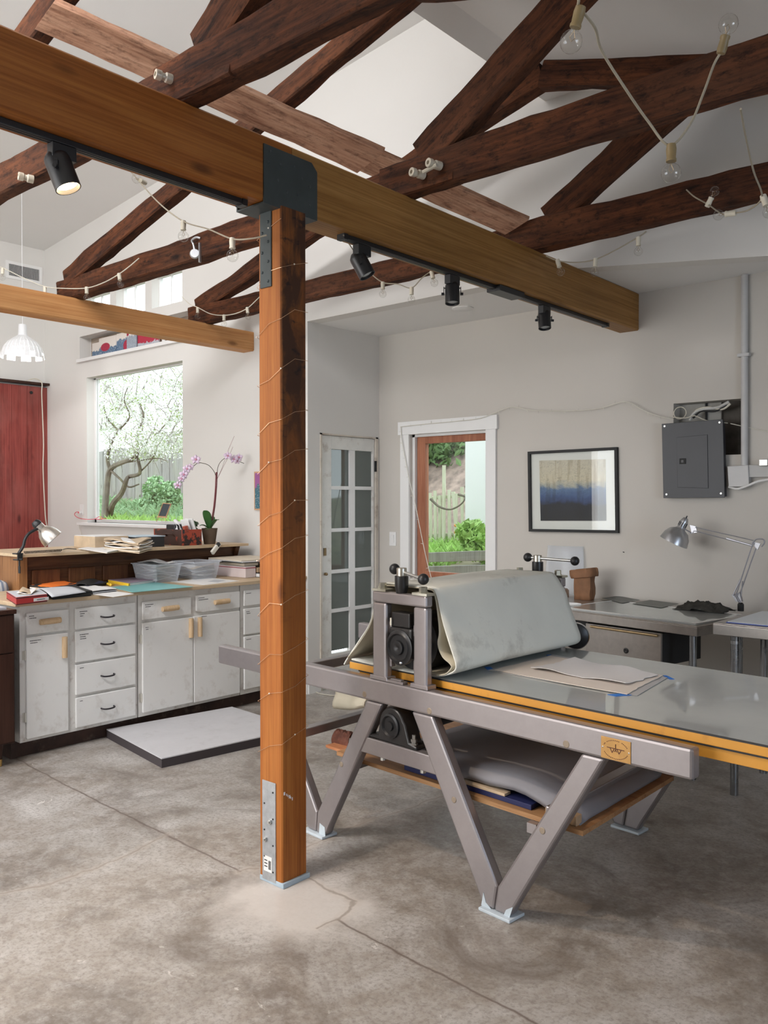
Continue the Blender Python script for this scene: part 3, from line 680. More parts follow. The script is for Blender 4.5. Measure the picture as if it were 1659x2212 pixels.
for (x0_, y0_, x1_, y1_, d, lab) in ((920, 1196, 1052, 1182, 6.9, 'upper weathered plank holding the terraced bed'), (920, 1226, 1052, 1212, 6.3, 'lower weathered plank holding the terraced bed')):
    m = WB(); a = Q(x0_, y0_, d); b_ = Q(x1_, y1_, d); m.timber(a - Vector((.3, 0, .06)), b_ + Vector((.3, 0, -.06)), (0, .02, 0), (0, 0, .05)); tag(m.build('garden_edging', FEN), lab + ' outside the alcove window', 'garden edging')
# ============================================================ TIMBER FRAME
BX = -2.455; BZ0, BZ1 = 2.625, ZC
POSTF = bpy.data.materials.new('x')
def post_mat():
    m = wood('fir_post', (0.20, 0.055, 0.008), (0.34, 0.105, 0.018), (0.43, 0.16, 0.035), src='Object', axis=2, grain=26, along=0.9, rough=0.55, bmp=0.2, blotch=0.45, blotch_col=(0.19, 0.06, 0.012))
    nt = m.node_tree; b = nt.nodes['Principled BSDF']; src = b.inputs['Base Color'].links[0].from_socket
    c = coords(nt, 'Object'); g = nt.nodes.new('ShaderNodeNewGeometry')
    s = nt.nodes.new('ShaderNodeSeparateXYZ'); nt.links.new(c, s.inputs[0])
    # water stains and saw marks on the planed-over right face (x+), an old stain in the timber itself
    x = ramp(nt, s.outputs[0], [(0.055, (0, 0, 0)), (0.066, (1, 1, 1))])
    z = nt.nodes.new('ShaderNodeMapRange'); nt.links.new(s.outputs[2], z.inputs[0]); z.inputs[1].default_value = 0.9; z.inputs[2].default_value = 1.9
    n = nz(nt, mapn(nt, c, (3, 9, 3.2), loc=(1, 1, 2)), 1.6, 6, 0.65, 0.7)
    st = ramp(nt, n, [(0.36, (0.42,) * 3), (0.56, (0.93,) * 3)])
    base = mixc(nt, x, (0, 0, 0), st); base = mixc(nt, z.outputs[0], (0, 0, 0), base)
    n2 = nz(nt, mapn(nt, c, (2, 8, 16), loc=(4, 1, 3)), 1.2, 4, 0.6)
    st2 = mixc(nt, x, (0, 0, 0), ramp(nt, n2, [(0.60, (0, 0, 0)), (0.68, (0.85,) * 3)])); st2 = mixc(nt, z.outputs[0], (0, 0, 0), st2)
    col = mixc(nt, base, src, (0.035, 0.016, 0.010)); col = mixc(nt, st2, col, (0.012, 0.008, 0.008))
    nt.links.new(col, b.inputs['Base Color']); return m
PX1, PY0 = -2.444, 2.200; PW = .133
GALV = metal('galvanised', (0.42, 0.43, 0.44), .5, .75, .15); GALVB = paint('blue_grey_primer', (0.36, 0.44, 0.50), .55, .15, 12)
PLATE = paint('dark_steel_plate', (0.035, 0.045, 0.045), .5, .2, 8, bmp=.05); BOLT = metal('bolt_steel', (0.55, 0.55, 0.53), .35, 1)
po = empty('support_post', (PX1 - PW / 2, PY0 + PW / 2, 0), 'square fir post with stained right face holding up the main beam', 'post')
m = WB(); m.timber((PX1 - PW / 2, PY0 + PW / 2, .02), (PX1 - PW / 2, PY0 + PW / 2, BZ0), (PW / 2, 0, 0), (0, PW / 2, 0), .0, .3, .006); m.build('post_timber', post_mat(), po)
m = WB(); m.bb(PX1 - PW + .004, PX1 + .010, PY0 - .003, PY0 + PW + .006, 0, .020); m.build('base_plate', GALVB, po, bev=.002)
q0 = onY(570, 1788, PY0); q1 = onY(598, 1900, PY0)
m = WB(); m.bb(PX1 - .112, PX1 - .034, PY0 - .004, PY0, .01, .40); sp = m.build('base_strap', GALV, po, bev=.001)
for i in range(7):
    m = WB(); m.lathe([(.0035, 0), (.0035, .002), (.001, .003)], (PX1 - .112 + (.014 if i % 2 else .064), PY0 - .004, .05 + i * .052), (0, -1, 0), 8); m.build('nail', BLACKM, sp)
for xx, zz in ((.078 - .03, .245), (.02, .17)):
    m = WB(); m.lathe([(.011, 0), (.011, .007), (.006, .007), (.006, .012), (.001, .012)], (PX1 - .112 + xx, PY0 - .004, zz), (0, -1, 0), 6); m.build('bolt', BOLT, sp)
m = WB(); m.bb(PX1 - .102, PX1 - .055, PY0 - .0052, PY0 - .004, .045, .105); st = m.build('sticker', paint('sticker_white', (.75, .73, .70), .5), sp)
m = WB()
for i in range(7): m.bb(PX1 - .074 + i * .0022, PX1 - .0728 + i * .0022, PY0 - .0056, PY0 - .0052, .055, .09)
for i in range(3): m.bb(PX1 - .098, PX1 - .080, PY0 - .0056, PY0 - .0052, .062 + i * .012, .066 + i * .012)
m.build('sticker_print', BLACKM, st)
# steel cap: side plate on the beam, seat, strap down the post front
pc0 = onX(568, 331, BX + .004); pc1 = onX(683, 472, BX + .004)
cp = WB()
ya, yb = onX(568, 400, BX).y, onX(683, 400, BX).y; zb = BZ0 - .004; zt_ = BZ1 - .035
poly = [(BX, ya, zb - .0), (BX, yb, zb), (BX, yb, zt_ - .03), (BX, yb - .03, zt_), (BX, ya, zt_)]
cp.ext(poly, (.006, 0, 0)); cp.bb(BX - .15, BX + .006, ya - .0, yb, zb - .006, zb); cp.bb(BX - .156, BX - .15, ya, yb, zb - .006, zt_)
cap = cp.build('post_cap', PLATE, po)
m = WB(); m.bb(PX1 - .118, PX1 - .052, PY0 - .006, PY0, BZ0 - .30, BZ0 - .005); stp = m.build('cap_strap', PLATE, cap, bev=.003)
for i in range(7):
    m = WB(); m.ball((PX1 - .118 + (.016 if i % 2 else .05), PY0 - .006, BZ0 - .05 - i * .038), .006, 8); m.build('bolt', PLATE, cap)
for u, v_ in ((.12, .9), (.08, .7), (.3, .74), (.25, .45), (.42, .3), (.55, .8), (.62, .32), (.7, .64), (.85, .55), (.85, .2)):
    m = WB(); m.ball((BX + .006, ya + (yb - ya) * u, zb + (zt_ - zb) * v_), .006, 8, (0.6, 1, 1)); m.build('bolt', PLATE, cap)
m = WB(); q = [onX(a, b_, PX1 + .001) for a, b_ in ((614.5, 1714.5), (619, 1717), (622, 1719), (625.5, 1721), (628, 1723), (631.5, 1725.5))]
for i, p in enumerate(q): m.box(tuple(p), (.0012, .007 if i in (0, 3) else .0035, .012 if i in (0, 3, 5) else .009))
m.build('chalk_marks', paint('chalk', (.72, .70, .72), .9), po)
# main beam, two lengths meeting over the post
W2 = .07; jy = onX(630, 322, BX).y
for (a, b_, mt, lab) in ((-1.2, jy, BEAM, 'heavy golden fir beam crossing overhead from the left to the post'), (jy + .002, WY + .02, BEAMY, 'yellower length of the main fir beam running from the post into the back wall')):
    m = WB(); m.timber((BX - W2, a, (BZ0 + BZ1) / 2), (BX - W2, b_, (BZ0 + BZ1) / 2), (W2, 0, 0), (0, 0, (BZ1 - BZ0) / 2), 0, .4, .008); tag(m.build('roof_beam', mt), lab, 'beam')
# left beam carrying the truss heels
m = WB(); lx = -5.385; m.timber((lx - .07, -1.0, ZC - .078), (lx - .07, GY - .001, ZC - .078), (.07, 0, 0), (0, 0, .078), 0, .4, .008); tag(m.build('roof_beam', BEAML), 'pale new fir beam under the truss heels at the left, ending at the gable wall', 'beam')

# trusses
TH = .04
def truss(y, label, right=3.0, webs=True):
    r = empty('roof_truss', (BX, y, ZC), label, 'roof truss', 'old timber roof trusses')
    def mem(name, a, b_, h=.082, dy=0.0, rough=.010, mat=TRUSS, th=TH):
        a = Vector((a[0], y + dy, a[1])); b_ = Vector((b_[0], y + dy, b_[1])); t = (b_ - a).normalized(); n = Vector((-t.z, 0, t.x))
        m = WB(); m.timber(a, b_, (0, th, 0), n * h, rough, .10, .008); return m.build(name, mat, r)
    mem('bottom_chord', (-5.62, ZC + .072), (-2.2, ZC + .080), .072)
    mem('bottom_chord', (-2.62, ZC + .083), (right, ZC + .095), .084, -.004)
    pk = (BX + .03, ZR - .09)
    mem('rafter', (-5.52, ZC + .145), pk, .062, .0)
    mem('rafter', pk, (min(right, 2.6), pk[1] - .30 * (min(right, 2.6) - pk[0])), .07, .0)
    if webs:
        mem('web', (BX + .06, ZC + .16), (BX + .06 + 1.05, ZC + .16 + .62), .082, .012)
    return r
tA = truss(1.80, 'nearest rough sawn truss crossing the top left corner above the main beam')
tB = truss(3.01, 'middle rough sawn truss, the one carrying a paired white insulator beside the main beam')
tC = truss(4.11, 'farthest rough sawn truss, closest to the white gable wall')
# sway boards between trusses
def swayboard(cs, th, lab, gp='diagonal boards'):
    a0, a1, b0, b1 = cs; n = (a1 - a0).cross(b0 - a0).normalized() * th
    m = WB(); K = 16; vs = []
    p0, p1 = (a0 + a1) / 2 + n / 2, (b0 + b1) / 2 + n / 2
    m.timber(p0, p1, (a1 - a0) / 2, n / 2, .006, .1, .004)
    return tag(m.build('sway_board', BOARD), lab, 'board')
k = .97
V = Vector
c2 = [V((-3.417 * k, 3.01 * k, 1.5 + 2.111 * k)), V((-3.582 * k, 3.01 * k, 1.5 + 2.057 * k)), V((-2.55 * k, 4.16 * k, 1.5 + 1.61 * k)), V((-2.71 * k, 4.16 * k, 1.5 + 1.53 * k))]
swayboard(c2, .035, 'light rough diagonal board dropping from the middle truss to the main beam')
sh = V((0, -1.2, 0)); c1 = [p + sh for p in c2]
c1[0] = onY(122, -4, c1[0].y); c1[1] = onY(81, 54, c1[1].y)
swayboard(c1, .035, 'pale rough diagonal board at the upper left with dark knots and white top edge')
# porcelain insulators
PORC = paint('aged_porcelain', (0.55, 0.50, 0.40), .3, .1, 10, dirt=(.2, .13, .07), dirt_amt=.6, dscale=20)
def insul(p, d, L=.075, r=.017):
    m = WB(); m.lathe([(.005, -.001), (r, 0), (r, L * .38), (r * .72, L * .45), (r * .72, L * .6), (r, L * .68), (r, L), (r * .5, L + .001), (r * .42, L - .012), (.001, L - .012)], p, d, 14); return m.build('insulator', PORC, None, smooth=True)
fy = 1.80 - TH - .012
tag(insul(onY(372, 172, fy + .01), (-.25, -1, .05), .06), 'single porcelain knob insulator nailed to the nearest truss above the beam', 'insulator')
tag(insul(onY(72, 388, fy + .01), (-.25, -1, .05), .06), 'grimy porcelain knob insulator on the nearest truss left of the lit spotlight', 'insulator')
fy = 3.01 - TH - .012; pi = empty('paired_insulator', tuple(onY(925, 366, fy)), 'two porcelain knobs joined by a rod on the middle truss', 'insulator')
for (x, y) in ((912, 376), (948, 356)):
    m = WB(); p = onY(x + 3, y + 3, fy + .005); m.lathe([(.004, 0), (.019, 0), (.019, .03), (.014, .035), (.014, .045), (.019, .05), (.019, .07), (.009, .071), (.008, .06), (.001, .06)], p, (-.2, -1, 0), 14); m.build('knob', PORC, pi, smooth=True)
m = WB(); m.tube([onY(914, 372, fy - .045), onY(944, 356, fy - .045)], .009, 8); m.build('rod', PORC, pi)
pu = empty('pulley', tuple(onY(421, 560, fy)), 'small silver pulley hooked on the truss left of the post', 'pulley')
q = onY(421, 548, fy - .01); ST = metal('pulley_steel', (.55, .56, .58), .3, .9)
m = WB(); m.lathe([(.001, -.011), (.024, -.011), (.03, 0), (.024, .011), (.001, .011)], q, (.7, -.7, 0), 16); m.build('sheave', ST, pu, smooth=True)
m = WB(); m.tube(catmull([q + V((0, 0, .01)), q + V((0, -.01, .05)), q + V((-.015, -.01, .075)), q + V((.01, 0, .09)), q + V((.03, .015, .085))], 4), .006, 6); m.build('hook', ST, pu)
m = WB(); m.bb(q.x + .02, q.x + .03, fy, fy + .012, q.z - .05, q.z + .06); m.build('strap', ST, pu)

# ---------------------------------------------------------- track lights
def track(y0, y1, lab):
    r = empty('light_track', (BX - .06, y0, BZ0), lab, 'light track', 'black light tracks under the beam')
    m = WB(); m.bb(BX - .078, BX - .042, y0, y1, BZ0 - .020, BZ0); m.build('rail', BLACK, r, bev=.002)
    m = WB(); m.bb(BX - .068, BX - .064, y0 + .01, y1 - .01, BZ0 - .0215, BZ0 - .020); m.bb(BX - .056, BX - .052, y0 + .01, y1 - .01, BZ0 - .0215, BZ0 - .020); m.build('contact_strip', metal('track_strip', (.1, .1, .1), .3), r)
    for yy in (y0, y1):
        m = WB(); m.bb(BX - .081, BX - .039, yy - .012, yy + .012, BZ0 - .024, BZ0); m.build('end_cap', BLACK, r)
    return r
TX = BX - .06
ty = lambda x, y: onX(x, y, TX).y
track(.2, ty(522, 436), 'black light track under the left length of the main beam')
t2 = track(ty(740, 512), ty(1308, 702), 'black light track with three dark spotlights, right of the post')
m = WB(); yy = ty(1092, 630); m.bb(BX - .10, BX - .015, yy - .12, yy + .12, BZ0 - .032, BZ0 - .001); m.build('feed_box', BLACK, t2, bev=.003)
def spot(xp, yp, aim, lab, lit=False, hs=1.0, drop=.0):
    c = onX(xp, yp, TX); top = V((TX, c.y, BZ0 - .02)); r = empty('track_spotlight', tuple(top), lab, 'spotlight', 'black track spotlights')
    m = WB(); m.bb(TX - .018, TX + .018, c.y - .04, c.y + .04, BZ0 - .065, BZ0 - .021); m.build('adapter', BLACK, r, bev=.002)
    m = WB(); m.tube([top - V((0, 0, .045)), top - V((0, 0, .062))], .008, 8); 
    d = V(aim).normalized(); e = d.cross(V((0, 0, 1))); e = e.normalized() if e.length > .05 else V((.75, .66, 0)); e.z = 0; e.normalize()
    R_ = .031 * hs; cc = c
    zt = top.z - .062
    for sg in (-1, 1):
        s_ = cc + e * (R_ + .006) * sg
        m.box(((s_.x), (s_.y), (zt + cc.z) / 2), (.003, .012, zt - cc.z + .012), rz=math.atan2(e.y, e.x))
        m.tube([s_ - e * .003 * sg, s_ + e * .012 * sg], .007, 8)
    mid = V((cc.x, cc.y, zt)); m.box(tuple(mid), (2 * R_ + .015, .012, .003), rz=math.atan2(e.y, e.x))
    m.build('yoke', BLACK, r)
    L = .085 * hs
    m = WB(); m.lathe([(.012, -L * .62), (R_ * .6, -L * .6), (R_ * .95, -L * .45), (R_, -L * .35), (R_, L * .5), (R_ * .92, L * .5), (R_ * .88, L * .35), (.001, L * .34)], cc, d, 22); m.build('lamp_can', BLACK, r, smooth=True)
    m = WB(); m.lathe([(R_ * .86, L * .38), (R_ * .5, L * .44), (.001, L * .45)], cc, d, 20)
    m.build('lamp_lens', emit('lit_lens', (1.0, .72, .42), 26) if lit else paint('lens_' + str(int(xp)), (.35, .36, .36), .15), r, smooth=True)
    m = WB(); m.tube(catmull([mid, mid + V((.0, .012, -.02)), cc - d * L * .62 + V((0, 0, .01)), cc - d * L * .55], 4), .004, 6); m.build('cable', BLACKM, r)
    if lit:
        ld = bpy.data.lights.new('spot_lamp', 'SPOT'); ld.energy = 60; ld.color = (1.0, .80, .60); ld.spot_size = math.radians(75); ld.spot_blend = .5; ld.shadow_soft_size = .03
        lo = bpy.data.objects.new('spot_lamp', ld); COL.objects.link(lo); lo.parent = r; lo.location = r.matrix_basis.inverted() @ (cc + d * L * .6); lo.rotation_euler = d.to_track_quat('-Z', 'Y').to_euler()
    return r
spot(134, 372, (.30, .25, -1), 'lit warm track spotlight hanging at the far left of the beam', True, 1.3)
spot(782, 574, (.45, .30, -1), 'tilted dark spotlight hanging just right of the post', False, 1.2)
spot(977, 635, (.10, -.12, -1), 'middle dark spotlight of the three on the right track', False, 1.15)
spot(1176, 692, (.15, -.15, -1), 'rightmost dark spotlight, nearest the back wall', False, 1.15)

# ---------------------------------------------------------- string lights
CLR = glass('bulb_glass', (.96, .96, .95)); CORDW = paint('cream_cord', (.62, .58, .48), .5, .05, 20); CORDG = paint('tan_cord', (.30, .26, .19), .5, .05, 20)
SOCK = paint('cream_socket', (.60, .55, .44), .45, .05, 20); SOCKD = paint('brown_socket', (.20, .14, .06), .5, .1, 20); FIL = metal('filament', (.35, .25, .15), .4, .8)
def string(label, pts, bulbs, cord, sock, br=.021):
    """pts: world polyline; bulbs: (socket point, hang direction)"""
    r = empty('string_light', tuple(pts[0]), label, 'string lights', None)
    m = WB(); m.tube(catmull(pts, 6), .0032, 6); m.build('cord', cord, r, smooth=True)
    for p, d in bulbs:
        d = V(d).normalized(); m = WB(); m.lathe([(.001, -.002), (.011, 0), (.0125, .012), (.011, .034), (.0125, .036), (.0125, .042), (.001, .042)], p, d, 12); s = m.build('socket', sock, r, smooth=True)
        pr = [(.009, .042), (.010, .05)] + [(br * math.sin(a), .066 - br * math.cos(a) + .004) for a in [PI * (.18 + .82 * i / 9) for i in range(10)]]
        m = WB(); m.lathe(pr, p, d, 16); m.build('bulb', CLR, s, smooth=True)
        e = d.orthogonal().normalized(); m = WB(); a = V(p) + d * .046; m.tube([a, a + d * .016 + e * .006, a + d * .024, a + d * .016 - e * .006, a + d * .002], .0008, 4); m.build('filament', FIL, s)
    return r
def S(y, *l): return [onY(a, b_, y) for a, b_ in l]
DN = (0, 0, -1)
yS = 2.88
string('white string light sagging from the far left up onto the truss above the pale beam', S(yS, (-40, 560), (5, 578), (50, 600), (97, 619), (140, 623), (188, 622), (225, 610), (257, 592), (280, 575), (300, 558)),
       [(onY(6, 579, yS), (-.1, 0, -1)), (onY(97, 619, yS), DN), (onY(187, 620, yS), (.05, 0, -1)), (onY(257, 591, yS), (.25, 0, -1))], CORDW, SOCK)
yS = 2.2
string('string light looping from the beam behind the lit spotlight to the post bracket', [onY(262, 345, 2.6), onY(300, 391, 2.5), onY(345, 440, 2.4), onY(396, 478, 2.3), onY(450, 495, 2.2), onY(502, 516, 2.15), onY(545, 515, 2.12), onY(576, 508, 2.14)],
       [(onY(300, 391, 2.5) + V((0, .04, .0)), (.3, -1, 0)), (onY(396, 477, 2.3), DN), (onY(502, 514, 2.15), DN)], CORDG, SOCK, .024)
yS = 3.98
string('string light hanging below the truss in front of the small upper windows', S(yS, (392, 640), (410, 657), (427, 664), (455, 678), (484, 681), (510, 677), (534, 666), (552, 650), (566, 636)),
       [(onY(427, 664, yS), DN), (onY(484, 680, yS), DN), (onY(534, 664, yS), (.15, 0, -1))], CORDW, SOCK)
yS = 3.7
string('string light dangling between the post and the middle spotlight', [onX(742, 508, BX - .03), onY(768, 548, 3.5)] + S(yS, (785, 572), (800, 590), (827, 610), (860, 614), (889, 622), (912, 600), (934, 586)) + [onX(956, 590, BX - .08)],
       [(onY(768, 546, yS), DN), (onY(827, 609, yS), DN), (onY(889, 620, yS), DN), (onY(932, 586, yS), (.3, 0, -1))], CORDG, SOCK)
yS = 3.95
string('string light sagging past the right end of the beam under the far truss', S(yS, (1180, 553), (1204, 563), (1245, 567), (1287, 560), (1330, 540), (1379, 512), (1396, 500)),
       [(onY(1204, 561, yS), (.3, 0, -1)), (onY(1287, 558, yS), (-.1, 0, -1)), (onY(1379, 512, yS), DN)], CORDG, SOCK)
yS = 2.0
pt = [onY(1248, -30, 1.62), onY(1250, 0, 1.63), onY(1252, 16, 1.65), onY(1285, 60, 1.7), onY(1300, 110, 1.8), onY(1350, 190, 1.9), (onY(1400, 262, 2.0)), onY(1446, 314, 2.05), onY(1490, 270, 2.1), onY(1520, 200, 2.15), onY(1542, 140, 2.2), onY(1558, 112, 2.2)]
string('brown-socketed string light making a big V across the dark truss at the upper right', pt,
       [(onY(1255, 14, 1.65), (-.35, 0, -1)), (onY(1450, 312, 2.05), DN), (onY(1557, 116, 2.2), (.28, 0, 1))], CORDG, SOCKD, .024)
yS = 3.9
string('string light at the right frame edge along the far truss', [onY(1600, 235, 2.4), onY(1612, 300, 2.7), onY(1628, 370, 3.0), onY(1646, 425, 3.3), onY(1620, 452, 3.4), onY(1590, 460, 3.5), onY(1562, 463, 3.6), onY(1530, 442, 3.8), onY(1500, 425, 3.85), onY(1483, 410, 3.9)],
       [(onY(1648, 422, 3.3), (.3, 0, -1)), (onY(1527, 447, 3.8), (.5, 0, .9)), (onY(1590, 460, 3.5), (-1, 0, .1))], CORDG, SOCK)
# thin copper fairy wire wound round the post
fw = empty('fairy_light_wire', (PX1, PY0, .5), 'thin copper wire with tiny lights wound loosely round the post', 'fairy lights')
COP = metal('copper_wire', (.75, .50, .32), .35, .8)
e = .004
pts = []
rnd = random.Random(3)
for i in range(12):
    z = .52 + i * .18 + rnd.uniform(-.03, .03)
    for (x, y, dz) in ((PX1 - PW - e, PY0 - e, 0), (PX1 - PW / 2, PY0 - e, .035 + rnd.uniform(-.02, .02)), (PX1 + e, PY0 - e, .055), (PX1 + e, PY0 + PW / 2, .085 + rnd.uniform(-.02, .02)), (PX1 + e, PY0 + PW + e, .10), (PX1 - PW / 2, PY0 + PW + e, .12), (PX1 - PW - e, PY0 + PW + e, .135)):
        if z + dz < BZ0 - .03: pts.append(V((x, y, z + dz)))
m = WB(); m.tube(pts, .0009, 4); m.build('wire', COP, fw)
for i in range(3, len(pts), 5):
    m = WB(); m.ball(pts[i] + V((0, -.002, 0)), .0035, 6); m.build('light', paint('fairy_bead', (.8, .72, .6), .2), fw)
# clip-on white fairy garland along the wall above the alcove window and down its left side
GW = paint('fairy_cord', (.66, .63, .55), .5, .05, 20)
gl = empty('fairy_garland', tuple(onY(865, 918, WY - .03)), 'clear wired fairy garland draped over the alcove window and on to the fuse box', 'fairy lights')
yg = WY - .034
top = [(865, 922), (920, 916), (975, 911), (1040, 903), (1100, 880), (1150, 886), (1220, 888), (1290, 883), (1350, 868), (1385, 884), (1410, 895), (1455, 906)]
side = [(866, 922), (868, 950), (875, 990), (885, 1040), (897, 1090), (905, 1130), (914, 1175), (924, 1220), (932, 1250)]
tail = [(1455, 906), (1500, 908)]
tail2 = [(1578, 915), (1610, 922), (1659, 932), (1700, 940)]
m = WB(); m.tube(catmull([onY(a, b_, yg) for a, b_ in top], 5), .003, 5); m.build('cord', GW, gl)
m = WB(); m.tube(catmull([onY(a, b_, yg) for a, b_ in side], 5), .003, 5); m.build('cord', GW, gl)
m = WB(); m.tube(catmull([onY(a, b_, WY - .01) for a, b_ in tail2], 5), .0025, 5); m.build('cord', GW, gl)
for L_ in (top, side):
    P_ = catmull([onY(a, b_, yg) for a, b_ in L_], 5)
    for i in range(2, len(P_), 2):
        p = P_[i]; a = rnd.choice((-1, 1)) * rnd.uniform(.6, 1.0)
        if L_ is top: m = WB(); m.tube([p, p + V((.004, 0, .022 * a))], [.0026, .0016], 5)
        else: m = WB(); m.tube([p, p + V((-.024, 0, .004 * a))], [.0026, .0016], 5)
        m.build('light', CLR if i % 6 else GW, gl)
# ============================================================ CABINET RUN
CX = -4.785
CABW = paint('cabinet_white', (0.84, 0.83, 0.80), .42, .02, 3, dirt=(.45, .38, .30), dirt_amt=.5, dscale=7)
CABF = paint('cabinet_frame_white', (0.78, 0.76, 0.72), .5, .03, 5, dirt=(.30, .20, .14), dirt_amt=.6, dscale=12)
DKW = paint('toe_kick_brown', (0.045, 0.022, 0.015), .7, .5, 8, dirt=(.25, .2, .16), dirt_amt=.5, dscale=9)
PINE = wood('pine_dowel', (0.50, 0.33, 0.17), (0.66, 0.46, 0.27), (0.74, 0.56, 0.36), src='Object', axis=2, grain=50, along=6, rough=.6)
PULL = paint('dark_iron_pull', (.02, .016, .02), .35, .1, 20)
INK = paint('label_ink', (.03, .03, .03), .7, .1, 20)
def labels(parent, y, z, rows, x=None):
    m = WB()
    for i, L in enumerate(rows):
        u = y + (.003 if i else 0)
        rn = random.Random(int(L * 1000 + i))
        e = u
        while e < u + L:
            w_ = rn.uniform(.0045, .010); m.bb(CX + .0001, CX + .0006, e, min(e + w_, u + L), z - i * .013 - .004, z - i * .013); e += w_ + .0016
    m.build('label_strip', INK, parent)
def iron_pull(parent, yc, zc, x=CX):
    m = WB(); w_ = .043
    m.tube(catmull([(x - .004, yc - w_, zc + .002), (x + .012, yc - w_, zc + .001), (x + .022, yc - w_ * .7, zc - .002), (x + .024, yc, zc - .004), (x + .022, yc + w_ * .7, zc - .002), (x + .012, yc + w_, zc + .001), (x - .004, yc + w_, zc + .002)], 4), .0052, 8)
    m.build('handle', PULL, parent, smooth=True)
def dowel(parent, y, z, L, vert=False):
    m = WB(); a = V((CX + .014, y, z)); ax = (0, 0, 1) if vert else (0, 1, 0.01)
    if vert: m.lathe([(.001, -L / 2), (.016, -L / 2), (.0165, 0), (.016, L / 2), (.001, L / 2)], a - V((.004, 0, 0)), ax, 14)
    else: m.lathe([(.001, -L / 2), (.0165, -L / 2), (.0185, -.01), (.018, 0), (.0185, L * .2), (.0175, L / 2), (.001, L / 2)], a, ax, 14)
    m.build('handle', PINE, parent, smooth=True)
def front(root, name, y0, y1, z0, z1, cut=False):
    m = WB()
    if cut: m.ext([(CX - .018, y0, z0 + .012), (CX - .018, y0 + .06, z0 - .003), (CX - .018, y0 + .09, z0), (CX - .018, y1, z0), (CX - .018, y1, z1), (CX - .018, y0, z1)], (.018, 0, 0))
    else: m.bb(CX - .018, CX, y0, y1, z0, z1)
    return m.build(name, CABW, root, bev=.005)
def hinge(root, y, z):
    m = WB(); m.tube([(CX - .010, y, z - .028), (CX - .010, y, z + .028)], .005, 8); m.bb(CX - .019, CX - .015, y - .013, y, z - .026, z + .026); m.build('hinge', paint('hinge_paint', (.6, .57, .5), .5), root)
def body(name, y0, y1, lab):
    r = empty(name, (CX - .3, (y0 + y1) / 2, .09), lab, 'cabinet', 'white painted base cabinets')
    m = WB(); t = .02; xb, xf = -5.33, CX - .019
    m.bb(xb, xf, y0, y0 + t, .095, .885); m.bb(xb, xf, y1 - t, y1, .095, .885); m.bb(xb, xf, y0 + t, y1 - t, .095, .115); m.bb(xb, xb + .01, y0 + t, y1 - t, .115, .885); m.bb(xf - .02, xf, y0 + t, y1 - t, .115, .885)
    m.build('carcass', CABF, r); return r
c1 = body('base_cabinet', 2.304, 2.612, 'narrow white cabinet with one dowel-handled drawer over a door, at the left end')
d = front(c1, 'drawer', 2.338, 2.598, .719, .845); dowel(d, 2.475, .787, .125); labels(d, 2.352, .828, (.030, .042))
d = front(c1, 'door', 2.336, 2.595, .112, .704); dowel(d, 2.566, .620, .125, True); labels(d, 2.356, .684, (.068, .044))
for zz in (.60, .24): hinge(d, 2.332, zz)
c2_ = body('base_cabinet', 2.6125, 3.076, 'white cabinet of four drawers with dark curved iron pulls')
for z0, z1, zl_, rows in ((.716, .843, .776, (.050, .030, .02)), (.514, .703, .608, (.058, .036, .04)), (.316, .500, .408, (.026,)), (.116, .299, .205, (.018,))):
    d = front(c2_, 'drawer', 2.642, 3.056, z0, z1); iron_pull(d, 2.853, zl_); labels(d, 2.668, z1 - .02, rows)
c3 = body('base_cabinet', 3.084, 3.916, 'wide white cabinet with two drawers above a pair of doors')
d = front(c3, 'drawer', 3.108, 3.487, .723, .842); dowel(d, 3.310, .782, .125); labels(d, 3.125, .822, (.062, .040))
d = front(c3, 'drawer', 3.529, 3.908, .728, .848, True); dowel(d, 3.737, .788, .125); labels(d, 3.545, .830, (.05, .08))
d = front(c3, 'door', 3.107, 3.502, .120, .703); dowel(d, 3.478, .632, .13, True); labels(d, 3.128, .675, (.022, .018))
for zz in (.60, .22): hinge(d, 3.103, zz)
d = front(c3, 'door', 3.507, 3.908, .114, .706); dowel(d, 3.551, .630, .13, True); labels(d, 3.57, .70, (.045,))
c4 = body('base_cabinet', 3.924, 4.54, 'white drawer cabinet mostly hidden behind the post')
for z0, z1 in ((.734, .847), (.527, .714), (.130, .513)):
    d = front(c4, 'drawer', 3.948, 4.50, z0, z1); iron_pull(d, 4.22, (z0 + z1) / 2); labels(d, 3.965, z1 - .02, (.045,) if z0 < .2 or z0 > .7 else (.03, .035))
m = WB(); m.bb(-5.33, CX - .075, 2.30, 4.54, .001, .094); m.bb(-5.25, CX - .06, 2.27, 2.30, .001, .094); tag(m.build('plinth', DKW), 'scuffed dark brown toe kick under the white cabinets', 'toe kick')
PLY = wood('plywood_top', (0.42, 0.29, 0.16), (0.56, 0.42, 0.27), (0.64, 0.50, 0.34), src='Object', axis=1, grain=10, along=1.0, rough=.45, bmp=.05, blotch=.2, knots=False)
m = WB(); m.bb(-5.44, -4.762, 2.262, 4.545, .890, .914); tag(m.build('worktop', PLY, bev=.002), 'long plywood worktop lying on the white cabinets', 'worktop')
CT = .9145

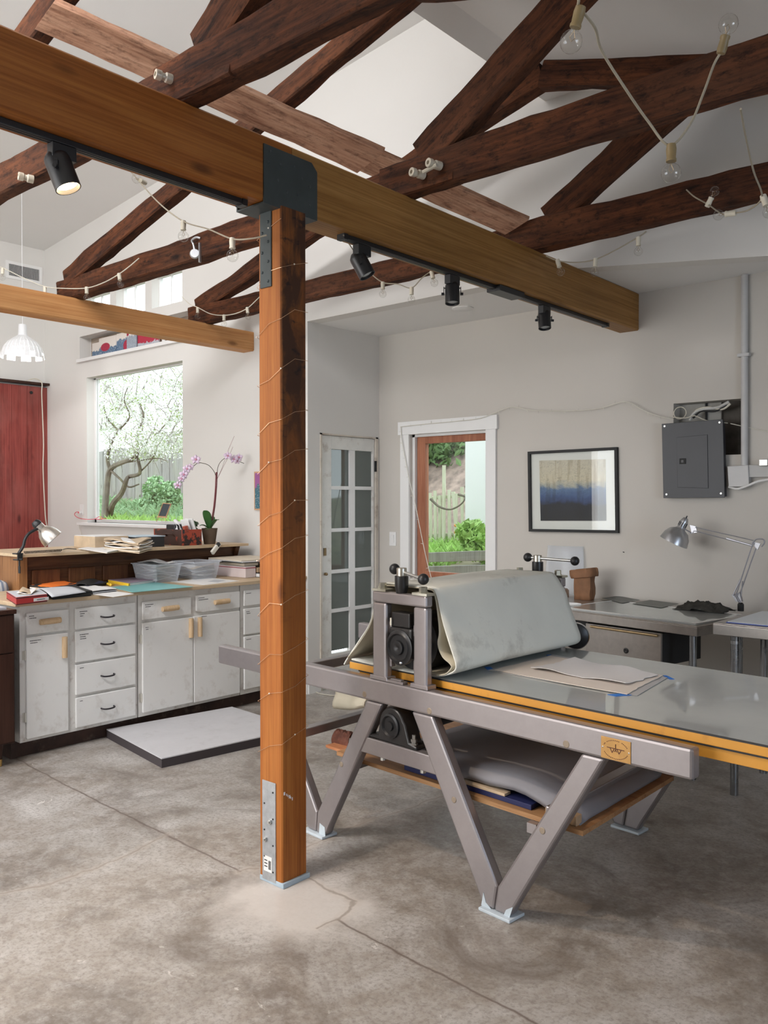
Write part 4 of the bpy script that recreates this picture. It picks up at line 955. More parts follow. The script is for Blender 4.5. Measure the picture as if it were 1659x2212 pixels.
# dark veneered cabinet at the frame's left edge
WAL = wood('dark_walnut', (0.022, 0.008, 0.005), (0.045, 0.018, 0.011), (0.06, 0.025, 0.016), src='Object', axis=2, grain=20, along=1, rough=.35, knots=False)
r = empty('dark_cabinet', (-5.0, 1.85, 0), 'dark walnut cabinet on brass tipped legs at the left frame edge', 'cabinet')
m = WB(); m.bb(-5.30, -4.72, 1.40, 2.235, .13, .86); m.build('carcass', WAL, r, bev=.003)
m = WB(); m.bb(-5.31, -4.70, 1.39, 2.240, .86, .885); m.build('top', WAL, r, bev=.003)
m = WB(); m.bb(-4.72, -4.708, 1.41, 2.225, .645, .855); m.build('drawer', WAL, r, bev=.002)
m = WB(); m.bb(-4.72, -4.708, 1.41, 2.225, .14, .638); m.build('door', WAL, r, bev=.002)
for xx in (-5.25, -4.77):
    for yy in (1.45, 2.17):
        m = WB(); m.lathe([(.011, .0), (.013, .045), (.020, .13)], (xx, yy, 0), (0, 0, 1), 12, cap=True); lg = m.build('leg', WAL, r, smooth=True)
        m = WB(); m.lathe([(.0115, .001), (.0142, .04), (.001, .041)], (xx, yy, 0), (0, 0, 1), 12, cap=True); m.build('leg_tip', metal('brass_tip', (.62, .42, .16), .3, 1), lg, smooth=True)
# striped upholstered chair back peeping over it
STR = bpy.data.materials.new('striped_fabric'); STR.use_nodes = True; nt = STR.node_tree; b = nt.nodes['Principled BSDF']
wv = nt.nodes.new('ShaderNodeTexWave'); wv.inputs['Scale'].default_value = 9; wv.inputs['Distortion'].default_value = .6; wv.bands_direction = 'Y'
nt.links.new(coords(nt), wv.inputs['Vector']); nt.links.new(ramp(nt, wv.outputs['Fac'], [(.3, (.22, .27, .36)), (.5, (.62, .64, .66))]), b.inputs['Base Color']); b.inputs['Roughness'].default_value = .9
q = onX(2, 1258, -5.55)
r = empty('striped_chair', (-5.55, q.y - .22, .0), 'blue and white striped chair back at the left frame edge beside the wooden ledge', 'chair')
m = WB(); m.box((-5.56, q.y - .25, .78), (.14, .60, .40)); m.build('backrest', STR, r, bev=.06, smooth=True)
m = WB(); m.box((-5.62, q.y - .25, .40), (.5, .58, .14)); m.build('seat', STR, r, bev=.03)
for a, b_ in ((-5.82, -.5), (-5.82, 0), (-5.42, -.5), (-5.42, 0)):
    m = WB(); m.lathe([(.014, 0), (.02, .33)], (a, q.y + b_, 0), (0, 0, 1), 10, cap=True); m.build('leg', WAL, r)

# ============================================================ WOODEN LEDGE BEHIND THE WORKTOP
OAK = wood('ledge_oak', (0.16, 0.065, 0.022), (0.26, 0.12, 0.045), (0.34, 0.175, 0.07), src='Object', axis=1, grain=26, along=2, rough=.4)
OAKD = wood('ledge_oak_dark', (0.035, 0.013, 0.006), (0.085, 0.033, 0.014), (0.14, 0.06, 0.025), src='Object', axis=1, grain=26, along=2, rough=.4)
OAKV = wood('ledge_oak_upright', (0.16, 0.065, 0.022), (0.28, 0.13, 0.05), (0.36, 0.18, 0.075), src='Object', axis=2, grain=22, along=2, rough=.4)
OAKP = wood('ledge_oak_panel', (0.05, 0.018, 0.007), (0.12, 0.045, 0.017), (0.18, 0.075, 0.03), src='Object', axis=2, grain=22, along=2, rough=.4)
LT = 1.15; LFX = -5.35
r = empty('wooden_ledge', (-5.7, 3.5, 0), 'panelled oak ledge standing behind the worktop with a pale plywood top', 'counter')
m = WB(); m.bb(-6.05, LFX, 2.585, 4.46, LT - .020, LT); m.build('ledge_top', PLY, r, bev=.002)
xf = -5.46
m = WB(); m.bb(-5.98, xf, 2.64, 4.40, .0, LT - .021); m.build('ledge_body', OAKD, r)
m = WB(); m.bb(xf, xf + .012, 2.64, 4.40, 1.055, LT - .021); m.build('top_rail', OAKD, r, bev=.002)
m = WB(); m.bb(-5.98, xf + .016, 2.60, 2.64, .0, LT - .021); m.build('end_panel', OAKV, r, bev=.002)
m = WB(); m.bb(xf - .02, xf + .022, 2.605, 2.665, .0, LT - .022); m.build('corner_post', OAKV, r, bev=.003)
yy = 2.70
i = 0
while yy < 4.35:
    w_ = .20; m = WB(); m.bb(xf + .001, xf + .013, yy, yy + w_, .93, 1.035); m.build('raised_panel', OAKP, r, bev=.006); yy += .26; i += 1
m = WB(); m.ext([(xf + .02, 4.38, LT - .022), (xf + .02, 4.38, LT - .10), (xf + .05, 4.38, LT - .022)], (0, .04, 0)); m.build('corbel', OAKD, r)

# ---------------------------------------------------------- on the ledge
LZ = LT + .0006
CHR = metal('brushed_steel', (.62, .58, .53), .28, 1.0, .08)
def clamp_lamp():
    b0 = onX(43, 1200, LFX + .01); r = empty('clamp_lamp', (b0.x, b0.y, LT), 'gooseneck clamp lamp with a brushed steel shade gripping the left end of the ledge', 'desk lamp')
    x = LFX + .0
    m = WB(); m.bb(x - .05, x + .012, b0.y - .022, b0.y + .022, LT + .001, LT + .009); m.bb(x - .05, x + .012, b0.y - .018, b0.y + .018, LT - .038, LT - .030); m.bb(x + .004, x + .016, b0.y - .016, b0.y + .016, LT - .038, LT + .006)
    m.tube([(x + .002, b0.y, LT - .038), (x + .002, b0.y, LT - .12)], .006, 8); m.bb(x - .010, x + .014, b0.y - .003, b0.y + .003, LT - .12, LT - .075); m.bb(x - .004, x + .06, b0.y - .012, b0.y - .004, LT - .032, LT - .024)
    m.build('clamp', BLACK, r, bev=.001)
    P = [V((x - .005, b0.y, LT + .008))] + [onX(a, b_, x - .005 - k * .002) for k, (a, b_) in enumerate(((50, 1180), (54, 1165), (62, 1153), (73, 1146), (83, 1141)))]
    m = WB(); pts = catmull(P, 6); m.tube(pts, [.0095 + .0008 * (i % 2) for i in range(len(pts))], 10); m.build('gooseneck', BLACK, r, smooth=True)
    c = onX(86, 1138, x - .02); e = onX(109, 1160, x + .015); d = (e - c).normalized()
    hd = WB(); hd.lathe([(.001, -.052), (.020, -.050), (.030, -.034), (.031, -.015), (.001, -.014)], c, d, 20); hd.build('lamp_cap', BLACK, r, smooth=True)
    m = WB(); m.lathe([(.026, -.014), (.029, -.012), (.029, .018), (.034, .022), (.054, .048), (.066, .082), (.071, .118), (.069, .118), (.060, .08), (.030, .026), (.001, .024)], c, d, 28); m.build('lamp_shade', CHR, r, smooth=True)
    m = WB(); m.lathe([(.001, .104), (.02, .10), (.028, .085), (.02, .05), (.001, .04)], c, d, 16); m.build('bulb', paint('frosted_bulb', (.72, .72, .70), .3), r, smooth=True)
    return r
clamp_lamp()
# coiled flex beside it
m = WB(); a, b_ = onZ(52, 1193, LT + .012), onZ(133, 1188, LT + .012); n = 200
m.tube([a + (b_ - a) * (i / n) + V((.007 * math.cos(i * .9), 0, .007 * math.sin(i * .9) - .001)) for i in range(n + 1)], .0022, 5); m.tube(catmull([b_, onZ(145, 1185, LT + .006), onZ(165, 1186, LT + .005)], 4), .003, 5)
tag(m.build('coiled_flex', BLACKM), 'black coiled cable lying on the left end of the ledge', 'cable')

KRAFT = paint('kraft_paper', (.52, .40, .27), .85, .12, 14, bmp=.1); KRAFT2 = paint('brown_wrapping', (.40, .27, .16), .85, .15, 14, bmp=.1)
WHP = paint('white_paper', (.76, .75, .73), .8, .03, 6); GRP = paint('grey_paper', (.50, .51, .53), .8, .05, 6); CRM = paint('cream_paper', (.68, .60, .48), .85, .08, 9)
BLUEP = paint('pale_blue_board', (.42, .50, .56), .6, .04, 5)
def wavy_stack(name, corners, z, layers, mats, label, cat, wave=.006, edge=.004, parent=None, droop=None, group=None):
    """loose sheets piled up: each a thin wavy slab"""
    r = empty(name, tuple(sum((V(c) for c in corners), V()) / 4), label, cat, group); r.location.z = z
    rn = random.Random(len(label)); zz = z
    for L in range(layers):
        th = edge * rn.uniform(.7, 1.4); N = 7; gt = []; a, b_, c, d = [V(q) for q in corners]; j = [V((rn.uniform(-.01, .01), rn.uniform(-.01, .01), 0)) for _ in range(4)]
        a, b_, c, d = a + j[0], b_ + j[1], c + j[2], d + j[3]; ph = rn.uniform(0, 6)
        def pt(u, v, dz):
            p = (a * (1 - u) + b_ * u) * (1 - v) + (d * (1 - u) + c * u) * v; h = wave * (.5 + .5 * math.sin(ph + u * 5 + v * 3)) * (L + 1) / layers
            if droop: h -= droop(u, v)
            return V((p.x, p.y, zz + h + dz))
        m = WB(); top = [[pt(u / N, v / N, th) for u in range(N + 1)] for v in range(N + 1)]; bot = [[pt(u / N, v / N, 0) for u in range(N + 1)] for v in range(N + 1)]
        m.sheet(top); m.sheet([list(reversed(q)) for q in bot])
        for ed in ([(0, k) for k in range(N + 1)], [(N, N - k) for k in range(N + 1)], [(N - k, 0) for k in range(N + 1)], [(k, N) for k in range(N + 1)]):
            m.sheet([[top[i_][j_] for i_, j_ in ed], [bot[i_][j_] for i_, j_ in ed]])
        m.build('sheet', mats[L % len(mats)], r); zz += th + .0004
    return r
def C4(z, *p): return [onZ(a, b_, z) for a, b_ in p]
wavy_stack('paper_bundle', C4(LZ, (226, 1189), (300, 1196), (330, 1188), (258, 1181)), LZ, 9, [KRAFT, CRM, KRAFT, WHP], 'wavy tan paper stack spilling over the ledge edge in front of the wrapped parcel', 'papers', .022, .007, droop=lambda u, v: -.0)
wavy_stack('loose_sheets', C4(LZ, (172, 1188), (232, 1196), (262, 1190), (205, 1182)), LZ, 2, [CRM, WHP], 'thin spread of cream and white sheets left of the paper bundle', 'papers', .003, .003)
# wrapped parcel and portfolio behind
def slab(name, corners, z, h, mat, label, cat, group=None, bev=.003, parts=None):
    r = empty(name, tuple(sum((V(c) for c in corners), V()) / 4), label, cat, group); r.location.z = z
    m = WB(); b = [V((c.x, c.y, z)) for c in corners]; m.hexa(b + [q + V((0, 0, h)) for q in b]); m.build('block', mat, r, bev=bev)
    for (h0, h1, mt, inset, nm) in (parts or []):
        m = WB(); cen = sum(b, V()) / 4; bb_ = [cen + (q - cen) * (1 + inset) for q in b]; m.hexa([q + V((0, 0, h0)) for q in bb_] + [q + V((0, 0, h1)) for q in bb_]); m.build(nm, mt, r, bev=.001)
    return r
X_ = -5.46
sl = slab('wrapped_parcel', [V((-5.56, 3.22, 0)), V((-5.54, 3.48, 0)), V((-5.86, 3.49, 0)), V((-5.87, 3.23, 0))], LZ, .085, KRAFT, 'kraft wrapped parcel of prints behind the wavy paper stack', 'parcel', parts=[(.0855, .089, WHP, -.03, 'top_sheet')])
sl = slab('black_portfolio', [V((-5.47, 3.50, 0)), V((-5.45, 3.73, 0)), V((-5.72, 3.75, 0)), V((-5.73, 3.51, 0))], LZ, .075, BLACKM, 'black portfolio with pale board on top, between the parcel and the red chest', 'portfolio', parts=[(.0755, .082, BLUEP, .04, 'cover_board')])
# old red painted chest
RED = paint('chipped_red_paint', (.36, .055, .025), .55, .15, 8, dirt=(.025, .012, .010), dirt_amt=1.0, dscale=12, dpos=(.50, .54))
r = empty('red_chest', (-5.62, 3.966, LT), 'small chipped red and black wooden chest full of desk clutter on the ledge', 'wooden chest')
q0, q1 = onX(365, 1172, -5.43).y, onX(434, 1169, -5.43).y
cx0, cx1, cy0, cy1, ch = -5.81, -5.43, 3.876, 4.057, .122
m = WB(); m.bb(cx1 - .012, cx1, cy0, cy1, LZ, LZ + ch); m.bb(cx0, cx0 + .012, cy0, cy1, LZ, LZ + ch); m.bb(cx0 + .012, cx1 - .012, cy1 - .012, cy1, LZ, LZ + ch); m.bb(cx0 + .012, cx1 - .012, cy0 + .012, cy1 - .012, LZ, LZ + .01); m.build('chest_body', RED, r, bev=.002)
m = WB(); m.bb(cx0 + .012, cx1 - .012, cy0, cy0 + .012, LZ, LZ + ch); m.build('chest_end', paint('dark_chest_end', (.05, .025, .018), .6, .3, 8, dirt=(.36, .06, .03), dirt_amt=.9, dscale=14, dpos=(.56, .60)), r, bev=.002)
m = WB(); m.tube(catmull([(cx1 - .20, cy0, LZ + .07), (cx1 - .19, cy0 - .02, LZ + .085), (cx1 - .15, cy0 - .025, LZ + .088), (cx1 - .11, cy0 - .02, LZ + .085), (cx1 - .10, cy0, LZ + .07)], 4), .005, 8); m.build('handle', WAL, r)
m = WB(); m.bb(cx1 - .001, cx1 + .001, cy0 + .0, cy0 + .02, LZ + ch - .03, LZ + ch); m.build('metal_corner', PULL, r)
m = WB(); m.bb(cx0 + .12, cx0 + .24, cy0 + .03, cy0 + .15, LZ + .02, LZ + .160); tag(m.build('black_device', BLACK, bev=.01), 'black box shaped gadget standing in the red chest', 'gadget')
m = WB(); a = V((cx1 - .13, cy0 + .06, LZ + .08))
N = 8; g = []
for i in range(N + 1):
    g.append([a + V((-.02 * math.sin(j * 1.3 + i) - i * .004, (j - 3) * .010 * (1 - i / N * .5) + .0, i * .014 + .01 * math.sin(j * 2))) for j in range(7)])
m.sheet(g); tag(m.build('tissue', WHP, solid=.001, smooth=True), 'crumpled white tissue sticking up from the red chest', 'tissue')
m = WB(); m.box((cx1 - .07, cy1 - .045, LZ + .13), (.10, .012, .16), R=Matrix.Rotation(.35, 3, 'X')); m.box((cx1 - .09, cy1 - .075, LZ + .12), (.10, .008, .16), R=Matrix.Rotation(.3, 3, 'X')); tag(m.build('white_folder', WHP, bev=.003), 'white card folders leaning at the right end of the red chest', 'folder')
m = WB(); m.box((cx1 - .05, cy0 + .075, LZ + .09), (.03, .03, .12), R=Matrix.Rotation(.25, 3, 'X')); tag(m.build('red_tin', paint('rust_tin', (.45, .10, .06), .5)), 'rust red tin in the red chest', 'tin')
# patterned blue cup behind the chest's left end
q = onX(332, 1170, -5.80)
CUPM = paint('patterned_cup', (.20, .28, .31), .5, .05, 6, dirt=(.60, .68, .70), dirt_amt=1, dscale=60)
m = WB(); m.lathe([(.001, 0), (.034, 0), (.036, .10), (.034, .10), (.032, .006), (.001, .005)], (-5.66, 3.80 + .03, LZ + .083), (0, 0, 1), 20)
# chalkboard easel on the window sill
sy = GY - .02; sz = BW[2] + .001
r = empty('mini_easel', tuple(onY(349, 1122, GY + .02)), 'mini wooden easel with a little chalkboard on the window sill', 'easel')
EW = wood('easel_wood', (.45, .24, .12), (.60, .36, .2), (.66, .42, .26), src='Object', axis=2, grain=60, along=6, knots=False)
A = [onY(a, b_, GY + .02) for a, b_ in ((342, 1116), (360, 1117), (371, 1088), (353, 1086))]
def frame(name, A, w_, th, mat, parent, d=V((0, -1, 0))):
    c = sum(A, V()) / 4; m = WB(); In = []
    for i in range(4):
        p = A[i]; e1 = (A[(i + 1) % 4] - p).normalized(); e2 = (A[i - 1] - p).normalized(); In.append(p + e1 * w_ + e2 * w_)
    for i in range(4):
        j = (i + 1) % 4; m.hexa([A[i], A[j], In[j], In[i]] + [q + d * th for q in (A[i], A[j], In[j], In[i])])
    m.build(name, mat, parent); return In
In = frame('frame', A, .008, .008, EW, r)
m = WB(); m.hexa(In + [q + V((0, -.003, 0)) for q in In]); m.build('chalkboard', paint('slate', (.06, .075, .085), .7), r)
m = WB(); yy = GY + .02
for (a, b_, c, d_) in ((344, 1114, 338, 1127), (357, 1116, 358, 1127), (352, 1114, 350, 1126)): m.tube([onY(a, b_, yy), onY(c, d_, yy + (.0))], .0028, 6)
m.tube([onY(339, 1117, yy - .01), onY(362, 1118, yy - .01)], .004, 6); m.build('legs', EW, r)
# red cable at the socket and on the sill
m = WB(); p0 = onY(173, 1107, GY - .012); pts = [p0, onY(165, 1106, GY - .03), onY(161, 1112, GY - .03), onY(170, 1119, GY - .03), onY(188, 1122, GY - .03), onY(205, 1121, GY - .01), onY(215, 1116, GY + .02), onY(222, 1121, GY + .03), onY(208, 1122, GY), onY(230, 1120, GY + .03)]
pts = [V((p.x, p.y, max(p.z, BW[2] + .005) if i > 4 else p.z)) for i, p in enumerate(pts)]
m.tube(catmull(pts, 5), .0035, 6); m.bb(p0.x - .01, p0.x + .012, p0.y - .02, p0.y, p0.z - .009, p0.z + .009); tag(m.build('red_cable', paint('pink_red_cable', (.75, .12, .16), .5)), 'pinkish red charging cable plugged in beside the window and curled on the sill', 'cable')
q = onY(177, 1101, GY); r = empty('wall_socket', tuple(q), 'white double wall socket left of the picture window sill', 'socket')
m = WB(); m.bb(q.x - .035, q.x + .035, GY - .006, GY, q.z - .055, q.z + .055); m.build('cover_plate', TRIM, r, bev=.002)
m = WB(); m.bb(q.x - .016, q.x + .014, GY - .03, GY - .006, q.z - .04, q.z - .012); m.build('plug', WHP, r, bev=.003)
m = WB(); m.tube(catmull([onY(173, 1128, GY - .02), onY(171, 1140, GY - .02), onY(176, 1155, GY - .02), onY(176, 1185, GY - .02)], 5), .0025, 5); tag(m.build('white_cable', CORDW), 'thin pale wire hanging below the left end of the sill', 'cable')

# orchid in a brown pot
oc = V((-5.50, 4.185, LZ)); r = empty('orchid', tuple(oc), 'pink white orchid in a brown clay pot at the right end of the ledge', 'potted orchid')
POT = paint('clay_pot', (.10, .065, .04), .8, .2, 12, bmp=.2)
m = WB(); m.lathe([(.001, 0), (.045, 0), (.062, .115), (.064, .125), (.058, .125), (.056, .105), (.001, .10)], oc, (0, 0, 1), 24); m.build('pot', POT, r, smooth=True)
LEAF = paint('orchid_leaf', (.045, .13, .035), .35, .15, 8)
def leaf(root, base, dirn, L, W_, up, mat, name='leaf', curl=.3):
    d = V(dirn).normalized(); side = d.cross(V((0, 0, 1))); side = side.normalized() if side.length > .05 else V((1, 0, 0)); g = []
    N = 10
    for i in range(N + 1):
        t = i / N; w_ = W_ * math.sin(PI * (t * .93 + .05)) ** .7; c = V(base) + d * (L * t * (1 - curl * t * .3)) + V((0, 0, up * L * (t - curl * t * t)))
        g.append([c + side * (w_ * s_) + V((0, 0, abs(s_) * w_ * .25)) for s_ in (-1, -.5, 0, .5, 1)])
    m = WB(); m.sheet(g); return m.build(name, mat, root, solid=.0025, smooth=True)
pz = oc + V((0, 0, .11))
leaf(r, pz, (.3, -.6, .0), .09, .036, 3.0, LEAF, curl=.42); leaf(r, pz, (.5, .2, 0), .10, .034, 1.8, LEAF, curl=.55); leaf(r, pz, (-.4, -.9, 0), .10, .026, 1.1, LEAF, curl=.7); leaf(r, pz, (-.2, .7, 0), .06, .028, 2.9, LEAF, curl=.4); leaf(r, pz, (.6, -.7, 0), .09, .028, .6, LEAF, curl=.9)
STM = paint('stem_maroon', (.20, .045, .05), .5, .1, 10); STG = paint('stem_dark', (.06, .05, .03), .5)
xo = -5.45
px = lambda a, b_, x=xo: onX(a, b_, x)
m = WB(); m.tube(catmull([pz, px(461, 1100), px(465, 1060), px(467, 1020)], 5), .0045, 7); m.tube(catmull([pz + V((.005, .01, 0)), px(464, 1095), px(468, 1050), px(469, 1020)], 5), .004, 7); m.build('stem', STM, r, smooth=True)
st1 = [px(467, 1030), px(462, 1018), px(452, 1006), px(440, 1001), px(428, 1000), px(417, 1008), px(406, 1020), px(396, 1035), px(389, 1048)]
st2 = [px(469, 1024), px(471, 1008), px(478, 996), px(488, 989), px(500, 989), px(515, 996), px(527, 1001)]
m = WB(); m.tube(catmull(st1, 5), .0024, 6); m.build('flower_stem', STG, r, smooth=True)
m = WB(); m.tube(catmull(st2, 5), .0024, 6); m.build('flower_stem', STG, r, smooth=True)
m = WB(); m.tube([px(469, 1035), px(480, 1010), px(494, 970), px(506, 942)], .0012, 5); m.tube([px(469, 1035), px(484, 1005), px(497, 980), px(503, 965)], .0012, 5); m.build('support_wire', STM, r)
PET = paint('orchid_petal', (.78, .62, .76), .5, .06, 30, dirt=(.85, .80, .84), dirt_amt=.8, dscale=30); LIP = paint('orchid_lip', (.62, .25, .35), .5)
def flower(c, s_, tilt):
    n = V((.85, -.5, tilt)).normalized(); u = n.cross(V((0, 0, 1))).normalized(); v_ = u.cross(n)
    m = WB()
    for a in (90, 18, 162, 234, 306):
        w_ = 1.0 if a in (18, 162) else .62; a = math.radians(a); d = u * math.cos(a) + v_ * math.sin(a); e = n.cross(d); g = []
        for i in range(6):
            t = i / 5; ww = s_ * .5 * w_ * math.sin(PI * (.08 + t * .9)) ** .8
            g.append([c + d * (s_ * t) + e * (ww * q_) + n * (s_ * .25 * math.sin(t * 2.6) - abs(q_) * .1 * s_) for q_ in (-1, 0, 1)])
        m.sheet(g)
    f_ = m.build('flower', PET, r, solid=.001, smooth=True)
    m = WB(); m.ball(c + n * .006, s_ * .22, 8); m.build('flower_lip', LIP, f_)
for (a, b_, s_, t) in ((423, 993, .040, .2), (404, 1013, .034, 0), (411, 1009, .03, .3), (397, 1025, .036, -.1), (392, 1034, .03, -.2), (384, 1048, .034, -.3), (492, 985, .036, .2), (505, 992, .036, 0), (516, 988, .034, .1), (512, 996, .028, -.2)): flower(px(a, b_, xo + .01), s_, t)
FERN = paint('small_fern', (.05, .10, .04), .6, .3, 20)
q = V((-5.62, 4.135, LZ)); lc = [(q + V((-.01, -.005, .10)), .05), (q + V((0, -.01, .16)), .035)]
mm = WB(); mm.lathe([(.001, 0), (.022, 0), (.026, .06), (.001, .06)], q + V((-.0, 0, 0)), (0, 0, 1), 14)
sp_ = empty('small_fern', tuple(q), 'tiny dark leafy plant tucked between the red chest and the orchid pot', 'plant'); mm.build('pot', POT, sp_)
leaf_cloud('foliage', FERN, lc, 260, .010, None, None, sp_, kind='stuff')
m = WB(); m.bb(-5.50, -5.36, 4.27, 4.41, LZ - .0004, LZ + .0)
# small white cordless gadget leaning on the ledge edge
q = onX(466, 1184, -5.33); r = empty('white_gadget', tuple(q), 'small white handheld power adapter with a black tip leaning on the ledge', 'adapter')
d = (onX(478, 1168, -5.335) - onX(457, 1196, -5.31)).normalized(); Rm = d.to_track_quat('Y', 'X').to_matrix()
m = WB(); m.box(tuple(q), (.036, .115, .022), R=Rm); m.build('casing', paint('ivory_plastic', (.76, .74, .66), .35), r, bev=.005, smooth=True)
m = WB(); m.box(tuple(q + d * .036 + V((.006, -.004, .004))), (.026, .03, .022), R=Rm); m.build('black_tip', BLACK, r, bev=.002)

# ---------------------------------------------------------- on the worktop
CLB = bpy.data.materials.new('clear_plastic'); CLB.use_nodes = True; nt = CLB.node_tree; nt.nodes.clear()
o_ = nt.nodes.new('ShaderNodeOutputMaterial'); mx = nt.nodes.new('ShaderNodeMixShader'); t_ = nt.nodes.new('ShaderNodeBsdfTransparent'); pb = nt.nodes.new('ShaderNodeBsdfPrincipled')
pb.inputs['Base Color'].default_value = (.93, .94, .97, 1); pb.inputs['Roughness'].default_value = .2; t_.inputs[0].default_value = (.93, .95, .97, 1); mx.inputs[0].default_value = .24
nt.links.new(t_.outputs[0], mx.inputs[1]); nt.links.new(pb.outputs[0], mx.inputs[2]); nt.links.new(mx.outputs[0], o_.inputs[0])
def bin_(x0, x1, y0, y1, h, label, seed):
    r = empty('storage_bin', ((x0 + x1) / 2, (y0 + y1) / 2, CT), label, 'plastic bin', 'clear plastic bins'); rn = random.Random(seed); i_ = .022
    b0 = [V((x0 + i_, y0 + i_, CT)), V((x1 - i_, y0 + i_, CT)), V((x1 - i_, y1 - i_, CT)), V((x0 + i_, y1 - i_, CT))]; t0 = [V((x0, y0, CT + h)), V((x1, y0, CT + h)), V((x1, y1, CT + h)), V((x0, y1, CT + h))]
    m = WB(); m.add(b0 + t0, [(0, 1, 2, 3), (0, 1, 5, 4), (1, 2, 6, 5), (2, 3, 7, 6), (3, 0, 4, 7)]); m.build('tub', CLB, r, solid=.0016)
    m = WB(); w_ = .009
    for a, b_, c, d in ((x0 - w_, x1 + w_, y0 - w_, y0), (x0 - w_, x1 + w_, y1, y1 + w_), (x0 - w_, x0, y0, y1), (x1, x1 + w_, y0, y1)): m.bb(a, b_, c, d, CT + h - .008, CT + h)
    m.build('rim', CLB, r, bev=.002)
    z = CT + .022; k_ = 0
    while z < CT + h + (.012 if seed == 1 else -.035):
        a = rn.uniform(-.16, .16); tx, ty_ = rn.uniform(-.010, .010), rn.uniform(-.014, .014); th = rn.uniform(.003, .006); N = 5; sx, sy_ = (x1 - x0) * .40, (y1 - y0) * .40; cxx, cyy = (x0 + x1) / 2 + rn.uniform(-.008, .008), (y0 + y1) / 2 + rn.uniform(-.008, .008); ca, sa = math.cos(a), math.sin(a); ph = rn.uniform(0, 6)
        g = [[V((cxx + ca * u * sx - sa * v_ * sy_, cyy + sa * u * sx + ca * v_ * sy_, z + .009 * math.sin(ph + 2.2 * u + 1.7 * v_) + u * tx + v_ * ty_)) for u in (-1, -.5, 0, .5, 1)] for v_ in (-1, -.5, 0, .5, 1)]
        m = WB(); m.sheet(g); o = m.build('paper', [WHP, CRM, WHP, GRP, WHP, KRAFT][k_ % 6], None, solid=.0022)
        tag(o, None, None); o.parent = r; o.location = o.location - r.location; z += th + .0085; k_ += 1
    return r
bin_(-5.43, -5.13, 3.44, 3.655, .130, 'left clear plastic bin heaped with papers, in front of the ledge', 1)
bin_(-5.40, -5.13, 3.765, 4.0, .130, 'right clear plastic bin, half full of papers, beside the box pile', 2)
PKW = paint('pinkish_white_card', (.68, .58, .56), .7, .03, 6); MAR = paint('maroon_card', (.30, .03, .05), .6)
r = slab('flat_box', [V((-5.36, 4.12, 0)), V((-4.98, 4.12, 0)), V((-4.98, 4.22, 0)), V((-5.36, 4.22, 0))], CT, .085, PKW, 'white carton with a dark red stripe beside the right plastic bin', 'box', parts=[(.070, .076, MAR, .012, 'red_stripe')])
r = slab('drawing_pad', [V((-5.36, 4.225, 0)), V((-4.95, 4.225, 0)), V((-4.95, 4.52, 0)), V((-5.36, 4.52, 0))], CT, .030, WHP, 'thick white pad with black covers at the bottom of the pile behind the post', 'drawing pad', parts=[(-.0, .003, BLACKM, .015, 'cover'), (.028, .032, BLACKM, .015, 'cover')])
r = slab('drawing_pad', [V((-5.36, 4.23, 0)), V((-4.97, 4.23, 0)), V((-4.97, 4.51, 0)), V((-5.36, 4.51, 0))], CT + .034, .038, KRAFT2, 'brown paper pad in the middle of the pile behind the post', 'drawing pad')
r = slab('sketchbook', [V((-5.36, 4.125, 0)), V((-5.0, 4.125, 0)), V((-5.0, 4.26, 0)), V((-5.36, 4.26, 0))], CT + .087, .022, CRM, 'cream spiral sketchbook lying on the carton', 'sketchbook')
wavy_stack('paper_pile', [V((-5.40, 4.10, 0)), V((-4.98, 4.08, 0)), V((-4.96, 4.50, 0)), V((-5.38, 4.50, 0))], CT + .111, 3, [BLACKM, WHP, CRM], 'loose white and tan sheets on top of the pile by the gable wall', 'papers', .004, .006)
TEAL = paint('teal_cutting_mat', (.20, .47, .46), .6, .03, 4)
def flat(name, corners, z, th, mat, label, cat, group=None):
    m = WB(); b = [V((c.x, c.y, z)) for c in corners]; m.hexa(b + [q + V((0, 0, th)) for q in b]); return tag(m.build(name, mat), label, cat, group)
flat('cutting_mat', C4(CT, (240, 1269), (287, 1280), (417, 1268), (330, 1258)), CT, .003, TEAL, 'pale teal cutting mat lying on the worktop', 'cutting mat')
r = flat('print_sheet', C4(CT, (368, 1257), (440, 1264), (518, 1255), (450, 1248)), CT, .0012, WHP, 'white sheet with a small grey print, right of the teal mat', 'paper')
m = WB(); b = C4(CT + .0014, (448, 1256), (470, 1258), (488, 1254), (465, 1252)); m.hexa(b + [q + V((0, 0, .0002)) for q in b]); m.build('printed_image', GRP, r)
flat('white_sheet', C4(CT, (196, 1284), (245, 1290), (290, 1283), (240, 1276)), CT, .001, WHP, 'plain white sheet between the teal mat and the black folder', 'paper')
YEL = paint('yellow_cover', (.85, .55, .04), .5); MAU = paint('mauve_cover', (.36, .28, .36), .6, .2, 14)
r = slab('paperback', C4(CT, (234, 1258), (278, 1266), (336, 1258), (290, 1251)), CT, .018, WHP, 'paperback with a yellow and mauve cover in front of the left plastic bin', 'book', parts=[(.018, .0205, MAU, .01, 'cover')])
m = WB(); b = C4(CT, (233.5, 1258.5), (277.5, 1267), (281, 1266), (237, 1257.6)); m.hexa(b + [q + V((0, 0, .019)) for q in b]); m.build('spine', YEL, r)
m = WB(); m.tube([onZ(228, 1260, CT + .010), onZ(238, 1263, CT + .010)], [.008, .010], 8); m.tube([onZ(238, 1263, CT + .010), onZ(246, 1262, CT + .008)], [.010, .005], 8); tag(m.build('stapler', YEL, smooth=True), 'small yellow box cutter left of the paperback', 'cutter')
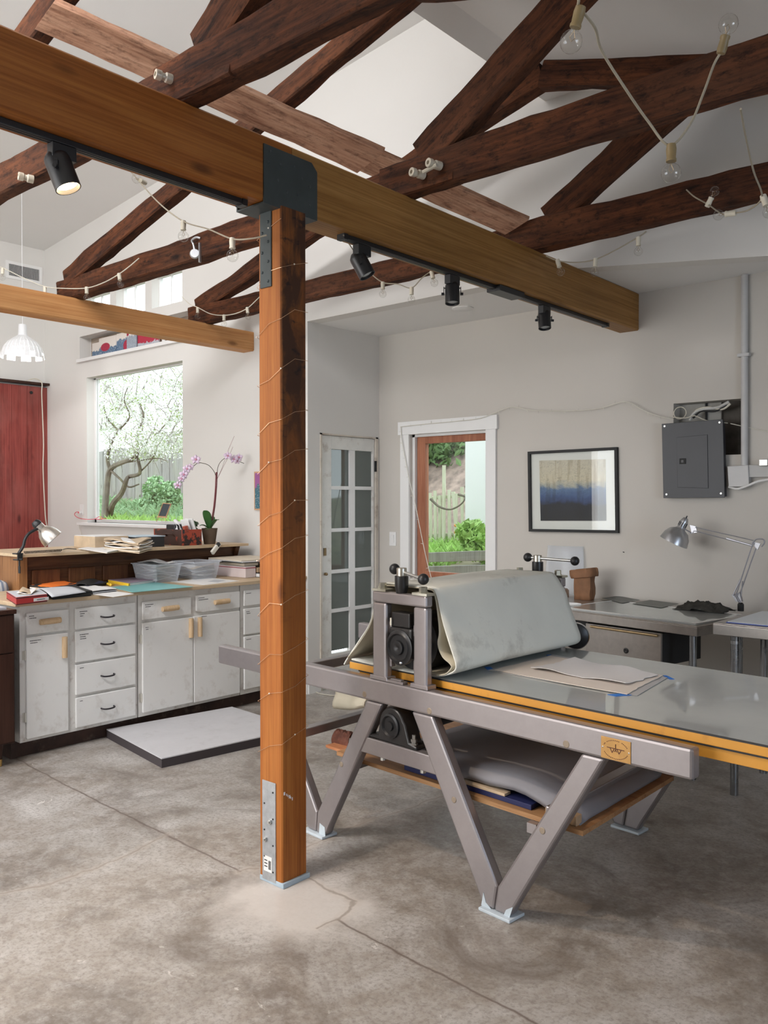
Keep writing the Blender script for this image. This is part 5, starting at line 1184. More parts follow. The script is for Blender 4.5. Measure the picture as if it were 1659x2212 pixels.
# black folder with grey flap, pile of envelopes, red box
r = wavy_stack('black_folder', C4(CT, (112, 1296), (200, 1287), (158, 1272), (84, 1281)), CT, 4, [BLACKM], 'thick black folder lying open on the worktop', 'folder', .004, .007)
m = WB(); c = C4(CT + .034, (76, 1273), (112, 1290), (186, 1279), (140, 1268)); N = 8; g = []
for i in range(N + 1):
    v_ = i / N; a = c[0] * (1 - v_) + c[3] * v_; b_ = c[1] * (1 - v_) + c[2] * v_
    g.append([a * (1 - u / N) + b_ * (u / N) + V((0, 0, .018 * math.sin(PI * min(1, (u / N) * .9 + .1)) * (1 - v_ * .3))) for u in range(N + 1)])
m.sheet(g); m.build('flap', GRP, r, solid=.0015, smooth=True)
ORG = paint('orange_envelope', (.85, .20, .03), .6); NAV = paint('navy_cloth', (.02, .022, .05), .9, .3, 15)
wavy_stack('envelope_pile', C4(CT, (66, 1273), (110, 1280), (165, 1269), (122, 1263)), CT, 5, [NAV, WHP, KRAFT2, BLACKM, ORG], 'untidy pile with an orange envelope on top in front of the ledge', 'envelopes', .008, .005)
wavy_stack('dark_cloth', C4(CT, (150, 1269), (190, 1273), (232, 1264), (188, 1259)), CT, 3, [BLACKM, NAV, BLACKM], 'black crumpled cloth pouch between the orange envelope and the yellow cutter', 'pouch', .018, .006)
wavy_stack('paper_scraps', C4(CT, (150, 1276), (196, 1284), (250, 1278), (205, 1270)), CT, 4, [BLACKM, GRP, BLACKM, WHP], 'loose white and black papers just right of the black folder', 'papers', .006, .0035)
REDB = paint('red_box_card', (.42, .03, .03), .45)
r = slab('red_box', C4(CT + .046, (35, 1290), (102, 1282.5), (86, 1272), (14, 1277)), CT, .044, REDB, 'flat red box with a white label at the left end of the worktop', 'box', bev=.002, parts=[(.0442, .0455, GRP, -.01, 'lid'), (.036, .041, BLACKM, .004, 'black_band'), (.002, .006, BLACKM, .004, 'black_band')])
a, b_ = onZ(35, 1290, CT + .046), onZ(102, 1282.5, CT + .046); a.z = b_.z = CT; u = (b_ - a).normalized(); n_ = u.cross(V((0, 0, 1)))
m = WB(); p = a + u * ((b_ - a).length * .55) + n_ * .0005
q_ = [p + V((0, 0, .010)), p + u * .10 + V((0, 0, .010)), p + u * .10 + V((0, 0, .028)), p + V((0, 0, .028))]; m.ext(q_, n_ * .001); m.build('white_label', WHP, r)
m = WB(); p2 = p + u * .02 + n_ * .0017; m.ext([p2 + V((0, 0, .017)), p2 + u * .055 + V((0, 0, .017)), p2 + u * .055 + V((0, 0, .0205)), p2 + V((0, 0, .0205))], n_ * .0003); m.build('label_print', INK, r)
wavy_stack('paper_offcuts', C4(CT + .047, (36, 1284), (66, 1285), (84, 1276), (50, 1273)), CT + .0465, 3, [CRM, WHP, KRAFT], 'torn paper offcuts lying on the flat red box', 'paper scraps', .012, .0015)
q = onZ(10, 1283, .886); flat('grey_tray', [V((-4.92, 1.98, 0)), V((-4.74, 2.0, 0)), V((-4.74, 2.20, 0)), V((-4.92, 2.20, 0))], .8856, .012, GRP, 'pale grey sheet stack on the dark walnut cabinet', 'papers')

# ============================================================ LEFT WALL AND GABLE FITTINGS
lw = lambda x, y: onX(x, y, LX)
r = empty('air_vent', tuple(lw(50, 590)), 'white framed wall vent grille high on the left wall', 'vent')
a, b_, c = lw(12, 562), lw(90, 578), lw(90, 615); y0, y1, z1, z0 = a.y, b_.y, (a.z + b_.z) / 2, c.z
m = WB()
for q in ((y0, y1, z1 - .03, z1), (y0, y1, z0, z0 + .03), (y0, y0 + .03, z0 + .03, z1 - .03), (y1 - .03, y1, z0 + .03, z1 - .03)): m.bb(LX, LX + .01, *q)
m.build('frame', TRIM, r)
m = WB(); m.bb(LX + .001, LX + .002, y0 + .03, y1 - .03, z0 + .03, z1 - .03); m.build('backing', BLACKM, r)
n = 22
m = WB()
for i in range(n): yy = y0 + .03 + (y1 - y0 - .06) * (i + .5) / n; m.bb(LX + .002, LX + .008, yy - .0014, yy + .0014, z0 + .03, z1 - .03)
m.build('louvres', TRIM, r)
# red barn door
BARN = wood('barn_red_board', (0.10, 0.018, 0.014), (0.24, 0.045, 0.035), (0.33, 0.075, 0.06), src='Object', axis=2, grain=12, along=.8, rough=.65, bmp=.3, blotch=.5, blotch_col=(.33, .12, .10))
r = empty('barn_door', (LX + .05, 4.0, 0), 'dark red board door with a head rail on the left wall', 'sliding door')
zt_ = lw(60, 829).z; ye = lw(108, 900).y
yy = ye
i = 0
while yy > 2.4:
    w_ = random.choice((.13, .15, .17)); m = WB(); m.bb(LX + .03, LX + .05 + (.002 if i % 2 else 0), yy - w_ + .002, yy, .05, zt_ - .03); m.build('board', BARN, r, bev=.002); yy -= w_; i += 1
m = WB(); m.bb(LX + .001, LX + .11, 2.3, lw(116, 830).y - .05, zt_ - .012, zt_ + .012); m.build('head_rail', WAL, r, bev=.002)
m = WB(); m.bb(LX + .001, LX + .03, 2.3, ye, .05, zt_ - .03); m.build('backing', BLACKM, r)
m = WB(); m.lathe([(.001, 0), (.016, 0), (.016, .01), (.001, .012)], onX(67, 848, LX + .053), (1, 0, 0), 12); m.build('knob', BLACK, r)
yl = LX + .13
m = WB(); m.tube(catmull([onX(a, b_, yl) for a, b_ in ((60, 822), (75, 818), (90, 826), (90, 850), (92, 900), (94, 960), (93, 1010), (96, 1080), (100, 1130), (112, 1165), (120, 1190))], 5), .006, 6); tag(m.build('hanging_cord', CORDW), 'long cream cable hanging down over the red barn door', 'cable')
# pendant
pc = onX(49, 760, -7.6); PEN = paint('white_slat', (.80, .80, .80), .5, .01, 4)
r = empty('pendant_lamp', (pc.x, pc.y, pc.z), 'white slatted dome pendant lamp hanging at the left', 'pendant lamp')
nrib = 26; R_ = (onX(97, 760, -7.6) - onX(1, 760, -7.6)).length * .5 * .90; H_ = onX(49, 705, -7.6).z - onX(49, 778, -7.6).z; zb = onX(49, 776, -7.6).z
prof = [(.18, 1.0), (.19, .80), (.21, .70), (.42, .62), (.68, .50), (.86, .34), (.96, .18), (1.0, .03)]
for i in range(nrib):
    th = 2 * PI * i / nrib; d = V((math.cos(th), math.sin(th), 0)); e = V((-d.y, d.x, 0)); m = WB(); vs = []
    for k_, (a, h) in enumerate(prof):
        w_ = .485 * 2 * PI * R_ * a / nrib
        if k_ > 4 and i % 2: w_ *= .9
        p = V((pc.x, pc.y, zb + H_ * h)) + d * (R_ * a); vs.append([p - e * w_, p + e * w_])
    if i % 3 == 0: vs = vs[:-1]
    m.sheet(vs); m.build('slat', PEN, r, solid=.002)
m = WB(); m.lathe([(.001, 0), (R_ * .18, 0), (R_ * .18, .008), (.001, .008)], (pc.x, pc.y, zb + H_), (0, 0, 1), 20); m.build('cap', PEN, r)
m = WB(); m.tube([(pc.x, pc.y, zb + H_), (pc.x, pc.y, zl(pc.x))], .003, 6); m.build('flex', PEN, r)
m = WB(); m.ball((pc.x, pc.y, zb + H_ * .42), .05, 14); m.build('bulb', emit('pendant_bulb', (1, .97, .92), 12), r, smooth=True)
ld = bpy.data.lights.new('pendant_light', 'POINT'); ld.energy = 16; ld.color = (1, .97, .93); ld.shadow_soft_size = .06; lo = bpy.data.objects.new('pendant_light', ld); COL.objects.link(lo); lo.location = (pc.x, pc.y, zb + H_ * .25)
# canvases in the niche: plain generic painted panels
def canvas_mat(name, sky, hill_, spot_, seed, lvl=.5, sp=(.5, .5), rad=.3):
    m, nt, b = newmat(name); c = coords(nt, 'Generated'); s = nt.nodes.new('ShaderNodeSeparateXYZ'); nt.links.new(c, s.inputs[0])
    n_ = nz(nt, mapn(nt, c, (2.2, 1, 1.2), loc=(seed, seed, 0)), 2.2, 6, .65); mth = nt.nodes.new('ShaderNodeMath'); mth.operation = 'MULTIPLY_ADD'; nt.links.new(n_, mth.inputs[0]); mth.inputs[1].default_value = -.6; zz_ = nt.nodes.new('ShaderNodeMath'); zz_.inputs[1].default_value = .5; nt.links.new(s.outputs[2], zz_.inputs[0]); nt.links.new(zz_.outputs[0], mth.inputs[2])
    k_ = ramp(nt, mth.outputs[0], [(lvl - .01, (1, 1, 1)), (lvl + .01, (0, 0, 0))])
    tex = nz(nt, mapn(nt, c, (6, 1, 6), loc=(0, seed, 0)), 3, 6, .7, 1.5); hc_ = ramp(nt, tex, [(.4, hill_), (.55, tuple(x * .45 for x in hill_)), (.62, (.7, .74, .78))])
    col = mixc(nt, k_, sky, hc_)
    if spot_:
        vm_ = nt.nodes.new('ShaderNodeVectorMath'); vm_.operation = 'DISTANCE'; nt.links.new(mapn(nt, c, (1, 0, 1.3)), vm_.inputs[0]); vm_.inputs[1].default_value = (sp[0], 0, sp[1] * 1.3)
        n3_ = nz(nt, mapn(nt, c, (9, 1, 9)), 3, 4); sc_ = ramp(nt, n3_, [(.45, spot_), (.66, tuple(x * .5 for x in spot_)), (.72, (.75, .5, .5))])
        col = mixc(nt, ramp(nt, vm_.outputs['Value'], [(rad, (1, 1, 1)), (rad + .03, (0, 0, 0))]), col, sc_)
    nt.links.new(col, b.inputs['Base Color']); b.inputs['Roughness'].default_value = .6; return m
CR_, BL_, RD_ = (.72, .66, .60), (.10, .20, .34), (.45, .02, .06)
nx0, nx1, nz0, nz1 = NI
xs_ = [onY(a, 750, GY + .09).x for a in (199, 217, 252, 276, 297, 344)]
hs_ = [.165, .195, .205, .195, .23]
labs = ['leftmost small canvas in the wall niche, cream over a blue ridge', 'niche canvas with a big red blot above blue hills', 'niche canvas of dark blue rocks with a half red blot', 'niche canvas of pale grey blue cracked rock', 'widest niche canvas, mostly crimson over pale rocks']
cm = [canvas_mat('canvas_a', CR_, BL_, None, 1, .68), canvas_mat('canvas_b', CR_, BL_, RD_, 2, .66, (.38, .5), .26), canvas_mat('canvas_c', CR_, BL_, RD_, 3, .88, (.98, .35), .35), canvas_mat('canvas_d', CR_, (.42, .48, .56), RD_, 5, .98, (.1, .9), .12), canvas_mat('canvas_e', (.42, .02, .05), (.60, .64, .70), None, 7, .48)]
for i in range(5):
    m = WB(); w_ = xs_[i + 1] - xs_[i]; m.box(((xs_[i] + xs_[i + 1]) / 2, GY + .095 - (i % 2) * .012, nz0 + .005 + hs_[i] / 2), (w_ * (1.03 if i == 1 else .97), .012, hs_[i])); tag(m.build('canvas', cm[i]), labs[i], 'painting', 'small canvases in the wall niche')
m = WB(); m.box(((onY(352, 745, GY + .09)).x, GY + .10, nz0 + .12), (.05, .006, .2)); tag(m.build('white_card', WHP), 'narrow white card at the right of the niche canvases', 'card')
# small seascape half hidden by the post
sm = canvas_mat('sea_canvas', (.32, .10, .28), (.02, .16, .22), None, 3, .8)
a, b_ = onY(553, 1019, GY), onY(580, 1102, GY); r = empty('small_painting', tuple(onY(562, 1060, GY)), 'small framed purple and teal painting partly hidden by the post', 'painting')
m = WB(); m.bb(a.x, b_.x, GY - .02, GY, b_.z, a.z); m.build('frame', EW, r); m = WB(); m.bb(a.x + .012, b_.x - .012, GY - .022, GY - .02, b_.z + .012, a.z - .012); m.build('picture', sm, r)
# ============================================================ ETCHING PRESS
PRO = V((-1.723, 2.62, 0)); PRZ = math.radians(-4.9)
press = empty('etching_press', tuple(PRO), 'large grey steel etching press with V shaped legs and a glass covered bed', 'printing press', rz=PRZ)
GRYP = metal('press_grey_paint', (.33, .30, .30), .30, .62, .04); GRYP.node_tree.nodes['Principled BSDF'].inputs['Specular IOR Level'].default_value = .6
CASTB = paint('cast_black', (.018, .017, .017), .35, .3, 12); YELW = paint('yellow_bed_edge', (.66, .30, .035), .5, .06, 6, dirt=(.25, .10, .02), dirt_amt=.5, dscale=9)
PRIM = paint('pale_blue_primer', (.50, .56, .60), .5, .08, 14); BRZ = metal('bronze_plug', (.30, .24, .18), .5, .5)
RUB = paint('black_rubber', (.015, .015, .016), .5)
sh = lambda u, v: u - .0854 * v
def pbox(m, u0, u1, v0, v1, z0, z1):
    m.hexa([(sh(u0, v0), v0, z0), (sh(u1, v0), v0, z0), (sh(u1, v1), v1, z0), (sh(u0, v1), v1, z0), (sh(u0, v0), v0, z1), (sh(u1, v0), v0, z1), (sh(u1, v1), v1, z1), (sh(u0, v1), v1, z1)]); return m
def plate2(m, poly, v0, v1):
    s0 = -.0854 * (v0 if v0 < .5 else v0); m.ext([(u + s0, v0, z) for u, z in poly], (0, v1 - v0, 0)); return m
for side, (v0, v1) in enumerate(((-.05, 0.0), (1.0, 1.05))):
    m = MB(); plate2(m, [(-1.795, .662), (.757, .662), (.757, .757), (-1.795, .757)], v0, v1); m.build('side_rail', GRYP, press, bev=.009)
    legs = [[(-.412, .661), (-.300, .661), (.020, .102), (.004, .012), (-.045, .012)], [(.372, .661), (.458, .661), (.095, .050), (.075, .012), (.006, .012), (.022, .104)],
            [(-.675, .661), (-.580, .661), (-.928, .052), (-.945, .012), (-1.008, .012), (-.998, .104)], [(-1.44, .661), (-1.352, .661), (-1.000, .104), (-1.010, .012), (-1.066, .012)]]
    for k_, lp in enumerate(legs):
        m = MB(); plate2(m, lp, v0 + .001, v1 - .001); lg = m.build('leg', GRYP, press, bev=.009)
        if side == 0:
            for (a, b_) in {0: [(-.182, .366)], 1: [(.222, .362)], 2: [(-.829, .356)], 3: []}[k_]:
                m = MB(); m.lathe([(.001, .001), (.010, .001), (.012, 0)], (a, v0, b_), (0, -1, 0), 14, cap=True); m.build('plug', BRZ, lg)
            if k_ < 3:   # chipped pale primer at the feet
                cx_ = {0: [(-.052, .012), (-.004, .012), (-.018, .022), (-.030, .028), (-.042, .062)], 1: [(.052, .012), (.078, .012), (.093, .055), (.062, .034)], 2: [(-.985, .012), (-.940, .012), (-.945, .050), (-.980, .060)]}[k_]
                m = MB(); plate2(m, cx_, v0 - .0006, v0 + .0009); m.build('chipped_paint', PRIM, lg)
    m = MB(); plate2(m, [(-.738, .436), (-.268, .436), (-.312, .505), (-.700, .505)], v0 + .004, v1 - .004); m.build('cross_bar', GRYP, press, bev=.004)
    for cu in (.025, -1.008):
        m = MB(); s0 = -.0854 * v0; m.bb(cu - .075 + s0, cu + .068 + s0, v0 - .02, v1 + .02, .0, .012); m.build('foot_plate', PRIM, press, bev=.003)
    # gantry
    for (a, b_) in ((-.640, -.560), (-.405, -.335)):
        m = MB(); plate2(m, [(a, .758), (b_, .758), (b_, 1.078), (a, 1.078)], v0 + .004, v1 - .006); po_ = m.build('gantry_post', GRYP, press, bev=.010)
        m = MB(); plate2(m, [(a - .012, .757), (b_ + .012, .757), (b_ + .010, .775), (a - .010, .775)], v0 - .002, v1 + .002); m.build('post_foot', GRYP, po_, bev=.003)
        cb = ((a + b_) / 2 - .0854 * v0, (v0 + v1) / 2)
        m = MB(); m.bb(cb[0] - .040, cb[0] + .040, v0 + .002, v1, 1.124, 1.134); m.lathe([(.001, 0), (.020, 0), (.020, .004), (.0165, .004), (.0165, .022), (.014, .024), (.001, .024)], (cb[0], cb[1], 1.134), (0, 0, 1), 6); m.build('bolt', metal('zinc_bolt', (.62, .60, .50), .3, 1), press)
    m = MB(); plate2(m, [(-.640, 1.078), (-.335, 1.078), (-.335, 1.124), (-.640, 1.124)], v0 + .003, v1 - .005); m.build('gantry_beam', GRYP, press, bev=.008)
    # pressure screw with ball handles
    cu = -.490 - .0854 * v0; cv = (v0 + v1) / 2
    m = MB(); m.lathe([(.001, 1.124), (.022, 1.124), (.026, 1.14), (.028, 1.15), (.028, 1.192), (.024, 1.194), (.001, 1.194)], (cu, cv, 0), (0, 0, 1), 22); h = m.build('pressure_screw', CASTB, press, smooth=True)
    m = MB(); m.lathe([(.001, 1.194), (.021, 1.194), (.021, 1.224), (.019, 1.226), (.001, 1.226)], (cu, cv, 0), (0, 0, 1), 20); m.build('screw_collar', metal('nickel', (.62, .58, .50), .3, 1), h, smooth=True)
    ang_ = math.radians(-6) if side == 0 else math.radians(8)
    dv = V((math.cos(ang_), math.sin(ang_), -.16 if side == 0 else -.03)); c = V((cu, cv, 1.211))
    L1, L2 = (.125, .035) if side == 0 else (.190, .045)
    m = MB(); m.tube([c - dv * L2, c + dv * L1], .0068, 12); m.build('handle_bar', BOLT, h, smooth=True)
    for q in (c - dv * (L2 + .010), c + dv * (L1 + .010)):
        m = MB(); m.ball(q, .0225, 18); m.build('ball_knob', BLACK, h, smooth=True)
for (a, b_) in ((-.681, .684), (-.309, .680), (.318, .681)):
    m = MB(); m.lathe([(.001, .0012), (.011, .0012), (.013, 0)], (a, -.05, b_), (0, -1, 0), 14, cap=True); m.build('plug', BRZ, press)
# tie bars across
for (a, b_, z0, z1) in ((-1.20, -1.15, .395, .435), (-1.13, -1.09, .71, .755), (.20, .25, .395, .43)):
    m = MB(); pbox(m, a, b_, -.0, 1.0, z0, z1); m.build('tie_bar', GRYP, press, bev=.004)
# nameplate
m = MB(); m.bb(.452, .559, -.0525, -.05, .667, .737); npl = m.build('nameplate', metal('brass_plate', (.46, .26, .09), .45, .7, .1), press, bev=.001)
DI = paint('etched_dark', (.10, .025, .015), .6)
m = MB(); nx, nz_ = .5055, .702; yb = -.0532; t_ = .0024
def ln(m, a, b_): 
    a = V((nx + a[0] * 1.12, yb, nz_ + a[1] * 1.12)); b_ = V((nx + b_[0] * 1.12, yb, nz_ + b_[1] * 1.12)); d = (b_ - a).normalized(); n_ = V((-d.z, 0, d.x)) * t_ / 2
    m.ext([a - n_, b_ - n_, b_ + n_, a + n_], (0, .0007, 0))
for s_ in (-1, 1):
    ln(m, (0, .016), (0, -.001)); ln(m, (s_ * .002, .003), (s_ * .028, .003)); ln(m, (s_ * .004, .003), (s_ * .011, -.010)); ln(m, (s_ * .011, -.010), (s_ * .018, .003)); ln(m, (0, -.001), (s_ * .004, -.006))
for i in range(44):
    th = 2 * PI * i / 44
    if abs(math.sin(th)) < .32 or (math.sin(th) > 0 and i % 9 == 8): continue
    p = (.040 * math.cos(th), .026 * math.sin(th)); ln(m, p, (p[0] - .0028 * math.sin(th) , p[1] + .0022 * math.cos(th)))
m.build('engraved_emblem', DI, npl)
for a in (-.047, .047):
    m = MB(); m.lathe([(.001, .0008), (.0022, .0004), (.003, 0)], (nx + a, -.0525, nz_ - a * .02), (0, -1, 0), 10); m.build('rivet', BOLT, npl)
# bed: lower frame, upper board with yellow edge, rubber line, glass
B0, B1 = -.862, 2.15
m = MB(); pbox(m, B0 + .05, B1, .045, .97, .712, .7495); m.build('bed_frame', YELW, press, bev=.002)
m = MB(); pbox(m, B0, B1, .030, .985, .757, .786); bed = m.build('press_bed', YELW, press, bev=.002)
m = MB(); pbox(m, B0 + .05, B1, .038, .975, .7495, .757); m.build('bed_gap_strip', RUB, bed)
m = MB(); pbox(m, B0, B1, .032, .983, .7862, .7878); m.build('bed_felt', paint('bed_grey_lining', (.27, .275, .27), .6, .05, 2), bed)
PG = bpy.data.materials.new('plate_glass'); PG.use_nodes = True; nt = PG.node_tree; nt.nodes.clear()
o_ = nt.nodes.new('ShaderNodeOutputMaterial'); mx = nt.nodes.new('ShaderNodeMixShader'); pb = nt.nodes.new('ShaderNodeBsdfPrincipled')
lw_ = nt.nodes.new('ShaderNodeBsdfGlossy'); lw_.inputs['Roughness'].default_value = .035; lw_.inputs[0].default_value = (.9, .95, .95, 1)
fr = nt.nodes.new('ShaderNodeFresnel'); fr.inputs[0].default_value = 1.62
c_ = coords(nt); pb.inputs['Roughness'].default_value = .3
nt.links.new(ramp(nt, nz(nt, c_, 2.5, 5), [(.35, (.38, .39, .38)), (.65, (.47, .475, .46))]), pb.inputs['Base Color'])
nt.links.new(fr.outputs[0], mx.inputs[0]); nt.links.new(pb.outputs[0], mx.inputs[1]); nt.links.new(lw_.outputs[0], mx.inputs[2]); nt.links.new(mx.outputs[0], o_.inputs[0])
m = MB(); pbox(m, B0 + .3, B1, .030, .985, .7878, .7925); m.build('glass_sheet', [PG], bed)
m = MB(); pbox(m, B0 + .3, B1, .0285, .0302, .7862, .7925); m.build('glass_edge', RUB, bed)
# rollers
m = MB(); u0, u1 = sh(-.487, .06), sh(-.487, .94); m.lathe([(.001, 0), (.118, 0), (.118, 1.0 * .88), (.001, .88)], (u0, .06, .915), (u1 - u0, .88, 0), 40); m.build('top_roller', CASTB, press, smooth=True)
m = MB(); m.lathe([(.001, 0), (.075, 0), (.075, .88), (.001, .88)], (sh(-.52, .06), .06, .600), (u1 - u0, .88, 0), 32); m.build('bottom_roller', metal('roller_steel', (.12, .12, .12), .3, .9), press, smooth=True)
# bearing housing in the near gantry
m = MB(); m.bb(-.548, -.418, -.038, .02, .860, .985); bh = m.build('bearing_housing', CASTB, press, bev=.012)
m = MB(); m.bb(-.535, -.432, -.034, .02, .985, 1.045); m.build('bearing_cap', CASTB, press, bev=.006)
m = MB(); m.lathe([(.072, -.01), (.072, .012), (.060, .016), (.056, .022), (.050, .014), (.030, .014), (.028, .024), (.014, .026), (.001, .018)], (-.483, -.030, .905), (0, -1, 0), 36); m.build('bearing_ring', BLACK, bh, smooth=True)
m = MB(); m.tube([(-.530, -.042, 1.02), (-.530, -.042, .99)], .004, 8); m.build('grease_pin', paint('cream_pin', (.7, .66, .55), .4), bh)
for z in (1.0, .86):
    m = MB(); m.bb(-.562, -.545, -.025, .0, z - .045, z); m.build('guide_block', GRYP, bh, bev=.003); m = MB(); m.bb(-.420, -.404, -.025, .0, z - .045, z); m.build('guide_block', GRYP, bh, bev=.003)
m = MB(); m.ball((-.470, -.045, .845), .007, 8); m.build('grease_nipple', BOLT, bh)
# pillow block on the cross bar
m = MB(); pts = [(-.672, .506), (-.385, .506), (-.390, .520), (-.430, .528), (-.455, .600)] + [(-.530 + .072 * math.cos(t), .580 + .072 * math.sin(t)) for t in [math.radians(20 + 14 * i) for i in range(11)]] + [(-.610, .528), (-.668, .520)]
m.ext([(u, -.040, z) for u, z in pts], (0, .075, 0)); pbk = m.build('pillow_block', CASTB, press, bev=.006, smooth=True)
m = MB(); m.lathe([(.050, 0), (.050, .008), (.042, .012), (.036, .004), (.020, .004), (.018, .012), (.001, .012)], (-.532, -.040, .578), (0, -1, 0), 30); m.build('bearing_ring', BLACK, pbk, smooth=True)
m = MB(); m.lathe([(.016, 0), (.016, .006), (.010, .006), (.010, .012), (.013, .012), (.013, .022), (.008, .024), (.008, .04), (.001, .04)], (-.415, -.025, .522), (0, 0, 1), 6, cap=True); m.build('stud_bolt', metal('zinc_stud', (.6, .6, .58), .3, 1), pbk)
for u in (-.60, -.37):
    m = MB(); m.lathe([(.001, 0), (.012, 0), (.012, .016), (.001, .018)], (u, -.02, .435), (0, 0, -1), 8); m.build('stud_nut', metal('zinc_nut', (.66, .66, .62), .3, 1), press)
m = MB(); m.bb(-.545, -.455, -.050, -.02, .757, .768); m.bb(-.530, -.470, -.045, -.025, .768, .774); m.build('bed_guide', GRYP, press, bev=.002)
# hand wheel drum on the far side
m = MB(); p = V((-.453, 1.18, .82)); ax = V((.55, -.83, 0)).normalized(); m.lathe([(.001, .02), (.056, .02), (.062, .016), (.062, -.016), (.001, -.018)], p, ax, 32); hw = m.build('counterweight', CASTB, press, smooth=True)
m = MB(); m.lathe([(.0625, -.016), (.066, -.016), (.066, .012), (.0625, .012)], p, ax, 32); m.build('chrome_rim', metal('chrome', (.8, .82, .85), .12, 1), hw, smooth=True)
m = MB(); m.tube([p + V((-.0, .0, .0)), (sh(-.385, 1.07), 1.07, .915)], .006, 8); m.build('weight_arm', BOLT, hw)
# shelf with folded felts and boards under the bed
m = MB(); pbox(m, -.95, .335, .03, .80, .352, .370); shf = m.build('press_shelf', wood('shelf_ply', (.22, .10, .04), (.38, .20, .09), (.46, .27, .13), src='Object', axis=0, grain=30, along=2, rough=.6), press, bev=.001)
for a in (-.86, .12):
    m = MB(); pbox(m, a, a + .04, -.0, 1.0, .315, .351); m.build('shelf_bearer', GRYP, press)
def W_(u, v, z): return V((math.cos(PRZ) * u - math.sin(PRZ) * v, math.sin(PRZ) * u + math.cos(PRZ) * v, z)) + PRO
def pslab(name, u0, u1, v0, v1, z0, z1, mat, lab, cat, bev=.002):
    m = WB(); c = [W_(sh(a, b_), b_, z) for z in (z0, z1) for a, b_ in ((u0, v0), (u1, v0), (u1, v1), (u0, v1))]; m.hexa(c); return tag(m.build(name, mat, bev=bev), lab, cat)
pslab('blue_folder', -.55, .10, .06, .70, .3705, .390, paint('navy_board', (.01, .015, .08), .6), 'dark blue board lying lowest on the shelf under the press', 'board')
FELT = paint('grey_felt', (.25, .245, .265), .95, .05, 8, bmp=.2)
pslab('wood_offcut', .17, .30, .045, .085, .3705, .405, KRAFT2, 'short brown wood block at the shelf corner under the press', 'wood block')
m = WB(); g = []
N, Mv = 16, 10
for z_, dz in ((0, 0),):
    for j in range(Mv + 1):
        v_ = .07 + .68 * j / Mv; row = []
        for i in range(N + 1):
            u = -.62 + .92 * i / N; zz = .440 + .010 * math.sin(u * 5 + 1) * (1 - .3 * j / Mv) + .006 * noise.noise(Vector((i * .5, j * .5, 3))) - (.018 if j == 0 else 0) - .07 * max(0, (u - .05) / .25) ** 1.2
            row.append(W_(sh(u, v_), v_, zz))
        g.append(row)
m.sheet(g); tag(m.build('felt_blanket', FELT, solid=.03, smooth=True), 'folded grey felt blankets piled on the shelf under the press', 'felt blanket')
pslab('tan_board', -.45, -.02, .058, .10, .391, .402, KRAFT, 'frayed tan paper edge showing under the grey felts', 'paper')
# bark curl and board end at the left of the shelf
m = WB(); c = onZ(745, 1600, .36); m.box(tuple(onZ(742, 1614, .345)), (.14, .10, .012), rz=-.1); tag(m.build('board_offcut', BARN.copy() if False else wood('orange_offcut', (.30, .10, .04), (.52, .22, .10), (.6, .3, .15), src='Object', axis=0, grain=30, along=2)), 'reddish board end sticking out left of the press legs', 'board')
m = WB(); g = [[c + V((.055 * (j / 8 - .5) * 2, .035 * math.cos(i * .5), .045 * math.sin(i * .5) - .0 + .006 * math.sin(j * 2 + i))) for j in range(9)] for i in range(9)]; m.sheet(g); tag(m.build('bark_curl', paint('brown_bark', (.14, .05, .03), .9, .4, 20), solid=.003), 'curled brown bark piece resting on the board end left of the press', 'bark')
# the blanket over the top roller
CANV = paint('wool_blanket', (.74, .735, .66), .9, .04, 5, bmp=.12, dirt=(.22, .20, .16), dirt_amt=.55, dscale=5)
prof = [(-.893, .770), (-.870, .800), (-.800, .880), (-.727, .966), (-.690, 1.060), (-.668, 1.130), (-.640, 1.150), (-.560, 1.152), (-.440, 1.153), (-.365, 1.153), (-.338, 1.140), (-.318, 1.085), (-.296, 1.010), (-.273, .950), (-.252, .900), (-.240, .865), (-.248, .838), (-.290, .815), (-.350, .801), (-.45, .797), (-.60, .796), (-.75, .797), (-.84, .800)]
pc_ = catmull([V((a, 0, b_)) for a, b_ in prof], 4)
def bl(pc, v0, v1, n, wob, seed, name='blanket', amp=1.0):
    g = []; m = WB()
    for j in range(n + 1):
        v_ = v0 + (v1 - v0) * j / n; row = []
        for i, p in enumerate(pc):
            t = i / len(pc)
            wv = wob * (math.sin(v_ * 7 + t * 9 + seed) + .6 * noise.noise(Vector((v_ * 4, t * 9, seed))))
            nx_ = p.x + (wv if .35 < t < .78 else wv * .3); nz2 = p.z + (wv * .5 if t < .55 and t > .2 else 0)
            if t > .45: nx_ += .035 * v_ * max(0, min(1, (1.14 - p.z) / .08)) * max(0, min(1, (.82 - t) / .08))
            row.append(W_(sh(nx_, v_), v_, nz2))
        g.append(row)
    m.sheet(g); return m
bk = empty('press_blanket', tuple(W_(-.5, .5, .79)), 'stained grey green wool blanket draped over the press roller', 'blanket', rz=0)
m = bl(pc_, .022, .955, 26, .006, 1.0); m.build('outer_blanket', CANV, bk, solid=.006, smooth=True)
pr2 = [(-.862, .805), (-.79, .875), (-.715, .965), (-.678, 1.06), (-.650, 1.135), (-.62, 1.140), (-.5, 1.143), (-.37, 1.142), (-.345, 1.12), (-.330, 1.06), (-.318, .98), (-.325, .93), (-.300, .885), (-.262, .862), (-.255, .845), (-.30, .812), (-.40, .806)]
m = bl(catmull([V((a, 0, b_)) for a, b_ in pr2], 4), .018, .94, 14, .002, 4.0); m.build('inner_blanket', paint('wool_inner', (.52, .47, .36), .9, .05, 6), bk, solid=.004, smooth=True)
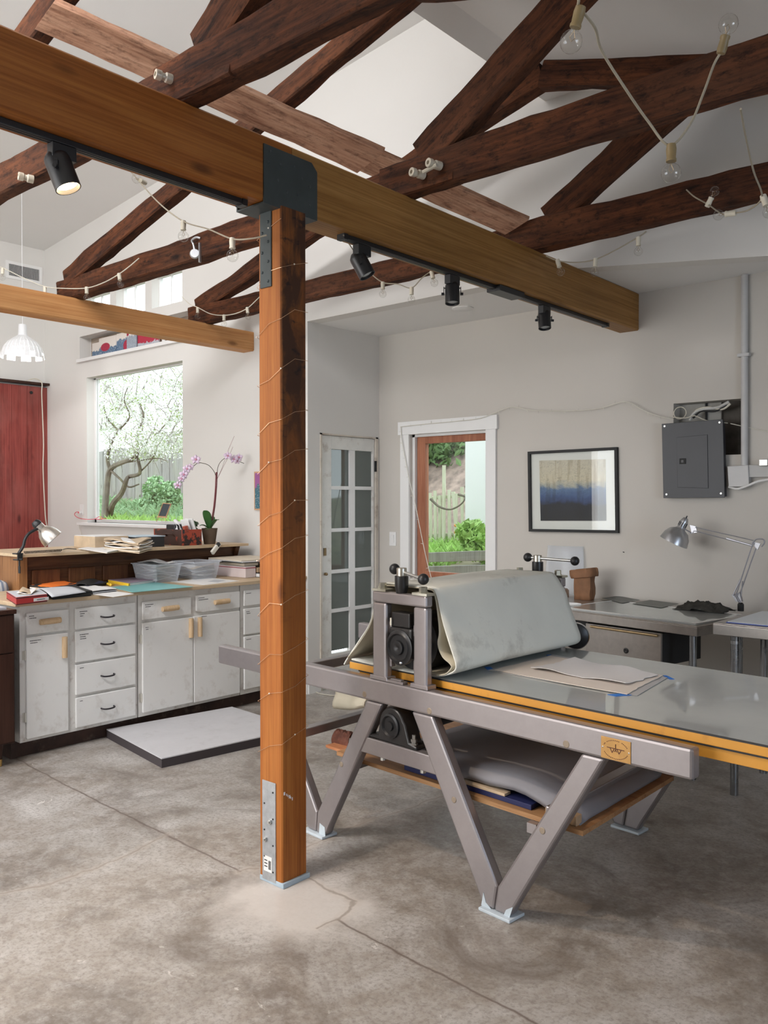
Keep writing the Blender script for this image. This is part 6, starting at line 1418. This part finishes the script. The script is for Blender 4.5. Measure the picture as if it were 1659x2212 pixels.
# blanket ends hanging below the bed at the left
m = WB(); 
for (dx, z0, z1, vv) in ((0, .60, .46, .42), (.03, .56, .40, .34)):
    g = []
    for j in range(10):
        v_ = vv + .22 * j / 9
        g.append([W_(sh(-1.22 + dx + .12 * i / 8, v_), v_, z0 + (z1 - z0) * (0 if i == 0 else 1) * .0 + z0 * 0 + (.62 - .16 * math.sin(PI * .5 * i / 8)) - .02 * j / 9 - dx) for i in range(9)])
g = []
pfl = [onY(722, 1497, 3.05), onY(760, 1503, 3.0), onY(793, 1508, 2.95)]; pfb = [onY(722, 1530, 3.05), onY(758, 1533, 3.0), onY(790, 1527, 2.95)]
tp = catmull([p + V((0, 0, .03)) for p in pfl], 5); bt = catmull(pfb, 5)
m = WB(); m.sheet([[a * (1 - k_ / 6) + b_ * (k_ / 6) + V((0, .012 * math.sin(k_), 0)) for a, b_ in zip(tp, bt)] for k_ in range(7)]); m.build('hanging_end', bpy.data.materials['wool_inner'], bk, solid=.005, smooth=True)
# papers and tape on the glass
GZ = .7931
def psheet(name, px_, z, mat, lab, cat, deckle=0, th=.0012, group=None, lift=.0):
    c = [onZ(a, b_, z) for a, b_ in px_]; N = 12; rn = random.Random(len(lab)); top = []
    for j in range(N + 1):
        row = []
        for i in range(N + 1):
            u, v_ = i / N, j / N; p = (c[0] * (1 - u) + c[1] * u) * (1 - v_) + (c[3] * (1 - u) + c[2] * u) * v_
            if deckle and (j in (0, N) or i in (0, N)): p += V((rn.uniform(-1, 1), rn.uniform(-1, 1), 0)) * deckle
            row.append(V((p.x, p.y, z + lift * (math.sin(u * 9 + v_ * 2) * .5 + .5) * (abs(v_ - .5) * 2) ** 2)))
        top.append(row)
    m = WB(); m.sheet(top); return tag(m.build(name, mat, solid=th), lab, cat, group)
psheet('backing_board', [(1052, 1448), (1376, 1503), (1442, 1464), (1195, 1414)], GZ + .001, paint('grey_board', (.44, .43, .43), .8), 'thin grey sheet under the printing papers on the glass bed', 'board')
psheet('printing_paper', [(1066, 1447), (1352, 1500), (1432, 1459), (1190, 1417)], GZ + .004, paint('warm_paper', (.70, .62, .55), .85, .02, 6), 'lower cream sheet of printing paper on the glass bed', 'paper', .004, .002)
psheet('printing_paper', [(1147, 1444), (1352, 1480), (1420, 1457), (1238, 1424)], GZ + .009, paint('deckle_paper', (.70, .67, .66), .85, .02, 6), 'upper white deckle-edged sheet of printing paper on the glass bed', 'paper', .006, .002, lift=.010)
TAPE = paint('blue_tape', (.03, .19, .62), .6)
for (px_, lab) in (([(1046, 1441), (1056, 1449), (1068, 1446), (1058, 1440)], 'blue tape bit at the left corner of the papers on the bed'), ([(1312, 1500), (1330, 1504), (1368, 1501), (1360, 1497)], 'blue tape strip at the near corner of the papers on the bed'), ([(1432, 1459), (1446, 1467), (1457, 1467), (1440, 1459)], 'blue tape bit at the right corner of the papers on the bed'), ([(1180, 1415), (1186, 1419), (1196, 1418), (1190, 1414)], 'tiny blue tape bit at the far corner of the papers on the bed')):
    psheet('masking_tape', px_, GZ + .0005, TAPE, lab, 'tape', group='blue tape strips on the press bed')
# cable on the floor by the corner
m = WB(); m.tube(catmull([onZ(660, 1484, .008), onZ(676, 1490, .006), onZ(690, 1498, .006), onZ(720, 1502, .006), onZ(745, 1499, .006)], 6), .004, 6); tag(m.build('floor_cable', CORDW), 'white cable lying on the floor by the alcove corner', 'cable')
# standing mat
pm = [V((-4.83, 2.875, 0)), V((-4.055, 2.751, 0)), V((-3.93, 3.70, 0)), V((-4.70, 3.765, 0))]
pm[0].x = -4.835
r = empty('floor_platform', tuple(sum(pm, V()) / 4), 'white topped thin platform lying on the floor before the cabinets', 'platform')
m = WB(); m.hexa(pm + [q + V((0, 0, .050)) for q in pm]); m.build('platform_side', paint('dark_foam', (.05, .04, .042), .8), r, bev=.001)
m = WB(); m.hexa([q + V((0, 0, .0502)) for q in pm] + [q + V((0, 0, .056)) for q in pm]); m.build('platform_top', paint('pale_laminate', (.60, .59, .60), .5, .04, 9, dirt=(.4, .38, .36), dirt_amt=.4, dscale=12), r)

# ============================================================ ALCOVE: tables, lamp, wall fittings
SS = metal('stainless', (.42, .39, .36), .33, .85, .08); SSL = metal('stainless_leg', (.33, .34, .35), .25, .9)
def rotf(o, a): c, s = math.cos(a), math.sin(a); return lambda u, v, z: V((o[0] + c * u - s * v, o[1] + s * u + c * v, z))
a1 = math.radians(-10); T = rotf((-1.70, 4.45), a1)
def tb(m, u0, u1, v0, v1, z0, z1, T=T): m.hexa([T(a, b_, z) for z in (z0, z1) for a, b_ in ((u0, v0), (u1, v0), (u1, v1), (u0, v1))]); return m
r = empty('steel_table', tuple(T(-.75, .3, 0)), 'stainless steel work table under the framed print, with a drawer', 'table')
TZ = .835
m = WB(); tb(m, -1.5, 0, 0, .60, TZ - .006, TZ); tb(m, -1.5, 0, 0, .012, TZ - .055, TZ - .006); tb(m, -.012, 0, .012, .6, TZ - .055, TZ - .006); m.build('table_top', SS, r, bev=.003)
for u in (-1.44, -.06):
    for v_ in (.06, .54):
        m = WB(); m.tube([T(u, v_, 0), T(u, v_, TZ - .007)], .020, 14); lg = m.build('leg', SSL, r, smooth=True)
m = WB(); tb(m, -.74, -.24, .045, .44, .58, .76); m.build('drawer_box', paint('drawer_dark', (.02, .02, .02), .6), r)
m = WB(); tb(m, -.745, -.235, .030, .045, .575, .765); dw = m.build('drawer', SS, r, bev=.002)
m = WB(); m.tube([T(-.70, .018, .752), T(-.25, .018, .752)], .008, 8); m.build('handle', metal('worn_brass_lip', (.50, .38, .22), .35, .9), dw, smooth=True)
m = WB(); m.lathe([(.016, 0), (.016, .004), (.010, .006), (.001, .004)], T(-.46, .030, .64), tuple(T(0, -1, 0) - T(0, 0, 0)), 16); m.build('lock', BLACK, dw)
m = WB(); tb(m, -1.05, -.78, .10, .5, .62, .77); m.build('under_box', BLACKM, r)
# its glass slab with white edge, dark plates, rag
m = WB(); tb(m, -.93, -.02, .02, .56, TZ + .0005, TZ + .010); gsl = m.build('inking_glass', None); gsl.data.materials.append(bpy.data.materials['plate_glass']); tag(gsl, 'grey inking glass slab with a white border on the steel table', 'glass slab')
m = WB(); z = TZ + .0102
for q in ((-.93, -.02, .02, .036), (-.93, -.02, .545, .56), (-.93, -.915, .036, .545), (-.036, -.02, .036, .545)): tb(m, *q, z, z + .0012)
o = m.build('border_tape', WHP); o.parent = gsl; o.location = o.location - gsl.location
DPL = metal('dark_zinc', (.13, .14, .13), .4, .7)
for px_, lab in (([(1300, 1292), (1344, 1303), (1382, 1296), (1335, 1287)], 'left dark metal plate on the inking glass'), ([(1366, 1304), (1428, 1313), (1466, 1304), (1404, 1296)], 'right dark metal plate on the inking glass')): psheet('etching_plate', px_, TZ + .0125, DPL, lab, 'metal plate', group='dark plates on the inking glass')
m = WB(); rn = random.Random(9); q = onZ(1520, 1317, TZ + .012); g = []
for j in range(15):
    row = []
    for i in range(19):
        u, v_ = i / 18 - .5, j / 14 - .5; e = max(0, 1 - (2 * u) ** 2 * .9 - (2 * v_) ** 2 * .9)
        h_ = e ** .5 * (.035 + .035 * abs(noise.noise(Vector((i * .35, j * .35, 2)))) + .02 * noise.noise(Vector((i * .9, j * .9, 5)))); w1 = 1 + .25 * noise.noise(Vector((i * .3, j * .3, 8)))
        row.append(q + V((u * .30 * w1, v_ * .20 * w1, max(.001, h_))))
    g.append(row)
m.sheet(g); tag(m.build('oily_rag', paint('dark_rag', (.035, .032, .026), .9, .5, 20, bmp=.3), smooth=True, solid=.002), 'crumpled black rag lying on the steel table below the lamp', 'rag')
# second table
T2 = rotf((-1.585, 4.36), math.radians(0)); Z2 = .875
r = empty('steel_table', tuple(T2(.6, .3, 0)), 'second steel table with a white sheet, at the right frame edge', 'table')
m = WB(); tb(m, 0, 1.5, 0, .62, Z2 - .006, Z2, T2); tb(m, 0, 1.5, 0, .012, Z2 - .06, Z2 - .006, T2); tb(m, 0, .012, .012, .62, Z2 - .06, Z2 - .006, T2); m.build('table_top', SS, r, bev=.003)
for u in (.09, 1.42):
    for v_ in (.06, .52):
        m = WB(); m.tube([T2(u, v_, 0), T2(u, v_, Z2 - .007)], .020, 14); m.build('leg', SSL, r, smooth=True)
m = WB(); m.tube([T2(.09, .06, .77), T2(.09, .06, .785)], .0215, 14); m.build('leg_sleeve', metal('sleeve', (.5, .5, .5), .3, .9), r, smooth=True)
m = WB(); tb(m, .32, .9, .05, .5, .62, .80, T2); m.build('drawer', paint('grey_drawer', (.16, .145, .13), .5, .05), r, bev=.002)
m = WB(); tb(m, .05, .95, .045, .60, Z2 + .0005, Z2 + .0035, T2); tag(m.build('blue_edged_board', paint('blue_board_edge', (.05, .09, .40), .5)), 'blue edged board under the white sheet on the right table', 'board')
m = WB(); tb(m, .055, .95, .052, .60, Z2 + .0038, Z2 + .006, T2); tag(m.build('white_sheet', paint('blotter_white', (.72, .76, .80), .6, .02, 4)), 'white sheet covering the top of the right steel table', 'paper')
# anglepoise lamp
ALU = metal('brushed_aluminium', (.50, .51, .53), .3, .9, .06); ALUD = metal('lamp_arm', (.42, .42, .45), .35, .7)
ly = 5.16
P_ = lambda x, y, d=ly: onY(x, y, d)
base = P_(1600, 1312); base.z = TZ; r = empty('architect_lamp', tuple(base), 'silver swing arm lamp standing between the two steel tables', 'desk lamp')
m = WB(); m.lathe([(.001, 0), (.018, 0), (.018, .04), (.010, .05), (.001, .05)], (base.x, base.y, Z2 - .03), (0, 0, 1), 14); m.build('clamp', BLACK, r)
el = P_(1632, 1172); bt = P_(1592, 1290); hd = P_(1494, 1137)
off = V((0, .012, 0))
m = WB()
for s_ in (-1, 1): m.tube([bt + off * s_ + V((.006 * s_, 0, .0)), el + off * s_ + V((.010 * s_, 0, 0))], .0035, 6)
m.build('lower_arm', ALUD, r)
m = WB(); m.tube([bt + V((-.02, -.01, .01)), bt + (el - bt) * .35 + V((-.01, -.01, 0))], .0045, 7); m.tube([bt + V((.02, .01, .0)), bt + (el - bt) * .3], .0035, 7); m.build('spring', ALUD, r)
m = WB(); a = P_(1502, 1139); b_ = P_(1630, 1168); a2 = P_(1502, 1147); b2 = P_(1627, 1180)
m.tube([a, b_], .0032, 6); m.tube([a2, b2], .0032, 6); m.tube([b2 + V((-.005, 0, .004)), b2 + (a2 - b2) * .45 + V((0, 0, .006))], .0055, 7); m.build('upper_arm', ALUD, r)
m = WB(); m.tube(catmull([P_(1625, 1174), P_(1634, 1165), P_(1648, 1165), P_(1651, 1172), P_(1645, 1181)], 5), .004, 7); m.ext([P_(1623, 1170), P_(1643, 1174), P_(1636, 1188)], (0, .01, 0)); m.build('elbow', ALUD, r)
m = WB(); m.ext([P_(1580, 1285), P_(1597, 1280), P_(1602, 1300), P_(1590, 1300)], (0, .03, 0)); m.tube([bt, base + V((0, 0, .05))], .007, 8); m.build('base_joint', ALUD, r)
top_ = P_(1480, 1123); low_ = P_(1458, 1170); d = (low_ - top_).normalized(); d = (d + V((0, -.12, 0))).normalized()
m = WB(); m.lathe([(.001, -.012), (.014, -.012), (.020, 0), (.024, .012), (.025, .055), (.030, .062), (.058, .078), (.078, .110), (.088, .155), (.086, .155), (.074, .11), (.03, .07), (.001, .06)], top_, d, 30); m.build('lamp_shade', ALU, r, smooth=True)
m = WB()
e1 = d.orthogonal().normalized(); e2 = d.cross(e1)
for i in range(12):
    th = 2 * PI * i / 12; q = top_ + (e1 * math.cos(th) + e2 * math.sin(th)) * .0245; m.tube([q + d * .018, q + d * .045], .0022, 5)
m.build('vent_slots', BLACKM, r)
m = WB(); m.tube([top_ - d * .012, top_ - d * .028], [.005, .003], 8); m.build('switch', BLACK, r)
m = WB(); m.tube(catmull([top_ + d * .05 + e1 * .02, P_(1488, 1148), P_(1494, 1152), P_(1500, 1146)], 4), .004, 7); m.ext([P_(1490, 1134), P_(1503, 1137), P_(1506, 1150), P_(1494, 1152)], (0, .012, 0)); m.build('head_joint', ALUD, r)
# paper bag, jar, tube, clear container
q = onZ(1262, 1295, TZ + .001); q.y = min(q.y, 5.15); r = empty('paper_bag', (q.x, q.y, TZ), 'crumpled brown paper bag with a rolled top on the steel table', 'paper bag')
BAG = paint('bag_brown', (.22, .105, .05), .8, .2, 12, bmp=.3); rn = random.Random(4)
bw, bd, bh_ = .125, .08, .20
def bagring(z, s_, k_): 
    out = []
    for i in range(28):
        th = 2 * PI * i / 28; c, s2 = math.cos(th), math.sin(th); e = 4.5
        rr = 1 / ((abs(c) ** e + abs(s2) ** e) ** (1 / e)); n_ = noise.noise(Vector((c * 2, s2 * 2, z * 14 + k_))) * (.022 if k_ else .008)
        out.append(V((q.x + (bw / 2 * s_ * rr * c + n_), q.y + (bd / 2 * s_ * rr * s2 + n_), TZ + .001 + z + (.012 * c if k_ else 0))))
    return out + [out[0]]
m = WB(); m.sheet([bagring(z, s_, 0) for z, s_ in ((0, 1.0), (.04, 1.02), (.08, 1.05), (.12, 1.03), (.15, 1.02), (.17, 1.05))]); m.build('bag_body', BAG, r, solid=.002, smooth=True)
m = WB(); m.sheet([bagring(z, s_, 3) for z, s_ in ((.165, 1.08), (.148, 1.22), (.150, 1.34), (.172, 1.38), (.200, 1.30), (.205, 1.18), (.18, 1.05))]); m.build('rolled_collar', BAG, r, solid=.002, smooth=True)
q2 = onZ(1219, 1290, TZ + .001); m = WB(); m.lathe([(.001, 0), (.030, 0), (.032, .01), (.032, .05), (.020, .062), (.001, .062)], (q2.x, min(q2.y, 5.2), TZ), (0, 0, 1), 18)
tag(m.build('glass_jar', glass('jar_glass', (.55, .45, .38), .05), smooth=True), 'small dark jar standing left of the brown paper bag', 'jar')
q3 = onZ(1238, 1305, TZ + .012); m = WB(); m.tube([q3 + V((-.045, -.02, 0)), q3 + V((.02, .01, 0)), q3 + V((.045, .02, 0))], [.012, .010, .006], 10); tag(m.build('paint_tube', WHP, smooth=True), 'white paint tube lying in front of the paper bag', 'tube')
q4 = P_(1210, 1235, WY - .09); m = WB(); w_, h_ = .16, .115
zb_ = TZ + .001; zt4 = P_(1210, 1180, WY - .09).z
g = []
for j in range(9):
    t = j / 8; g.append([V((q4.x + w_ * (u) * (1 - .12 * t), WY - .05 - .03 * math.cos(u * 2) * 1 + .02 * t, zb_ + (zt4 - zb_) * t)) for u in [-1 + 2 * i / 20 for i in range(21)]])
m.sheet(g); r = tag(m.build('plastic_clamshell', CLB, solid=.0012, smooth=True), 'clear ribbed plastic food container propped on the wall behind the paper bag', 'plastic container')
# tins behind the near gantry on the window stool
q = P_(1147, 1240, WY - .25); m = WB(); pc2 = onY(918, 1253, WY - .05)
r = empty('red_tin', (pc2.x, WY - .045, w2[2] - .02), 'small red tin with a shiny lid on the alcove window sill', 'tin')
m = WB(); zz = pc2.z - .035; m.lathe([(.001, 0), (.022, 0), (.022, .055), (.001, .055)], (pc2.x, WY - .045, zz), (0, 0, 1), 16); m.build('tin_body', paint('tin_red', (.35, .04, .05), .4), r, smooth=True)
m = WB(); m.lathe([(.023, .050), (.023, .062), (.001, .063)], (pc2.x, WY - .045, zz), (0, 0, 1), 16); m.build('lid', BOLT, r, smooth=True)
# framed print
fx = lambda x, y: onY(x, y, WY)
A = [fx(1143.5, 976), fx(1336, 966), fx(1338.5, 1151.5), fx(1146, 1148)]; A = [A[3], A[2], A[1], A[0]]
r = empty('framed_print', tuple(sum(A, V()) / 4), 'black framed blue and cream abstract seascape print on the back wall', 'framed picture')
In = frame('frame', A, .019, .026, BLACKM, r)
m = WB(); m.hexa(In + [q + V((0, -.006, 0)) for q in In]); m.build('mat_board', paint('picture_mat', (.72, .68, .65), .7, .01), r)
I2 = [fx(1169, 1125), fx(1311, 1125), fx(1309, 992), fx(1166, 995)]
pm_, nt, b = newmat('seascape_print'); c = coords(nt, 'Generated'); s = nt.nodes.new('ShaderNodeSeparateXYZ'); nt.links.new(c, s.inputs[0])
n_ = nz(nt, mapn(nt, c, (1, 1, 1)), 5, 8, .65, .5); ma = nt.nodes.new('ShaderNodeMath'); ma.operation = 'MULTIPLY_ADD'; nt.links.new(n_, ma.inputs[0]); ma.inputs[1].default_value = .26; z0_ = nt.nodes.new('ShaderNodeMath'); z0_.operation = 'SUBTRACT'; z0_.inputs[1].default_value = .07; nt.links.new(s.outputs[2], z0_.inputs[0]); nt.links.new(z0_.outputs[0], ma.inputs[2])
v1 = nz(nt, mapn(nt, c, (7, 1, .6)), 2, 3)
col = ramp(nt, ma.outputs[0], [(.0, (.012, .012, .018)), (.33, (.015, .016, .028)), (.38, (.035, .06, .16)), (.46, (.05, .09, .22)), (.60, (.12, .19, .34)), (.655, (.42, .40, .36)), (.72, (.62, .53, .40)), (1.0, (.60, .52, .42))])
col = mixc(nt, ramp(nt, v1, [(.52, (0, 0, 0)), (.6, (.35,) * 3)]), col, (.45, .34, .20), 'MULTIPLY')
v2 = nz(nt, mapn(nt, c, (6, 1, 9)), 3, 7, .7, 2); col = mixc(nt, ramp(nt, v2, [(.5, (0, 0, 0)), (.62, (.3,) * 3)]), col, (.16, .15, .20), 'MULTIPLY')
nt.links.new(col, b.inputs['Base Color']); b.inputs['Roughness'].default_value = .8
m = WB(); m.hexa([q + V((0, -.0062, 0)) for q in I2] + [q + V((0, -.0080, 0)) for q in I2]); m.build('print', pm_, r)
In2 = [q + V((0, -.012, 0)) for q in In]
m = WB(); m.hexa(In2 + [q + V((0, -.0015, 0)) for q in In2]); m.build('picture_glass', GLASS, r)
# fuse box over a ragged wall opening
FB = paint('fuse_box_grey', (.035, .036, .042), .45, .05, 10)
A = [fx(1441, 1076), fx(1573, 1075), fx(1569, 907), fx(1437.5, 917)]
r = empty('fuse_box', tuple(sum(A, V()) / 4), 'dark grey electrical panel box mounted on the back wall', 'electrical panel')
m = WB(); m.hexa([q + V((0, -.006, 0)) + (sum(A, V()) / 4 - q) * .03 for q in A] + [q + V((0, -.055, 0)) + (sum(A, V()) / 4 - q) * .03 for q in A]); m.build('box_body', FB, r, bev=.002)
m = WB(); m.hexa([q + V((0, -.055, 0)) for q in A] + [q + V((0, -.060, 0)) for q in A]); cv = m.build('cover', FB, r, bev=.002)
dd = V((0, -.060, 0)); D4 = [fx(1472, 1053), fx(1538, 1055), fx(1536, 940), fx(1470, 946)]
m = WB(); m.hexa([q + dd for q in D4] + [q + dd + V((0, -.004, 0)) for q in D4]); dr = m.build('panel_door', FB, r, bev=.0015)
m = WB(); a = fx(1483, 997) + dd; m.bb(a.x - .020, a.x + .022, a.y - .008, a.y - .003, a.z - .018, a.z + .018); m.build('latch', BLACKM, dr, bev=.002)
m = WB(); m.bb(a.x - .008, a.x + .008, a.y - .0095, a.y - .008, a.z - .009, a.z + .007); m.build('latch_button', BLACK, dr)
for q in (fx(1444, 922), fx(1562, 914), fx(1448, 1068), fx(1565, 1066)):
    m = WB(); m.lathe([(.001, .003), (.006, .003), (.008, 0)], q + dd, (0, -1, 0), 12, cap=True); m.build('screw', BOLT, r)
# behind the opening: stud bay with backing and cables
hx0, hx1, hz0, hz1 = hole
m = WB(); m.bb(hx0 - .05, hx1 + .05, WY + .121, WY + .13, hz0 - .05, hz1 + .05); struct('trim_4', m, paint('dusty_sheathing', (.09, .08, .07), .9, .4, 9))
m = WB(); m.bb(hx0, hx0 + (hx1 - hx0) * .62, WY + .10, WY + .119, hz1 - .16, hz1 - .002); struct('trim_5', m, paint('drywall_back', (.40, .385, .35), .9, .1, 9))
m = WB(); m.bb(hx0 + (hx1 - hx0) * .40, hx0 + (hx1 - hx0) * .42, WY + .08, WY + .099, hz1 - .2, hz1 - .002); struct('trim_6', m, BLACKM)
r = empty('panel_cables', tuple(fx(1520, 895)), 'loop of grey and white cables entering the wall opening above the fuse box', 'cables')
yc = WY + .02
for L_, rr, mt in (([(1575, 868), (1550, 880), (1520, 884), (1500, 892), (1490, 908)], .010, paint('romex_grey', (.50, .49, .46), .5)), ([(1570, 876), (1545, 888), (1515, 888), (1497, 903)], .007, BLACKM), ([(1578, 872), (1560, 884), (1530, 880), (1505, 886), (1496, 900)], .007, CORDW)):
    m = WB(); m.tube(catmull([onY(a, b_, yc) for a, b_ in L_], 5), rr, 7); m.build('cable', mt, r, smooth=True)
m = WB(); cc_ = onY(1469, 892, WY - .01); m.tube([cc_ + V((.040 * math.cos(t), 0, .040 * math.sin(t) * .95)) for t in [2 * PI * i / 30 for i in range(31)]], .0032, 6); m.tube(catmull([onY(a, b_, WY - .02) for a, b_ in ((1452, 901), (1480, 903), (1500, 898), (1525, 908), (1572, 914))], 4), .003, 5); m.build('cable', CORDW, r)
# conduit, boxes
CND = paint('conduit_grey', (.52, .51, .50), .45, .05, 10)
a = fx(1611, 588); b_ = fx(1611, 1006); r = empty('conduit', tuple(b_), 'pale vertical conduit pipe running from the alcove ceiling down to a small box', 'pipe')
m = WB(); m.tube([(a.x, WY - .022, ZC - .001), (b_.x, WY - .022, b_.z)], .0205, 16); m.build('pipe', CND, r, smooth=True)
for z in (ZC - .5,):
    m = WB(); m.bb(a.x - .035, a.x + .035, WY - .045, WY - .0, z, z + .02); m.build('strap', CND, r, bev=.002)
A = [fx(1580, 1052), fx(1624, 1051), fx(1622, 1005), fx(1577, 1008)]
m = WB(); m.hexa(A + [q + V((0, -.05, 0)) for q in A]); r = m.build('junction_box', CND, bev=.003); tag(r, 'small pale square junction box at the foot of the conduit', 'junction box')
m = WB(); p = fx(1640, 1015); m.bb(p.x - .05, p.x + .12, WY - .04, WY, p.z - .045, p.z + .03); tag(m.build('cable_box', paint('outlet_box_grey', (.45, .44, .42), .5), bev=.003), 'grey outlet box at the right frame edge beside the junction box', 'outlet box')  # plain mid grey outlet box
m = WB(); m.tube(catmull([fx(1578, 1052) + V((0, -.03, 0)), fx(1600, 1056) + V((0, -.05, 0)), fx(1625, 1048) + V((0, -.06, 0)), fx(1645, 1040) + V((0, -.06, 0)), fx(1680, 1034) + V((0, -.05, 0))], 5), .007, 7); tag(m.build('white_cable', TRIM, smooth=True), 'thick white cable sagging below the junction box to the right edge', 'cable')
m = WB(); p = fx(1655, 1000); m.bb(p.x - .02, p.x + .03, WY - .07, WY - .041, p.z - .02, p.z + .02); tag(m.build('cable_clip', BOLT, bev=.003), 'small metal cable clamp at the right frame edge above the outlet box', 'clamp')
# light switch, ceiling speaker
q = fx(849, 1164); r = empty('light_switch', tuple(q), 'white rocker light switch between the french door and the alcove window', 'light switch')
m = WB(); m.bb(q.x - .036, q.x + .036, WY - .006, WY, q.z - .058, q.z + .058); m.build('cover_plate', TRIM, r, bev=.002)
m = WB(); m.box((q.x, WY - .008, q.z), (.032, .006, .066), R=Matrix.Rotation(.06, 3, 'X')); m.build('rocker', TRIM, r, bev=.002)
c_ = onZ(1000, 666, ZC); m = WB(); m.lathe([(.078, 0), (.078, .004), (.07, .007), (.001, .007)], (c_.x, c_.y, ZC), (0, 0, -1), 36); tag(m.build('ceiling_disc', TRIM, smooth=True), 'flat round white cover on the alcove ceiling', 'ceiling cover')
# nails in the wall
r = empty('wall_nail', tuple(fx(1348, 1193)), 'small nail below the framed print on the right', 'nail')
m = WB(); m.tube([fx(1348, 1193), fx(1348, 1193) + V((0, -.015, .003))], .003, 6); m.build('shank', BLACKM, r)
# french door: tools seen low behind its glass are left to reflection
